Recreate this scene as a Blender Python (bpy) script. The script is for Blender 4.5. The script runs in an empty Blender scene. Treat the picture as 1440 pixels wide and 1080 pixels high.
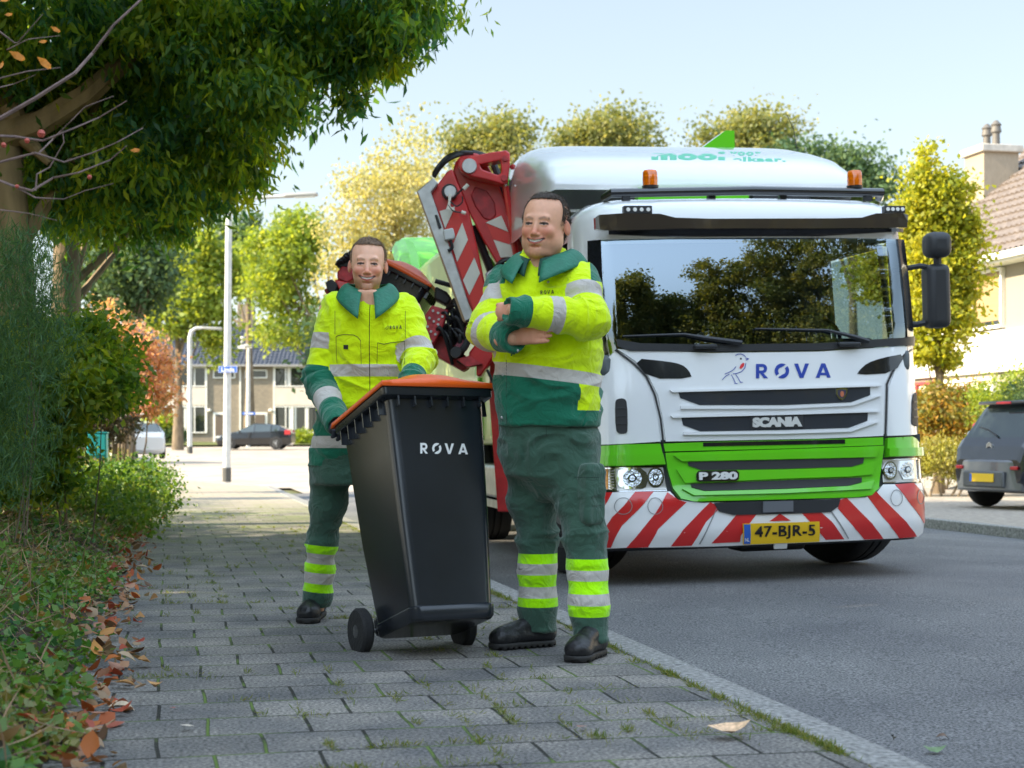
import bpy, bmesh, math, random
import numpy as np
from mathutils import Vector, Matrix, Euler
from mathutils.bvhtree import BVHTree
from mathutils.geometry import delaunay_2d_cdt
R=math.radians; PI=math.pi
random.seed(7); rng=np.random.default_rng(11)
SC=bpy.context.scene; COL=SC.collection
# ---------------- camera, sky, sun, exposure ----------------
FPX=2200.0; HZ=620.0; CAMZ=0.90
cam=bpy.data.objects.new('camera',bpy.data.cameras.new('camera')); COL.objects.link(cam); SC.camera=cam
cam.location=(0,0,CAMZ); cam.rotation_euler=(R(90),0,0)
cam.data.sensor_width=36; cam.data.lens=FPX/1440*36; cam.data.shift_y=(HZ-540)/1440
cam.data.clip_start=.1; cam.data.clip_end=3000
cam.data.dof.use_dof=True; cam.data.dof.focus_distance=7.6; cam.data.dof.aperture_fstop=4.5
SUN_AZ=R(-104)   # measured from +Y (view direction) towards +X
SUN_EL=R(29)
tosun=Vector((math.sin(SUN_AZ)*math.cos(SUN_EL),math.cos(SUN_AZ)*math.cos(SUN_EL),math.sin(SUN_EL)))
wd=bpy.data.worlds.new('World'); SC.world=wd; wd.use_nodes=True
nt=wd.node_tree; nt.nodes.clear()
sky=nt.nodes.new('ShaderNodeTexSky'); sky.sky_type='NISHITA'; sky.sun_disc=False
sky.sun_elevation=SUN_EL; sky.sun_rotation=SUN_AZ; sky.air_density=.85; sky.dust_density=.35; sky.ozone_density=1.0
bg=nt.nodes.new('ShaderNodeBackground'); bg.inputs['Strength'].default_value=.15
wo=nt.nodes.new('ShaderNodeOutputWorld'); gm=nt.nodes.new('ShaderNodeGamma'); gm.inputs[1].default_value=.5; ml=nt.nodes.new('ShaderNodeVectorMath'); ml.operation='MULTIPLY'; ml.inputs[1].default_value=(1.28,1.36,1.46)
nt.links.new(sky.outputs[0],gm.inputs[0]); nt.links.new(gm.outputs[0],ml.inputs[0]); # added fill light: unseen sky overhead and behind the camera made brighter
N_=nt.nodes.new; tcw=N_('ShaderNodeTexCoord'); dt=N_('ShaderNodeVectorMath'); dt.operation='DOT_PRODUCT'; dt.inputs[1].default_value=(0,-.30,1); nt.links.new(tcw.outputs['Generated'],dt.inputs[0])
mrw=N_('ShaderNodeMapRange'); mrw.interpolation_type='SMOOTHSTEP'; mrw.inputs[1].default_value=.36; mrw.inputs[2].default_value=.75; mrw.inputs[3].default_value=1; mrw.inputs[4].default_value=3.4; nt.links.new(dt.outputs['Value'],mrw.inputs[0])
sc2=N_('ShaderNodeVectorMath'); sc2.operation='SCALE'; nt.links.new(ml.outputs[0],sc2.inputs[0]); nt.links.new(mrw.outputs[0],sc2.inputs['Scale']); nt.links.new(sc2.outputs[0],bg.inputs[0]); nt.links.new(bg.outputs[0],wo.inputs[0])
sl=bpy.data.lights.new('sun','SUN'); sl.energy=5.0; sl.angle=R(.5); sl.color=(1,.90,.74)
so=bpy.data.objects.new('sun',sl); COL.objects.link(so)
so.rotation_euler=tosun.to_track_quat('Z','Y').to_euler()
VS=SC.view_settings; VS.view_transform='Standard'; VS.look='None'; VS.gamma=1; VS.exposure=1.42
try: SC.display_settings.display_device='sRGB'
except Exception: pass
try:
    VS.use_white_balance=True; VS.white_balance_temperature=7500; VS.white_balance_tint=8
except Exception: pass
SC.cycles.max_bounces=8; SC.cycles.transparent_max_bounces=12
# ---------------- helpers ----------------
def W(px,py,D): return Vector(((px-720)/FPX*D, D, CAMZ-(py-HZ)/FPX*D))
def tag(o,label=None,cat=None,group=None,kind=None):
    if label: o['label']=label
    if cat: o['category']=cat
    if group: o['group']=group
    if kind: o['kind']=kind
    return o
def link(o,parent=None):
    COL.objects.link(o)
    if parent: o.parent=parent
    return o
def empty(name,loc=(0,0,0),rot=(0,0,0)):
    o=bpy.data.objects.new(name,None); COL.objects.link(o); o.location=loc; o.rotation_euler=rot; o.empty_display_size=.2; return o
def copy_tree(o,parent=None):
    c=o.copy(); COL.objects.link(c); c.parent=parent
    for ch in [x for x in bpy.data.objects if x.parent==o]: copy_tree(ch,c)
    return c
MATS={}
def mat(name,col,rough=.6,metal=0,var=0,vs=4,bump=0,bs=60,coat=0,col2=None,spec=.5,emit=0,detail=4,stretch=None,subs=0):
    if name in MATS: return MATS[name]
    m=bpy.data.materials.new(name); m.use_nodes=True; MATS[name]=m
    t=m.node_tree; b=t.nodes['Principled BSDF']; L=t.links
    b.inputs['Base Color'].default_value=(*col,1); b.inputs['Roughness'].default_value=rough; b.inputs['Metallic'].default_value=metal
    b.inputs['Coat Weight'].default_value=coat; b.inputs['Coat Roughness'].default_value=.05; b.inputs['Specular IOR Level'].default_value=spec
    if subs: b.inputs['Subsurface Weight'].default_value=subs; b.inputs['Subsurface Radius'].default_value=(.012,.005,.003); b.inputs['Subsurface Scale'].default_value=1
    if emit: b.inputs['Emission Color'].default_value=(*col,1); b.inputs['Emission Strength'].default_value=emit
    tc=t.nodes.new('ShaderNodeTexCoord'); src=tc.outputs['Object']
    if stretch:
        mp=t.nodes.new('ShaderNodeMapping'); mp.inputs['Scale'].default_value=stretch; L.new(src,mp.inputs[0]); src=mp.outputs[0]
    if var or col2:
        n=t.nodes.new('ShaderNodeTexNoise'); n.inputs['Scale'].default_value=vs; n.inputs['Detail'].default_value=detail; L.new(src,n.inputs[0])
        rp=t.nodes.new('ShaderNodeValToRGB'); L.new(n.outputs[0],rp.inputs[0])
        c2=col2 or tuple(min(1,c*(1+var)) for c in col); c1=col if col2 else tuple(c*(1-var) for c in col)
        rp.color_ramp.elements[0].position=.32; rp.color_ramp.elements[1].position=.68
        rp.color_ramp.elements[0].color=(*c1,1); rp.color_ramp.elements[1].color=(*c2,1); L.new(rp.outputs[0],b.inputs['Base Color'])
    if bump:
        n=t.nodes.new('ShaderNodeTexNoise'); n.inputs['Scale'].default_value=bs; n.inputs['Detail'].default_value=3; L.new(src,n.inputs[0])
        bp=t.nodes.new('ShaderNodeBump'); bp.inputs['Strength'].default_value=bump; bp.inputs['Distance'].default_value=.01; L.new(n.outputs[0],bp.inputs['Height']); L.new(bp.outputs[0],b.inputs['Normal'])
    return m
def leafmat(name,cols,trans=.45,rough=.5,tcol=1.6):
    if name in MATS: return MATS[name]
    m=bpy.data.materials.new(name); m.use_nodes=True; MATS[name]=m; t=m.node_tree; L=t.links
    b=t.nodes['Principled BSDF']; b.inputs['Roughness'].default_value=rough; b.inputs['Specular IOR Level'].default_value=.35
    a=t.nodes.new('ShaderNodeAttribute'); a.attribute_name='rnd'
    rp=t.nodes.new('ShaderNodeValToRGB'); L.new(a.outputs['Fac'],rp.inputs[0]); el=rp.color_ramp.elements
    n=len(cols)
    while len(el)<n: el.new(.5)
    for i,c in enumerate(cols): el[i].position=i/max(1,n-1); el[i].color=(*c,1)
    L.new(rp.outputs[0],b.inputs['Base Color'])
    tr=t.nodes.new('ShaderNodeBsdfTranslucent'); mx=t.nodes.new('ShaderNodeMixShader'); mx.inputs[0].default_value=trans
    mu=t.nodes.new('ShaderNodeVectorMath'); mu.operation='MULTIPLY'; mu.inputs[1].default_value=(tcol*1.15,tcol,tcol*.45)
    L.new(rp.outputs[0],mu.inputs[0]); L.new(mu.outputs[0],tr.inputs[0])
    L.new(b.outputs[0],mx.inputs[1]); L.new(tr.outputs[0],mx.inputs[2]); L.new(mx.outputs[0],t.nodes['Material Output'].inputs[0])
    return m
def meshobj(name,V,F,mats,parent=None,midx=None,smooth=False,attrs=None,weld=False):
    me=bpy.data.meshes.new(name)
    V=np.asarray(V,dtype=np.float32)
    if isinstance(F,np.ndarray):
        k=F.shape[1]; me.vertices.add(len(V)); me.vertices.foreach_set('co',V.ravel())
        me.loops.add(F.size); me.loops.foreach_set('vertex_index',F.ravel().astype(np.int32))
        me.polygons.add(len(F)); me.polygons.foreach_set('loop_start',np.arange(0,F.size,k,dtype=np.int32))
        try: me.polygons.foreach_set('loop_total',np.full(len(F),k,dtype=np.int32))
        except Exception: pass
        me.update(calc_edges=True); me.validate()
    else: me.from_pydata([tuple(v) for v in V.tolist()],[],F)
    for m in (mats if isinstance(mats,(list,tuple)) else [mats]): me.materials.append(m)
    if midx is not None: me.polygons.foreach_set('material_index',np.asarray(midx,dtype=np.int32))
    if smooth: me.polygons.foreach_set('use_smooth',np.ones(len(me.polygons),dtype=bool))
    if attrs:
        for k,(dom,arr) in attrs.items():
            a=me.attributes.new(k,'FLOAT',dom); a.data.foreach_set('value',np.asarray(arr,dtype=np.float32))
    me.update()
    return link(bpy.data.objects.new(name,me),parent)
class MB:
    def __init__(s): s.V=[]; s.F=[]; s.I=[]; s.T=Matrix.Identity(4)
    def add(s,vs,fs,i=0):
        b=len(s.V); s.V+=[tuple(s.T@Vector(v)) for v in vs]; s.F+=[tuple(b+k for k in f) for f in fs]; s.I+=[i]*len(fs); return s
    def box(s,c,d,rot=None,i=0,taper=1):
        x,y,z=[k/2 for k in d]; vs=[]
        for sz in (-1,1):
            k=taper if sz>0 else 1
            for sx,sy in ((-1,-1),(1,-1),(1,1),(-1,1)): vs.append(Vector((sx*x*k,sy*y*k,sz*z)))
        if rot is not None:
            m=Euler(rot).to_matrix() if not isinstance(rot,Matrix) else rot
            vs=[m@v for v in vs]
        vs=[v+Vector(c) for v in vs]
        return s.add(vs,[(0,3,2,1),(4,5,6,7),(0,1,5,4),(1,2,6,5),(2,3,7,6),(3,0,4,7)],i)
    def tube(s,pts,rs,n=8,i=0,cap=True,sx=1):
        pts=[Vector(p) for p in pts]; rs=rs if isinstance(rs,(list,tuple)) else [rs]*len(pts); vs=[]; up=None
        for k,p in enumerate(pts):
            d=(pts[min(k+1,len(pts)-1)]-pts[max(k-1,0)]).normalized()
            if up is None: up=Vector((0,0,1)) if abs(d.z)<.9 else Vector((1,0,0))
            a=d.cross(up).normalized(); b=a.cross(d).normalized(); up=b
            for j in range(n):
                t=2*PI*j/n; vs.append(p+a*math.cos(t)*rs[k]*sx+b*math.sin(t)*rs[k])
        fs=[(k*n+j,k*n+(j+1)%n,(k+1)*n+(j+1)%n,(k+1)*n+j) for k in range(len(pts)-1) for j in range(n)]
        if cap: fs+=[tuple(reversed(range(n))),tuple((len(pts)-1)*n+j for j in range(n))]
        return s.add(vs,fs,i)
    def lathe(s,prof,c=(0,0,0),axis='Z',n=24,i=0,rot=None):
        vs=[]
        for r,h in prof:
            for j in range(n):
                t=2*PI*j/n; a,b=r*math.cos(t),r*math.sin(t)
                v=Vector((a,b,h)) if axis=='Z' else (Vector((h,a,b)) if axis=='X' else Vector((b,h,a)))
                if rot is not None: v=rot@v
                vs.append(v+Vector(c))
        fs=[(k*n+j,k*n+(j+1)%n,(k+1)*n+(j+1)%n,(k+1)*n+j) for k in range(len(prof)-1) for j in range(n)]
        fs+=[tuple(reversed(range(n))),tuple((len(prof)-1)*n+j for j in range(n))]
        return s.add(vs,fs,i)
    def prism(s,front,back,i=0):
        n=len(front); a=list(front)+list(back)
        return s.add(a,[tuple(range(n)),tuple(reversed(range(n,2*n)))]+[(k,n+k,n+(k+1)%n,(k+1)%n) for k in range(n)],i)
    def build(s,name,mats,parent=None,smooth=False,bevel=0,seg=2):
        o=meshobj(name,s.V,s.F,mats,parent,s.I)
        bm=bmesh.new(); bm.from_mesh(o.data); bmesh.ops.recalc_face_normals(bm,faces=bm.faces); bm.to_mesh(o.data); bm.free()
        if bevel:
            b=o.modifiers.new('b','BEVEL'); b.width=bevel; b.segments=seg; b.limit_method='ANGLE'; b.angle_limit=R(35)
        if smooth or bevel:
            o.data.polygons.foreach_set('use_smooth',np.ones(len(o.data.polygons),dtype=bool))
            if hasattr(o.data,'set_sharp_from_angle'): o.data.set_sharp_from_angle(angle=R(40))
        return o
def pxprism(mb,poly,D0,D1,i=0):
    "outline in picture units given its real distance D0 and real thickness D1-D0 (same world outline front and back)"
    f=[W(x,y,D0) for x,y in poly]; b=[v+Vector((0,D1-D0,0)) for v in f]; return mb.prism(f,b,i)
def leaves(name,P,size,mats,parent=None,aspect=2.0,droop=0,rnd=None,fold=.25,sizevar=.35,up=0,bias=None):
    n=len(P); P=np.asarray(P)
    d=rng.normal(size=(n,3)); d[:,2]-=droop; 
    if bias is not None: d+=bias
    d/=np.linalg.norm(d,axis=1)[:,None]
    q=rng.normal(size=(n,3)); q[:,2]+=up
    if up: # leaf normal tends upward
        nn=q/np.linalg.norm(q,axis=1)[:,None]; d=d-nn*np.sum(d*nn,1)[:,None]; d/=np.linalg.norm(d,axis=1)[:,None]
        s_=np.cross(nn,d)
    else: s_=np.cross(d,q)
    s_/=np.linalg.norm(s_,axis=1)[:,None]; nrm=np.cross(s_,d)
    L=(size*(1+sizevar*rng.uniform(-1,1,n)))[:,None]; w=L/aspect*.5
    a=P; m=P+d*L*.45
    V=np.stack([a,m+s_*w+nrm*w*fold,P+d*L-nrm*L*.1,m-s_*w+nrm*w*fold],1).reshape(-1,3)
    F=np.arange(4*n).reshape(n,4)
    if rnd is None: rnd=rng.uniform(0,1,n)
    return meshobj(name,V,F,mats,parent,smooth=False,attrs={'rnd':('FACE',rnd)})
def crown_pts(blobs,n,ncl,sig,shell=.55):
    "leaf positions in clumps spread through ellipsoid blobs [(centre,radii)]"
    vol=np.array([b[1][0]*b[1][1]*b[1][2] for b in blobs])**.75; vol/=vol.sum(); out=[]; rr=[]
    for (c,r),v in zip(blobs,vol):
        k=max(3,int(ncl*v)); dd=rng.normal(size=(k,3)); dd/=np.linalg.norm(dd,axis=1)[:,None]
        dd*=(rng.uniform(shell**3,1,k)**(1/3))[:,None]; cc=np.array(c)+dd*np.array(r)
        m=int(n*v); idx=rng.integers(0,k,m); tone=rng.uniform(0,1,k)
        sg=sig*rng.uniform(.5,1.4,k)
        out.append(cc[idx]+rng.normal(size=(m,3))*sg[idx][:,None]*np.array([1,1,.7])); rr.append(np.clip(tone[idx]*.6+rng.uniform(0,.4,m),0,1))
    return np.concatenate(out),np.concatenate(rr)
BARK=mat('bark',(.16,.12,.08),.9,var=.35,vs=8,bump=.8,bs=25,stretch=(1,1,.3))
BARKL=mat('bark_tan',(.30,.20,.10),.9,var=.35,vs=6,bump=.8,bs=20,stretch=(1,1,.3))
def tree(name,base,h,r0,blobs,leafm,n,ncl,sig,size,label,cat='tree',group=None,bark=None,limbs=None,aspect=1.7,droop=.3,shell=.5,trunk_pts=None,nl=7):
    t=empty(name,base); tag(t,label,cat,group); B=Vector(base); mb=MB()
    tp=trunk_pts or [(0,0,-.1),(.05*h*.1,0,h*.3),(-.03*h*.1,.02,h*.65),(0.02,0,h)]
    mb.tube(tp,[r0*1.25]+[r0*(1-.8*k/(len(tp)-1)) for k in range(1,len(tp))],10)
    tops=[Vector(p) for p in tp]
    bl=sorted(blobs,key=lambda b:-b[1][0])[:nl]
    for c,r in bl:
        c=Vector(c)-B; s=tops[-1]*.45 if c.z>h*.5 else tops[1]
        zz=max(h*.25,min(h*.9,c.z*.55)); s=Vector((0,0,zz))
        # point on the trunk at height zz
        for a,b in zip(tops,tops[1:]):
            if a.z<=zz<=b.z: s=a.lerp(b,(zz-a.z)/max(1e-4,b.z-a.z))
        mid=s.lerp(c,.5)+Vector((0,0,-.06*(c-s).length))
        mb.tube([s,mid,c],[r0*.26,r0*.16,r0*.05],6)
    for l in (limbs or []): mb.tube([Vector(p)-B for p in l[0]],l[1],8)
    mb.build('trunk',bark or BARK,t,smooth=True)
    P,rn=crown_pts([(Vector(c)-B,r) for c,r in blobs],n,ncl,sig,shell)
    leaves('crown',P,size,leafm,t,aspect,droop,rn)
    return t
def rb(cx,cy,rx,rz,n=9,dz=1.5):
    out=[]
    for _ in range(n):
        a=rng.uniform(0,6.283); q=rng.uniform(.15,1)**.6; f=rng.uniform(.22,.5); out.append((cx+math.cos(a)*rx*q*(1-f*.6),cy+math.sin(a)*rz*q*(1-f*.6),rx*f,rz*f*1.1,rng.uniform(-dz,dz)))
    return out
def BL(px,py,D,rx,rz,ry=None): return (W(px,py,D),(rx/FPX*D,(ry if ry else rx/FPX*D*.9),rz/FPX*D))
# street frame
SA=R(12.45); sd=Vector((-math.sin(SA),math.cos(SA),0)); sr=Vector((math.cos(SA),math.sin(SA),0))
def ST(s,t,z=0): v=sd*s+sr*t; return Vector((v.x,v.y,z))
def st_of(p): return p[0]*sd.x+p[1]*sd.y, p[0]*sr.x+p[1]*sr.y
def gz(x,y): return .000147*max(0,y-30)**2 if y<120 else .000147*8100+.0264*(y-120)*max(0,1-(y-120)/600)
def roadz(x,y):
    s,t=st_of((x,y)); a=min(1,max(0,(t-2.03)/6.64)); return -.12+.08*math.sin(PI*a)+gz(x,y)
def sheet(name,fn,ss,ts,m,zoff=0,parent=None,world=False,cut=None):
    V=[];F=[];n=len(ts)
    for s in ss:
        for t in ts:
            p=Vector((s,t,0)) if world else ST(s,t); V.append((p.x,p.y,fn(p.x,p.y)+zoff))
    for i in range(len(ss)-1):
        for j in range(n-1):
            q=(i*n+j,i*n+j+1,(i+1)*n+j+1,(i+1)*n+j)
            if cut:
                c=sum((Vector(V[k]) for k in q),Vector())/4
                if cut(c): continue
            F.append(q)
    o=meshobj(name,V,F,m,parent,smooth=True)
    bm=bmesh.new(); bm.from_mesh(o.data); bmesh.ops.recalc_face_normals(bm,faces=bm.faces)
    if sum(f.normal.z for f in bm.faces)<0: bmesh.ops.reverse_faces(bm,faces=bm.faces)
    bm.to_mesh(o.data); bm.free(); return o
def fr(a,b,st):
    n=max(1,int(round(abs(b-a)/st))); return [a+(b-a)*k/n for k in range(n+1)]
# --- text and decals laid on real surfaces
def textmesh(s,size=1,bold=0,space=1):
    c=bpy.data.curves.new('t','FONT'); c.body=s; c.size=size; c.offset=bold; c.space_character=space; c.resolution_u=4
    o=bpy.data.objects.new('t',c); COL.objects.link(o); dg=bpy.context.evaluated_depsgraph_get(); dg.update()
    me=bpy.data.meshes.new_from_object(o.evaluated_get(dg)); bpy.data.objects.remove(o); 
    V=np.array([v.co[:2] for v in me.vertices]).reshape(-1,2); F=[tuple(p.vertices) for p in me.polygons]
    return V,F
def fit(V,x0,y0,x1,y1,skew=0):
    "fit 2-D art into a picture box (y down)"
    mn=V.min(0); mx=V.max(0); u=(V[:,0]-mn[0])/(mx[0]-mn[0]); v=(V[:,1]-mn[1])/(mx[1]-mn[1])
    return [(x0+(x1-x0)*a, y1+(y0-y1)*b+skew*a) for a,b in zip(u,v)]
def bvh_of(objs):
    V=[];F=[]
    dg=bpy.context.evaluated_depsgraph_get(); dg.update()
    for o in objs:
        e=o.evaluated_get(dg); me=e.to_mesh(); b=len(V); mw=o.matrix_world
        V+=[mw@v.co for v in me.vertices]; F+=[tuple(b+k for k in p.vertices) for p in me.polygons]; e.to_mesh_clear()
    return BVHTree.FromPolygons(V,F)
def decal(name,pts,F,bvh,m,parent,off=.003,dens=0):
    if dens: pts,F=densify(pts,F,dens)
    o3=Vector((0,0,CAMZ)); V=[]
    for x,y in pts:
        d=(W(x,y,10)-o3).normalized(); h=bvh.ray_cast(o3,d)
        V.append(h[0]-d*off if h[0] is not None else None)
    ok=[v for v in V if v is not None]
    if not ok: print('decal missed',name); return None
    dm=sum((v-o3).length for v in ok)/len(ok)
    V=[v if v is not None else o3+(W(x,y,10)-o3).normalized()*dm for v,(x,y) in zip(V,pts)]
    inv=parent.matrix_world.inverted() if parent else Matrix.Identity(4)
    return meshobj(name,[inv@v for v in V],F,m,parent)
def densify(pts,F,step):
    P=[Vector((x,y)) for x,y in pts]; out=[];of=[]
    bm=bmesh.new(); vs=[bm.verts.new((x,y,0)) for x,y in pts]
    for f in F:
        try: bm.faces.new([vs[k] for k in f])
        except Exception: pass
    bmesh.ops.triangulate(bm,faces=bm.faces)
    for _ in range(5):
        e=[e for e in bm.edges if e.calc_length()>step]
        if not e: break
        bmesh.ops.subdivide_edges(bm,edges=e,cuts=1); bmesh.ops.triangulate(bm,faces=bm.faces)
    bm.verts.index_update(); out=[(v.co.x,v.co.y) for v in bm.verts]; of=[tuple(v.index for v in f.verts) for f in bm.faces]; bm.free(); return out,of
def poly_fill(poly,step):
    "2-D polygon -> dense triangulation"
    pb=[]
    for k in range(len(poly)):
        a=Vector(poly[k][:2]); b=Vector(poly[(k+1)%len(poly)][:2]); n=max(1,int(math.ceil((b-a).length/step)))
        pb+=[a.lerp(b,j/n) for j in range(n)]
    n=len(pb); xs=[p.x for p in pb]; ys=[p.y for p in pb]; inner=[]
    def inside(x,y):
        c=False
        for i in range(n):
            a,b=pb[i],pb[i-1]
            if (a.y>y)!=(b.y>y) and x<(b.x-a.x)*(y-a.y)/(b.y-a.y)+a.x: c=not c
        return c
    x=min(xs)+step*.5
    while x<max(xs):
        y=min(ys)+step*.5
        while y<max(ys):
            if inside(x,y) and min((Vector((x,y))-p).length for p in pb)>step*.4: inner.append(Vector((x,y)))
            y+=step
        x+=step
    r=delaunay_2d_cdt(pb+inner,[(i,(i+1)%n) for i in range(n)],[],1,1e-6)
    return [tuple(v) for v in r[0]],[tuple(f) for f in r[2]],n
def smooth_poly(p,it=2):
    for _ in range(it):
        q=[]
        for k in range(len(p)):
            a=p[k];b=p[(k+1)%len(p)]; q+=[(a[0]*.75+b[0]*.25,a[1]*.75+b[1]*.25),(a[0]*.25+b[0]*.75,a[1]*.25+b[1]*.75)]
        p=q
    return p
# ================= THE SETTING =================
def shader_paving():
    m=bpy.data.materials.new('grey_paving_tiles'); m.use_nodes=True; t=m.node_tree; L=t.links; b=t.nodes['Principled BSDF']
    N=t.nodes.new; tc=N('ShaderNodeTexCoord'); mp=N('ShaderNodeMapping'); mp.inputs['Rotation'].default_value=(0,0,-SA); L.new(tc.outputs['Object'],mp.inputs[0])
    wob=N('ShaderNodeTexNoise'); wob.inputs['Scale'].default_value=1.3; wob.inputs['Detail'].default_value=2; L.new(mp.outputs[0],wob.inputs[0])
    ad=N('ShaderNodeVectorMath'); ad.operation='MULTIPLY_ADD'; ad.inputs[1].default_value=(.05,.05,0); L.new(wob.outputs['Color'],ad.inputs[0]); L.new(mp.outputs[0],ad.inputs[2])
    br=N('ShaderNodeTexBrick'); br.offset=.5; br.inputs['Scale'].default_value=1; br.inputs['Brick Width'].default_value=.31; br.inputs['Row Height'].default_value=.305
    br.inputs['Mortar Size'].default_value=.0065; br.inputs['Mortar Smooth'].default_value=.35; br.inputs['Bias'].default_value=-.1
    br.inputs['Color1'].default_value=(.150,.143,.136,1); br.inputs['Color2'].default_value=(.215,.203,.19,1); br.inputs['Mortar'].default_value=(.022,.022,.018,1); L.new(ad.outputs[0],br.inputs['Vector'])
    def noise(s,d=4): n=N('ShaderNodeTexNoise'); n.inputs['Scale'].default_value=s; n.inputs['Detail'].default_value=d; L.new(mp.outputs[0],n.inputs[0]); return n
    def ramp(src,a,c,b_,d): r=N('ShaderNodeValToRGB'); r.color_ramp.elements[0].position=a; r.color_ramp.elements[1].position=b_; r.color_ramp.elements[0].color=(*c,1); r.color_ramp.elements[1].color=(*d,1); L.new(src,r.inputs[0]); return r
    def mixc(kind,f,a,c):
        x=N('ShaderNodeMix'); x.data_type='RGBA'; x.blend_type=kind
        if isinstance(f,float): x.inputs[0].default_value=f
        else: L.new(f,x.inputs[0])
        for s,k in ((a,6),(c,7)):
            if isinstance(s,tuple): x.inputs[k].default_value=(*s,1)
            else: L.new(s,x.inputs[k])
        return x.outputs[2]
    sp=ramp(noise(85,8).outputs[0],.36,(.30,.30,.31),.66,(1.9,1.88,1.85))
    c=mixc('MULTIPLY',.85,br.outputs[0],sp.outputs[0])
    bl=ramp(noise(2.2,5).outputs[0],.35,(.62,.64,.68),.7,(1.35,1.30,1.22)); c=mixc('MULTIPLY',1.0,c,bl.outputs[0])
    # moss: in the joints in patches, and as a film farther up the street
    ms=ramp(noise(3.1,4).outputs[0],.46,(0,0,0),.56,(1,1,1)); jf=N('ShaderNodeMath'); jf.operation='MULTIPLY'; L.new(br.outputs['Fac'],jf.inputs[0]); L.new(ms.outputs[0],jf.inputs[1])
    c=mixc('MIX',jf.outputs[0],c,(.10,.16,.03))
    sx=N('ShaderNodeSeparateXYZ'); L.new(mp.outputs[0],sx.inputs[0])
    mr=N('ShaderNodeMapRange'); mr.inputs[1].default_value=8; mr.inputs[2].default_value=22; L.new(sx.outputs[1],mr.inputs[0])
    mf=ramp(noise(1.7,6).outputs[0],.42,(0,0,0),.64,(.75,.75,.75)); mm=N('ShaderNodeMath'); mm.operation='MULTIPLY'; L.new(mr.outputs[0],mm.inputs[0]); L.new(mf.outputs[0],mm.inputs[1])
    c=mixc('MIX',mm.outputs[0],c,(.15,.19,.05)); 
    # sunlit stretch farther on: the sun's beige painted into the tile colour
    mr2=N('ShaderNodeMapRange'); mr2.inputs[1].default_value=19; mr2.inputs[2].default_value=24; mr2.inputs[4].default_value=.7; L.new(sx.outputs[1],mr2.inputs[0])
    c=mixc('MIX',mr2.outputs[0],c,(.40,.34,.28))
    L.new(c,b.inputs['Base Color']); b.inputs['Roughness'].default_value=.82; b.inputs['Specular IOR Level'].default_value=.4
    inv=N('ShaderNodeMath'); inv.operation='SUBTRACT'; inv.inputs[0].default_value=1; L.new(br.outputs['Fac'],inv.inputs[1])
    hn=N('ShaderNodeMath'); hn.operation='MULTIPLY_ADD'; hn.inputs[1].default_value=.6; L.new(noise(70,7).outputs[0],hn.inputs[0]); L.new(inv.outputs[0],hn.inputs[2])
    bp=N('ShaderNodeBump'); bp.inputs['Strength'].default_value=1; bp.inputs['Distance'].default_value=.012; L.new(hn.outputs[0],bp.inputs['Height']); L.new(bp.outputs[0],b.inputs['Normal'])
    return m
def shader_asphalt():
    m=bpy.data.materials.new('asphalt'); m.use_nodes=True; t=m.node_tree; L=t.links; b=t.nodes['Principled BSDF']; N=t.nodes.new
    tc=N('ShaderNodeTexCoord')
    def noise(s,d=4): n=N('ShaderNodeTexNoise'); n.inputs['Scale'].default_value=s; n.inputs['Detail'].default_value=d; L.new(tc.outputs['Object'],n.inputs[0]); return n
    r=N('ShaderNodeValToRGB'); e=r.color_ramp.elements; e[0].position=.38; e[0].color=(.045,.048,.052,1); e[1].position=.66; e[1].color=(.25,.25,.255,1); L.new(noise(95,5).outputs[0],r.inputs[0])
    r2=N('ShaderNodeValToRGB'); e=r2.color_ramp.elements; e[0].position=.3; e[0].color=(.70,.70,.73,1); e[1].position=.7; e[1].color=(1.22,1.19,1.15,1); L.new(noise(.8,5).outputs[0],r2.inputs[0])
    x=N('ShaderNodeMix'); x.data_type='RGBA'; x.blend_type='MULTIPLY'; x.inputs[0].default_value=1; L.new(r.outputs[0],x.inputs[6]); L.new(r2.outputs[0],x.inputs[7])
    L.new(x.outputs[2],b.inputs['Base Color']); b.inputs['Roughness'].default_value=.8
    bp=N('ShaderNodeBump'); bp.inputs['Strength'].default_value=.9; bp.inputs['Distance'].default_value=.006; L.new(noise(110,4).outputs[0],bp.inputs['Height']); L.new(bp.outputs[0],b.inputs['Normal'])
    return m
M_PAVE=shader_paving(); M_ASPH=shader_asphalt()
M_SOIL=mat('soil',(.06,.04,.025),.95,var=.4,vs=6,bump=1,bs=30)
M_GRASSG=mat('ground_green',(.07,.09,.03),.95,col2=(.14,.12,.05),vs=.6)
M_KERB=mat('kerb_stone',(.25,.245,.235),.85,var=.5,vs=45,bump=.8,bs=90,detail=6)
M_PAVE2=mat('clinker_paving',(.30,.26,.22),.9,var=.25,vs=12,bump=.6,bs=30)
gx=[-400,-200,-120]+fr(-80,80,4)+[120,200,400]; gy=[-80,-40]+fr(-20,140,4)+[200,300,450,700]
o=sheet('ground',gz,gx,gy,M_GRASSG,-.17,world=True); tag(o,kind='structure')
# road and side street, one cambered sheet
o=sheet('road',roadz,fr(-14,30,1),fr(1.97,8.75,.4),M_ASPH,0); tag(o,kind='structure')
o=sheet('side_street',lambda x,y:gz(x,y)-.12,fr(30,98,2),fr(-8,45,1.5),mat('pale_street_paving',(.30,.255,.215),.9,col2=(.44,.38,.32),vs=.8,bump=.6,bs=30),.002,
   cut=lambda c: (c.x-((720-720)/FPX) < (430-720)/FPX*c.y and c.y<33.5 and c.x<-4.8) or False); tag(o,kind='structure')
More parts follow.
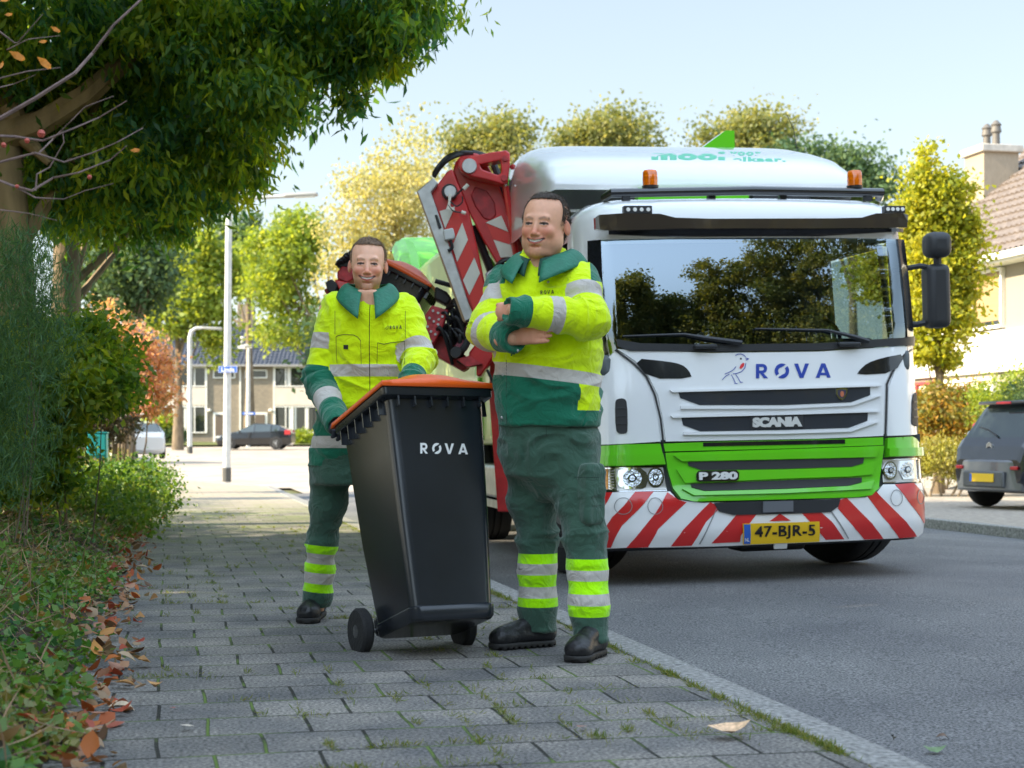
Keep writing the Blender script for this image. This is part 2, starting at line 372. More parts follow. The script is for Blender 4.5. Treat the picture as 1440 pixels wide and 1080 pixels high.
# pavement
def pave_right(s):
    if s<31: return 1.895
    k=(s-31)/50; return 1.895-3.2*min(1,k*2.6)-6.0*k
ss=fr(-6,31,.5)+fr(31.5,84,1.5)
V=[];F=[]
for s in ss:
    r_=pave_right(s); l_=-.25-.05*max(0,s-4)/8-(.0 if s<31 else (s-31)*.02)-1.2
    for k in range(7):
        p=ST(s,l_+(r_-l_)*k/6); V.append((p.x,p.y,gz(p.x,p.y)))
for i in range(len(ss)-1):
    for k in range(6): F.append((i*7+k,i*7+k+1,(i+1)*7+k+1,(i+1)*7+k))
o=meshobj('pavement',V,F,M_PAVE,smooth=True); tag(o,kind='structure')
mb=MB(); s=-6.0
while s<30.9:
    L_=1.0; g=.006; h=.012
    a=[ST(s+g,1.905,.001),ST(s+L_-g,1.905,.001),ST(s+L_-g,2.07,-.006),ST(s+g,2.07,-.006)]
    z=gz(a[0].x,a[0].y); lo=[Vector((p.x,p.y,-.2+z)) for p in a]; up=[Vector((p.x,p.y,p.z+.004+z)) for p in a]
    mb.prism(up,lo); s+=L_
cn=[(pave_right(q),q) for q in fr(31,84,1.5)]
for (t0,s0),(t1,s1) in zip(cn,cn[1:]):
    up=[ST(s0+.01,t0),ST(s1-.01,t1),ST(s1-.01,t1+.14),ST(s0+.01,t0+.14)]; z=gz(up[0].x,up[0].y)+.01
    mb.prism([Vector((p.x,p.y,z)) for p in up],[Vector((p.x,p.y,z-.25)) for p in up])
o=mb.build('kerb',M_KERB,bevel=.008); tag(o,kind='structure')
# opposite side: kerb, parking strip, garden kerb
mb=MB(); s=-6.0
while s<60:
    up=[ST(s+.006,8.66,0),ST(s+.994,8.66,0),ST(s+.994,8.80,0),ST(s+.006,8.80,0)]; z=gz(*up[0].xy)-.005
    mb.prism([Vector((p.x,p.y,z)) for p in up],[Vector((p.x,p.y,z-.25)) for p in up]); 
    up=[ST(s+.006,14.4,0),ST(s+.994,14.4,0),ST(s+.994,14.65,0),ST(s+.006,14.65,0)]; z=gz(*up[0].xy)+.20
    if s<44: mb.prism([Vector((p.x,p.y,z)) for p in up],[Vector((p.x,p.y,z-.4)) for p in up])
    s+=1
o=mb.build('kerb_opposite',M_KERB,bevel=.01); tag(o,kind='structure')
o=sheet('parking_strip',lambda x,y:gz(x,y)-.01,fr(-6,60,1.5),fr(8.79,14.42,.8),M_PAVE2,0); tag(o,kind='structure')
o=sheet('front_garden_lawn',lambda x,y:gz(x,y)+.05,fr(-6,44,2),fr(14.6,19.6,1),mat('lawn',(.13,.15,.04),.95,var=.35,vs=9,bump=1,bs=60),0); tag(o,kind='structure')
o=sheet('front_verge',lambda x,y:gz(x,y)+.02,fr(98,106,2),fr(-8,45,2),MATS['lawn'],0); tag(o,kind='structure')
# planted bed left of the pavement
def bedz(s,t):
    d=max(0,-.30-.05*max(0,s-4)/8-t); n=.05*math.sin(s*1.7+t*2)+.04*math.sin(s*.9-t*3.1)
    return .02+(.42+n)*(1-math.exp(-d/.75)) + (.12 if s>22 else 0)*(1-math.exp(-d/.5))
V=[];F=[];S_=fr(-4,75,.5);T_=[-.33-.0]+[-.33-.12*k*(1+k*.09) for k in range(1,22)]
for s in S_:
    for t in T_:
        sh=-.05*max(0,s-4)/8*1.0-(.02*(s-31) if s>31 else 0); p=ST(s,t+sh); V.append((p.x,p.y,bedz(s,t+sh)+gz(p.x,p.y)-.03))
n=len(T_)
for i in range(len(S_)-1):
    for j in range(n-1): F.append((i*n+j+1,i*n+j,(i+1)*n+j,(i+1)*n+j+1))
o=meshobj('planting_bed',V,F,M_SOIL,smooth=True); tag(o,kind='structure')
# ground cover
IVY=leafmat('ivy_leaf',[(.02,.08,.045),(.04,.13,.035),(.07,.20,.03),(.13,.25,.035),(.14,.22,.08),(.30,.18,.05)],.3,.35)
nI=42000; s=3.2+rng.uniform(0,1,nI)**1.35*11.5; d=rng.uniform(0,1,nI)**1.1*2.6; t=-.30-.05*np.maximum(0,s-4)/8-d+.06*np.sin(s*7)+rng.normal(0,.02,nI)
P=[]
dens=[math.sin(a*3.1+b*2)+math.sin(a*1.3-b*4.2)+.8*math.sin(a*6.1+b*5) for a,b in zip(s,t)]
keep=[i for i in range(nI) if dens[i]>-.9 or rng.uniform()<.35]
for i in keep:
    p=ST(s[i],t[i]); P.append((p.x,p.y,bedz(s[i],t[i])+abs(rng.normal(0,.035))+.0))
P=np.array(P); tone=np.clip(.5+.22*np.array([dens[i] for i in keep])*.6+rng.normal(0,.2,len(keep)),0,.9); k=rng.uniform(0,1,len(keep))<.05; tone[k]=1
sz=.034*(1+.0*P[:,1])
o=leaves('ground_cover_leaves',P,.036,IVY,None,1.35,0,tone,up=1.4,sizevar=.5,fold=.15); tag(o,'low green ivy and small-leaved ground cover spilling towards the pavement','ground cover',kind='stuff')
# dry twigs and stems through the ground cover
TW=leafmat('dry_twig',[(.26,.14,.08),(.42,.28,.18),(.16,.09,.06),(.48,.30,.20)],.1,.8)
nT=9000; s=3.2+rng.uniform(0,1,nT)**1.2*12; d=rng.uniform(0,2.6,nT); t=-.36-.05*np.maximum(0,s-4)/8-d
P=np.array([(*ST(a,b).xy,bedz(a,b)+abs(rng.normal(0,.03))) for a,b in zip(s,t)])
o=leaves('dry_twigs',P,.15,TW,None,34,-.1,None,up=.9,sizevar=.6,fold=0); tag(o,'dry brown twigs and stems tangled in the ground cover','twigs',kind='stuff')
# autumn leaves
FALL=leafmat('fallen_leaf',[(.30,.12,.05),(.42,.26,.16),(.10,.05,.03),(.45,.13,.03),(.35,.05,.03),(.50,.36,.24),(.22,.14,.08),(.55,.24,.06)],.12,.6)
def curled(name,P,L,rots,m,rnd,parent=None,curl=.35):
    V=[];F=[];base=np.array([(0,0),(.25,.22),(.55,.30),(.8,.16),(1,0),(.8,-.16),(.55,-.30),(.25,-.22)]); R_=[]
    for i,p in enumerate(P):
        c=rng.uniform(-curl,curl*1.6); c2=rng.uniform(-curl,curl); b=len(V); rt=Euler(rots[i]).to_matrix(); l=L[i]; w=rng.uniform(.7,1.2)
        for (u,v) in base*1.0:
            q=Vector(((u-.5),v*w,c*(u-.5)**2*1.6+abs(v)*c2*1.5+.0)); V.append(tuple(Vector(p)+rt@(q*l)))
        V.append(tuple(Vector(p)+rt@(Vector((.05,0,0))*l)))
        F+=[(b+k,b+(k+1)%8,b+8) for k in range(8)]; R_+=[rnd[i]]*8
    return meshobj(name,V,F,m,parent,smooth=True,attrs={'rnd':('FACE',R_)})
nL=800; s=3.0+rng.uniform(0,1,nL)**1.25*17; dd=rng.normal(0,.085,nL); t=-.25-.05*np.maximum(0,s-4)/8+dd
pile=.5+.5*np.sin(s*1.9+1)
P=[(*ST(a,b).xy,max(.012,(bedz(a,b) if b<-.34 else .0)+abs(rng.normal(0,.018))*(1+pp)+.006)) for a,b,pp in zip(s,t,pile)]
o=curled('fallen_leaves',P,rng.uniform(.04,.095,nL),[(rng.normal(0,.45),rng.normal(0,.45),rng.uniform(0,6.28)) for _ in range(nL)],FALL,rng.uniform(0,1,nL))
tag(o,'drift of brown, orange and red autumn leaves along the pavement edge','leaves',kind='stuff')
def one_leaf(px,py,L,rot,col,label,curl=.8,road=False):
    D=CAMZ*FPX/(py-HZ); p=W(px,py,D); p.z=(roadz(p.x,p.y) if road else gz(p.x,p.y))+.006
    e=curled('fallen_leaf',[(0,0,.01)],[L],[rot],mat('leaf_'+label[:14].replace(' ','_'),col,.6,var=.3,vs=60),[0],None,curl); e.location=p
    tag(e,label,'leaf','single leaves lying loose'); return e
one_leaf(1026,1039,.135,(.12,-.1,.15),(.80,.50,.30),'curled pale orange leaf with dark tip at the pavement joint',.5)
one_leaf(818,1028,.04,(.1,.1,2.5),(.55,.14,.05),'small red-orange leaf lying on the tiles',.2)
one_leaf(1163,1012,.09,(.5,.1,.4),(.16,.26,.10),'curled green leaf on the asphalt beside the kerb',.9,True)
one_leaf(1256,998,.03,(.9,.4,1),(.03,.025,.01),'tiny dark crumpled leaf on the asphalt',.9,True)
one_leaf(1327,998,.05,(.3,.2,.2),(.14,.08,.05),'small brown curled leaf on the asphalt',.7,True)
one_leaf(1314,1014,.08,(.3,0,.1),(.14,.22,.10),'flat green leaf on the asphalt below the small brown one',.5,True)
one_leaf(172,1000,.09,(.2,.2,.3),(.50,.38,.26),'large tan leaf curled on the tiles at lower left',.5)
one_leaf(263,1028,.045,(0,.1,.1),(.62,.52,.42),'small pale leaf flat on a grey tile',.2)
one_leaf(243,1001,.03,(0,.1,1),(.35,.05,.04),'tiny dark red leaf on a grey tile',.2)
one_leaf(217,973,.06,(.1,.1,.2),(.55,.28,.10),'orange rolled leaf on the tiles near the leaf drift',.8)
# grass tufts in the joints
GR=leafmat('grass_blade',[(.08,.14,.02),(.15,.22,.03),(.30,.28,.10),(.12,.2,.02)],.35,.6)
tp=[];
for k in range(760):
    D=4.2+rng.uniform()**1.6*17; s=D; 
    if rng.uniform()<.30: t=1.885+rng.normal(0,.008)
    elif rng.uniform()<.5: t=round(rng.uniform(-.2,1.9)/.155)*.155; s=round(s/.305)*.305+rng.uniform(0,.3)
    else: t=rng.uniform(-.2,1.9); s=round(s/.305)*.305
    if t<1.85 and math.sin(s*2.3+t*1.9)+math.sin(s*.8-t*3)<-.2: continue
    c=ST(s,t); n=int(rng.uniform(14,60)); al=.035 if rng.uniform()<.7 else .09
    for _ in range(n):
        u=rng.normal(0,al if rng.uniform()<.8 else .02); w=rng.normal(0,.008)
        dr=sd if t>1.85 or k%2 else sr; o2=sr if dr is sd else sd; q=c+dr*u+o2*w; tp.append((q.x,q.y,gz(q.x,q.y)))
o=leaves('joint_grass',np.array(tp),.021,GR,None,9,-.8,None,sizevar=.6,fold=0); tag(o,'short grass and moss growing in the paving joints and along the kerb','grass',kind='stuff')
# ---------- hedges and shrubs on the left ----------
HG=leafmat('hedge_leaf',[(.03,.09,.025),(.05,.13,.03),(.09,.18,.03),(.15,.24,.04),(.20,.20,.05)],.4,.35,1.9)
def shrub(name,base,blobs,m,n,ncl,sig,size,label,cat='shrub',aspect=1.6,droop=0,stems=6,up=0,group=None,bias=None,stemm=None,sr_=.012):
    t=empty(name,base); tag(t,label,cat,group); B=Vector(base); mb=MB()
    for k in range(stems):
        c,r=blobs[k%len(blobs)]; c=Vector(c)-B; e=c+Vector((rng.uniform(-.5,.5)*r[0],rng.uniform(-.5,.5)*r[1],rng.uniform(0,.5)*r[2])); s0=Vector((rng.uniform(-.1,.1)+c.x*.3,rng.uniform(-.1,.1)+c.y*.3,-.05))
        mb.tube([s0,s0.lerp(e,.5)+Vector((rng.uniform(-.1,.1),0,.05)),e],[sr_*2,sr_*1.3,sr_*.4],5)
    mb.build('stem',stemm or BARK,t,smooth=True)
    P,rn=crown_pts([(Vector(c)-B,r) for c,r in blobs],n,ncl,sig,.2)
    leaves('foliage',P,size,m,t,aspect,droop,rn,up=up,bias=bias); return t
def gp(px,D,z=0): v=W(px,620,D); v.z=z+gz(v.x,v.y); return v
hb=[(gp(178,15.2,.30),(.42,1.0,.36)),(gp(155,16,.30),(.5,.9,.24)),(gp(105,15.4,.26),(.9,.9,.26)),(gp(60,15.5,.42),(.9,1.3,.36)),(gp(10,14.5,.42),(.9,1.4,.40)),(gp(-60,14,.4),(.9,1.5,.45)),
    (gp(183,18.5,.30),(.45,1.8,.33)),(gp(189,22,.30),(.45,2.2,.33)),(gp(165,22,.28),(.4,1.5,.25)),(gp(186,14.1,.2),(.22,.5,.22))]
shrub('low_hedge',gp(120,16),hb,HG,30000,1500,.09,.05,'low dense green hedge beside the pavement below the teal box','hedge',stems=14)
BR=leafmat('broom_needle',[(.03,.09,.05),(.05,.13,.06),(.08,.18,.06),(.12,.22,.08)],.4,.5)
shrub('dark_broom_shrub',gp(10,9.5),[(W(5,400,9.5),(.26,.5,.42)),(W(15,500,9.6),(.30,.5,.42)),(W(-20,600,9.6),(.36,.5,.45)),(W(5,660,9.4),(.25,.3,.2)),(W(48,400,9.8),(.14,.3,.35)),(W(60,480,9.8),(.14,.3,.22))],BR,16000,300,.11,.085,'dark green broom-like shrub with fine upright needles at the left edge',aspect=15,droop=-1.5,stems=6,sr_=.003)
GS=leafmat('shrub_leaf_backlit',[(.03,.09,.02),(.06,.14,.02),(.13,.22,.03),(.24,.30,.04),(.36,.36,.05)],.55,.35,2.4)
shrub('broadleaf_shrub',gp(95,12),[(W(60,500,12),(.42,.6,.28)),(W(115,500,11.6),(.35,.5,.33)),(W(135,535,11.4),(.25,.4,.2)),(W(40,600,11.5),(.4,.4,.3)),(W(80,565,11.8),(.18,.3,.2)),(W(62,625,11.8),(.15,.3,.2)),(W(10,660,11.5),(.38,.4,.22)),(W(60,665,11.8),(.25,.3,.16)),(W(150,550,12.2),(.2,.4,.13)),(W(30,575,11.8),(.35,.5,.25)),(W(75,585,12),(.25,.4,.16)),(W(150,495,12.3),(.16,.3,.15)),(W(0,620,12),(.3,.5,.2))],GS,30000,560,.075,.07,'broad-leaved green shrub with sunlit yellow-green leaves left of the teal box',aspect=2,droop=.5,stems=6,sr_=.004)
PK=leafmat('pink_leaf',[(.35,.10,.06),(.55,.28,.18),(.60,.36,.26),(.30,.20,.08),(.16,.16,.05)],.5,.5,1.5)
shrub('pink_autumn_shrub',gp(170,27),[(W(170,480,27),(.6,.8,.35)),(W(200,510,27),(.5,.8,.45)),(W(150,520,27),(.5,.7,.5)),(W(190,560,27),(.6,.7,.35)),(W(140,445,27),(.25,.4,.25)),(W(222,560,27),(.3,.5,.3))],PK,8000,330,.12,.085,'pink and orange autumn shrub beyond the teal box',droop=.3,stems=14)
DK=leafmat('dark_leaf',[(.03,.03,.02),(.07,.05,.03),(.05,.08,.03)],.3,.5)
shrub('dark_low_shrub',gp(150,24),[(W(150,590,24),(.35,.5,.32)),(W(168,600,24),(.3,.5,.26)),(W(120,600,24),(.5,.5,.3))],DK,4000,160,.09,.06,'dark brownish bush right behind the teal box',stems=10)
VG=leafmat('verge_leaf',[(.16,.13,.05),(.26,.17,.09),(.12,.15,.04),(.20,.20,.06)],.3,.7)
nV=15000; P=[]
for _ in range(nV):
    s=rng.uniform(24,58); t=-.45-.05*(s-4)/8-(.02*(s-31) if s>31 else 0)-abs(rng.normal(0,1.1)); p=ST(s,t); P.append((p.x,p.y,gz(p.x,p.y)+.02+.50*(1-math.exp(-(-.45-.05*(s-4)/8-t+.1)/.35))*rng.uniform(.8,1.05)))
o=leaves('verge_ground_cover',np.array(P),.10,VG,None,2,0,None,up=.6); tag(o,'brown and olive ground cover along the verge beyond the hedge','ground cover',kind='stuff')
# teal letter box on a post
M_TEAL=mat('teal_paint',(.01,.36,.40),.4,var=.06,vs=9); M_POST=mat('galvanised_steel',(.45,.46,.47),.45,metal=.6,var=.15,vs=12)
def place(name,v,rz=0,label=None,cat=None,group=None): o=empty(name,v,(0,0,rz)); tag(o,label,cat,group); return o
tb=place('letter_box',gp(137,19),R(8),'teal letter box on a post above the low hedge','letter box')
MB().box((0,0,.84),(.235,.20,.30)).build('box',M_TEAL,tb,bevel=.008); MB().box((0,0,1.0),(.25,.22,.016)).build('lid',M_TEAL,tb,bevel=.004)
MB().box((0,-.104,.85),(.205,.012,.25)).build('door',mat('teal_door',(.012,.42,.47),.45),tb,bevel=.004); MB().tube([(0,.02,-.1),(0,.02,.70)],.025,8).build('post',M_POST,tb)
# ---------- the big tree, its bare foreground branch, trees outside the left edge ----------
ZL=leafmat('zelkova_leaf',[(.02,.09,.06),(.03,.11,.05),(.08,.17,.03),(.18,.26,.03),(.30,.32,.03)],.55,.38,2.8)
bb=[BL(20,150,13.6,90,80),BL(110,230,13.3,60,60),BL(60,280,13.4,45,45),BL(90,260,14,80,60),BL(190,235,13,80,60),BL(280,240,13.4,60,60),BL(330,110,12.6,90,60),BL(60,60,13,120,90),BL(170,70,13.5,120,80),BL(290,50,13,120,85),BL(400,35,13,110,65),BL(500,25,13,95,62),BL(575,-10,12.5,60,55),BL(470,95,13.2,60,35),BL(490,135,13,26,28),
    BL(340,130,14,80,60),BL(365,150,14,40,30),BL(330,205,14,70,45),BL(350,235,14,38,32),BL(230,170,14.5,110,70),BL(250,260,15,80,45),BL(190,300,15,60,35),BL(255,315,15,28,24),
    BL(130,210,15,80,70),BL(340,262,14.3,24,20),BL(40,250,15,80,60),BL(540,55,13,55,55),BL(600,5,13,35,35),BL(120,290,15,50,40)]
tc_=gp(15,13)
limbs=[([W(5,190,13),W(60,172,13),W(120,135,13),W(165,95,13),W(230,50,13.2)],[.13,.11,.10,.085,.05]),([W(70,230,13),W(30,190,13),W(15,150,13)],[.03,.08,.1])]
bt=tree('broadleaf_tree',tc_,9,.30,bb,ZL,70000,820,.115,.105,'large tree with a tan trunk and long drooping green leaves overhanging the pavement','tree',bark=BARKL,limbs=limbs,aspect=3.2,droop=1.5,shell=.3,
  trunk_pts=[(0,0,-.1),(-.02,0,1.2),(-.02,0,2.4),(-.12,.1,3.6),(-.25,.2,5.0),(-.3,.3,7.5)],nl=1)
Z2=leafmat('zelkova_leaf_upper',[(.03,.09,.02),(.06,.13,.015),(.10,.16,.015)],.4,.45,2.2)
t2=gp(88,16.5)
tree('broadleaf_tree',t2,9,.19,[(W(150,200,17),(1.0,1.0,.6)),(W(60,150,17),(1.2,1.2,.8)),(W(230,240,17.5),(.9,1,.5)),(W(330,150,17),(1.0,1.2,.7)),(W(-100,-100,17),(3,2.5,2.2)),(W(150,-250,17),(3,2.5,1.8))],Z2,20000,420,.2,.12,'second tree trunk behind the large tan one with a sunlit yellow-green crown','tree',aspect=2.6,droop=1.2,shell=.3)
# unseen trees added out of frame to shade the street
FAR=leafmat('far_leaf',[(.02,.05,.02),(.04,.09,.02),(.08,.13,.025),(.13,.17,.03)],.4,.5,1.6)
for (x,y,lab) in ((-8.5,3.5,'unseen tree added left of the frame to shade the foreground, nearest to the camera'),(-8.5,9.5,'unseen tree added left of the frame to shade the street'),(-9,-2.5,'unseen tree added behind the camera to shade the pavement')):
    b=Vector((x,y,0)); bl=[(b+Vector((rng.uniform(-2.2,2.2),rng.uniform(-2.6,2.6),h)),(2.1,2.1,1.5)) for h in (4.2,4.6,5.4,6.2,6.8,7.6,8.4,9.4,10.2)]
    tree('added_shade_tree',b,9,.22,bl,FAR,19000,700,.36,.44,lab,'tree','unseen trees added for shade',droop=.4)
b=bt.location; # high part of the large crown, above the picture
P,rn=crown_pts([(Vector((-4.5,10,6.6)),(3.2,3.2,1.7)),(Vector((-2,12,6.8)),(3,2.6,1.8)),(Vector((-6,15,7)),(3.5,3.5,2.2)),(Vector((-3.5,16,7.5)),(3,3,2)),(Vector((-4,19,6.5)),(2.5,2,1.5))],16000,520,.35,.2)
leaves('crown',P-np.array(b),.24,ZL,bt,2.4,1.0,rn)
# bare foreground branch with a few leaves
M_TWIG=mat('bare_twig',(.22,.15,.14),.8,var=.3,vs=20); br_=place('bare_shrub',gp(-160,5.0),0,'bare grey-brown branches with a few orange leaves at the left edge','shrub')
inv=br_.location; mb=MB()
def tw(pts,r0,r1,D=5.0):
    pp=[W(x,y,D+.05*math.sin(x*.1))-inv for x,y in pts]; n=len(pp); mb.tube(pp,[(r0+(r1-r0)*k/(n-1))*D/FPX for k in range(n)],6)
tw([(-160,640),(-120,400),(-60,260),(-10,172),(50,138),(105,103),(130,75),(160,35),(203,-5)],4,1.6)
tw([(-100,330),(-10,250),(20,262),(45,268),(75,250),(110,243),(155,225),(178,205)],2.6,.7)
tw([(-100,300),(-20,190),(20,192),(60,198),(100,182),(140,165),(178,142)],2.4,.7)
tw([(-60,250),(0,228),(50,215),(90,228),(130,215),(165,200),(201,180)],2.2,.6)
tw([(55,215),(75,195),(100,170),(120,150),(160,135)],1.3,.5); tw([(20,262),(50,278),(90,280),(120,268),(160,258)],1.3,.5); tw([(-20,130),(0,110),(40,100),(85,95)],1.6,.5)
tw([(-20,30),(20,60),(25,60),(60,20)],1.4,.5); tw([(10,70),(40,55),(85,50)],1.0,.4); tw([(-10,125),(20,118),(50,105)],1,.4); tw([(50,268),(52,245),(70,235),(90,200),(88,185)],1.4,.5); tw([(0,295),(40,300),(80,310)],1.2,.5)
mb.build('stem',M_TWIG,br_,smooth=True)
M_OL=mat('orange_leaf',(.75,.26,.03),.5,var=.3,vs=40); M_BERRY=mat('red_leaf',(.55,.10,.07),.5,var=.2,vs=40)
for (x,y,L,a) in ((24,78,26,-.5),(12,20,12,.1),(78,41,16,-.5),(62,88,26,-.7),(190,211,15,.05),(8,-2,18,.4),(18,-8,16,2.0),(60,58,12,.1),(2,91,12,1.2)):
    l=L*5/FPX; c=W(x,y,4.98)-inv; ca,sa=math.cos(a),math.sin(a); V=[c+Vector((u*ca-v*sa,w,u*sa+v*ca))*l for u,v,w in ((-.5,0,0),(-.1,.2,.1),(.3,.15,.12),(.5,0,0),(.3,-.15,.12),(-.1,-.2,.1))]
    meshobj('leaf',V,[(0,1,5),(1,2,4,5),(2,3,4)],M_OL,br_)
for (x,y,r) in ((58,188,6),(38,198,4),(126,249,3.5),(5,204,4),(24,262,3)):
    c=W(x,y,4.95)-inv; m=MB(); m.lathe([(0.0001,-1),(.6,-.8),(1,0),(.6,.8),(.0001,1)],n=10); m.V=[tuple(Vector(v)*r*5/FPX+c) for v in m.V]; m.build('berry',M_BERRY,br_,smooth=True)
# ---------- background trees ----------
LG=leafmat('leaf_light_green',[(.09,.15,.03),(.16,.24,.04),(.25,.32,.05),(.34,.37,.08)],.45,.5,1.8)
LD=leafmat('leaf_dark_green',[(.04,.09,.05),(.06,.12,.06),(.09,.16,.07),(.14,.20,.08)],.35,.5)
LY=leafmat('leaf_gold',[(.22,.24,.10),(.34,.34,.16),(.44,.41,.22),(.22,.26,.10)],.45,.5,1.6)
LO=leafmat('leaf_olive',[(.10,.13,.05),(.16,.19,.06),(.24,.25,.09),(.32,.30,.12)],.4,.5)
LYY=leafmat('leaf_yellow',[(.16,.22,.03),(.28,.32,.04),(.42,.41,.06),(.11,.17,.03)],.5,.5,1.7)
def bgtree(px,D,top,r0,blobs,m,n,ncl,size,label=None,**k):
    b=gp(px,D); h=W(px,top,D).z-b.z
    return tree('tree',b,h*.8,r0,[BL(x,y,D+dz,rx,rz) for x,y,rx,rz,dz in blobs],m,n,ncl,k.pop('sig',.35),size,label,'tree','trees behind the street',**k)
bgtree(178,58,290,.3,rb(165,365,75,75,18)+[(205,410,36,36,0)],LD,13000,330,.22,'dark green tree left of the lamp posts')
bgtree(250,88,325,.28,rb(275,385,72,58,16)+[(235,450,34,30,0),(290,455,40,28,0),(305,490,22,20,0)],LG,15000,420,.30,'sunlit green street tree with slim trunk in front of the row house')
bgtree(462,80,300,.3,rb(412,385,62,78,18)+[(400,465,44,24,0)],LG,15000,420,.26,'light green tree right of the tall lamp post')
bgtree(350,100,285,.35,[(352,330,16,48,0),(345,380,30,40,0),(320,350,40,40,2),(220,345,40,30,4)],LD,7000,250,.32,'dark narrow tree top behind the street lamp')
bgtree(555,70,165,.25,rb(565,220,50,58,12)+rb(535,310,90,80,22)+[(480,350,40,50,0),(540,380,60,50,-1),(470,400,30,40,0)],LY,15000,330,.17,'tall golden birch with fine drooping foliage behind the workers',aspect=1.5,droop=1.2,sig=.42)
bgtree(680,95,155,.4,rb(685,205,60,42,12),LO,7000,90,.30,sig=.75,shell=.2,label='olive green tree top behind the red crane arm')
bgtree(860,100,155,.4,rb(858,200,78,42,16),LO,7500,80,.30,sig=.8,shell=.2,label='olive tree top left of the white roof fairing text')
bgtree(1050,100,165,.4,rb(1050,205,72,40,16),LO,7500,80,.30,sig=.8,shell=.2,label='olive tree top above the centre of the truck roof')
bgtree(1200,85,205,.4,rb(1195,250,70,38,14)+[(1125,215,30,14,0),(1160,222,26,14,0)],LD,8000,90,.28,sig=.65,shell=.2,label='dark green tree top right of the white roof fairing')
bgtree(1320,27,200,.09,[(1305,222,10,20,0),(1300,260,22,34,0),(1330,265,24,24,0),(1290,300,24,38,0),(1320,310,30,44,0),(1360,270,12,16,0),(1350,320,24,40,0),(1370,350,14,34,0),(1310,370,42,46,0),(1355,400,26,34,0),(1300,430,34,40,0),(1335,450,32,34,0),(1270,400,26,50,.5),(1265,330,24,50,.5),(1230,380,30,50,.8),(1300,490,28,24,0),(1325,505,22,20,0)],LYY,26000,700,.095,'narrow yellow-green tree beside the truck cab on the right',sig=.13,aspect=1.5,droop=.1,shell=.1)
bgtree(470,60,430,.2,[(455,480,30,60,0),(520,500,80,60,0),(620,470,60,60,2)],LD,6000,220,.25,'dense green shrubbery tree hidden behind the workers')
# trees behind the photographer, mirrored in the windscreen
for i,(az,dd,h,w,lab) in enumerate(((3,24,11,1.2,'narrow columnar tree mirrored in the left part of the windscreen'),(8,25,12,1.6,'slim conifer mirrored second from left in the windscreen'),(14,26,10,2.8,'low tree mirrored left of centre in the windscreen'),
    (23,24,12.5,3.4,'round tree mirrored near the centre of the windscreen'),(32,24,15,3.8,'tall dark tree mirrored right of centre in the windscreen'),(42,24,16,4.0,'broad tree mirrored at the right of the windscreen'),(53,24,16,3.4,'tree mirrored at the right pillar of the windscreen'),(-6,26,9,2.4,'tree mirrored in the left pillar of the truck'),(-40,26,9,3.0,'tree mirrored in the bin front'))):
    x=1.8+dd*math.sin(R(az)); y=10.6-dd*math.cos(R(az))
    b=Vector((x,y,0)); bl=[(b+Vector((rng.uniform(-.45,.45)*w,rng.uniform(-.5,.5)*w,1.2+(h-2)*k/7)),(w*(1-.55*(k/7)**2)*.75,w*.7,h*.11)) for k in range(8) for _ in (0,1)]
    tree('tree',b,h*.8,.25,bl,leafmat('leaf_reflected',[(.05,.07,.02),(.10,.13,.03),(.20,.20,.05),(.30,.26,.07)],.4,.5),24000,420,.38,.30,lab,'tree','trees across the street mirrored in the windscreen',droop=.2)
# shrubs on the right and by the row house
RU=leafmat('leaf_rust',[(.28,.11,.03),(.35,.22,.04),(.12,.15,.04),(.40,.30,.05)],.4,.5)
shrub('rust_shrub',gp(1335,31),[(W(1320,570,31),(.45,.5,.4)),(W(1345,585,31),(.45,.5,.45)),(W(1310,600,31),(.5,.5,.4)),(W(1355,560,31),(.25,.3,.3)),(W(1305,585,26.3),(.22,.25,.35)),(W(1335,600,26.3),(.25,.25,.40)),(W(1318,560,26.4),(.16,.2,.22))],RU,12000,300,.12,.08,'rust-orange and green shrub between the truck and the small grey car')
shrub('round_hedge',gp(1410,30),[(W(1405,555,30),(.55,.6,.42)),(W(1445,550,30),(.55,.6,.5)),(W(1390,590,30),(.5,.6,.5)),(W(1440,600,30),(.8,.6,.6))],LG,8000,300,.12,.07,'light green rounded shrub behind the small grey car')
shrub('clipped_box_ball',gp(1448,27),[(W(1448,560,27),(.42,.4,.36)),(W(1448,600,27),(.42,.4,.5))],LD,7000,300,.06,.04,'dark green clipped shrub at the right edge')
shrub('low_yellow_hedge',gp(1320,25.5),[(W(x,648,25.8),(.45,.4,.34)) for x in (1270,1300,1330,1360,1400,1440)],leafmat('leaf_lime',[(.20,.22,.04),(.34,.33,.06),(.28,.27,.10),(.42,.36,.14)],.4,.6),12000,300,.1,.07,'low sunlit yellow-green hedge at the garden edge','hedge',aspect=3,droop=-.8)
for x,y,rx,rz,lab in ((232,598,20,16,'green shrub left of the row house door'),(205,606,14,14,'shrub beside the covered car'),(246,614,16,12,'low shrub under the row house window'),(375,622,8,7,'small shrub beside the dark hatchback'),(425,616,14,9,'shrub by the row house window on the right')):
    D=100; b=gp(x,D); shrub('garden_shrub',b,[BL(x,y,D,rx,rz)],LG if x!=246 else LD,1500,60,.2,.2,lab,group='shrubs in front of the row house',stems=3)
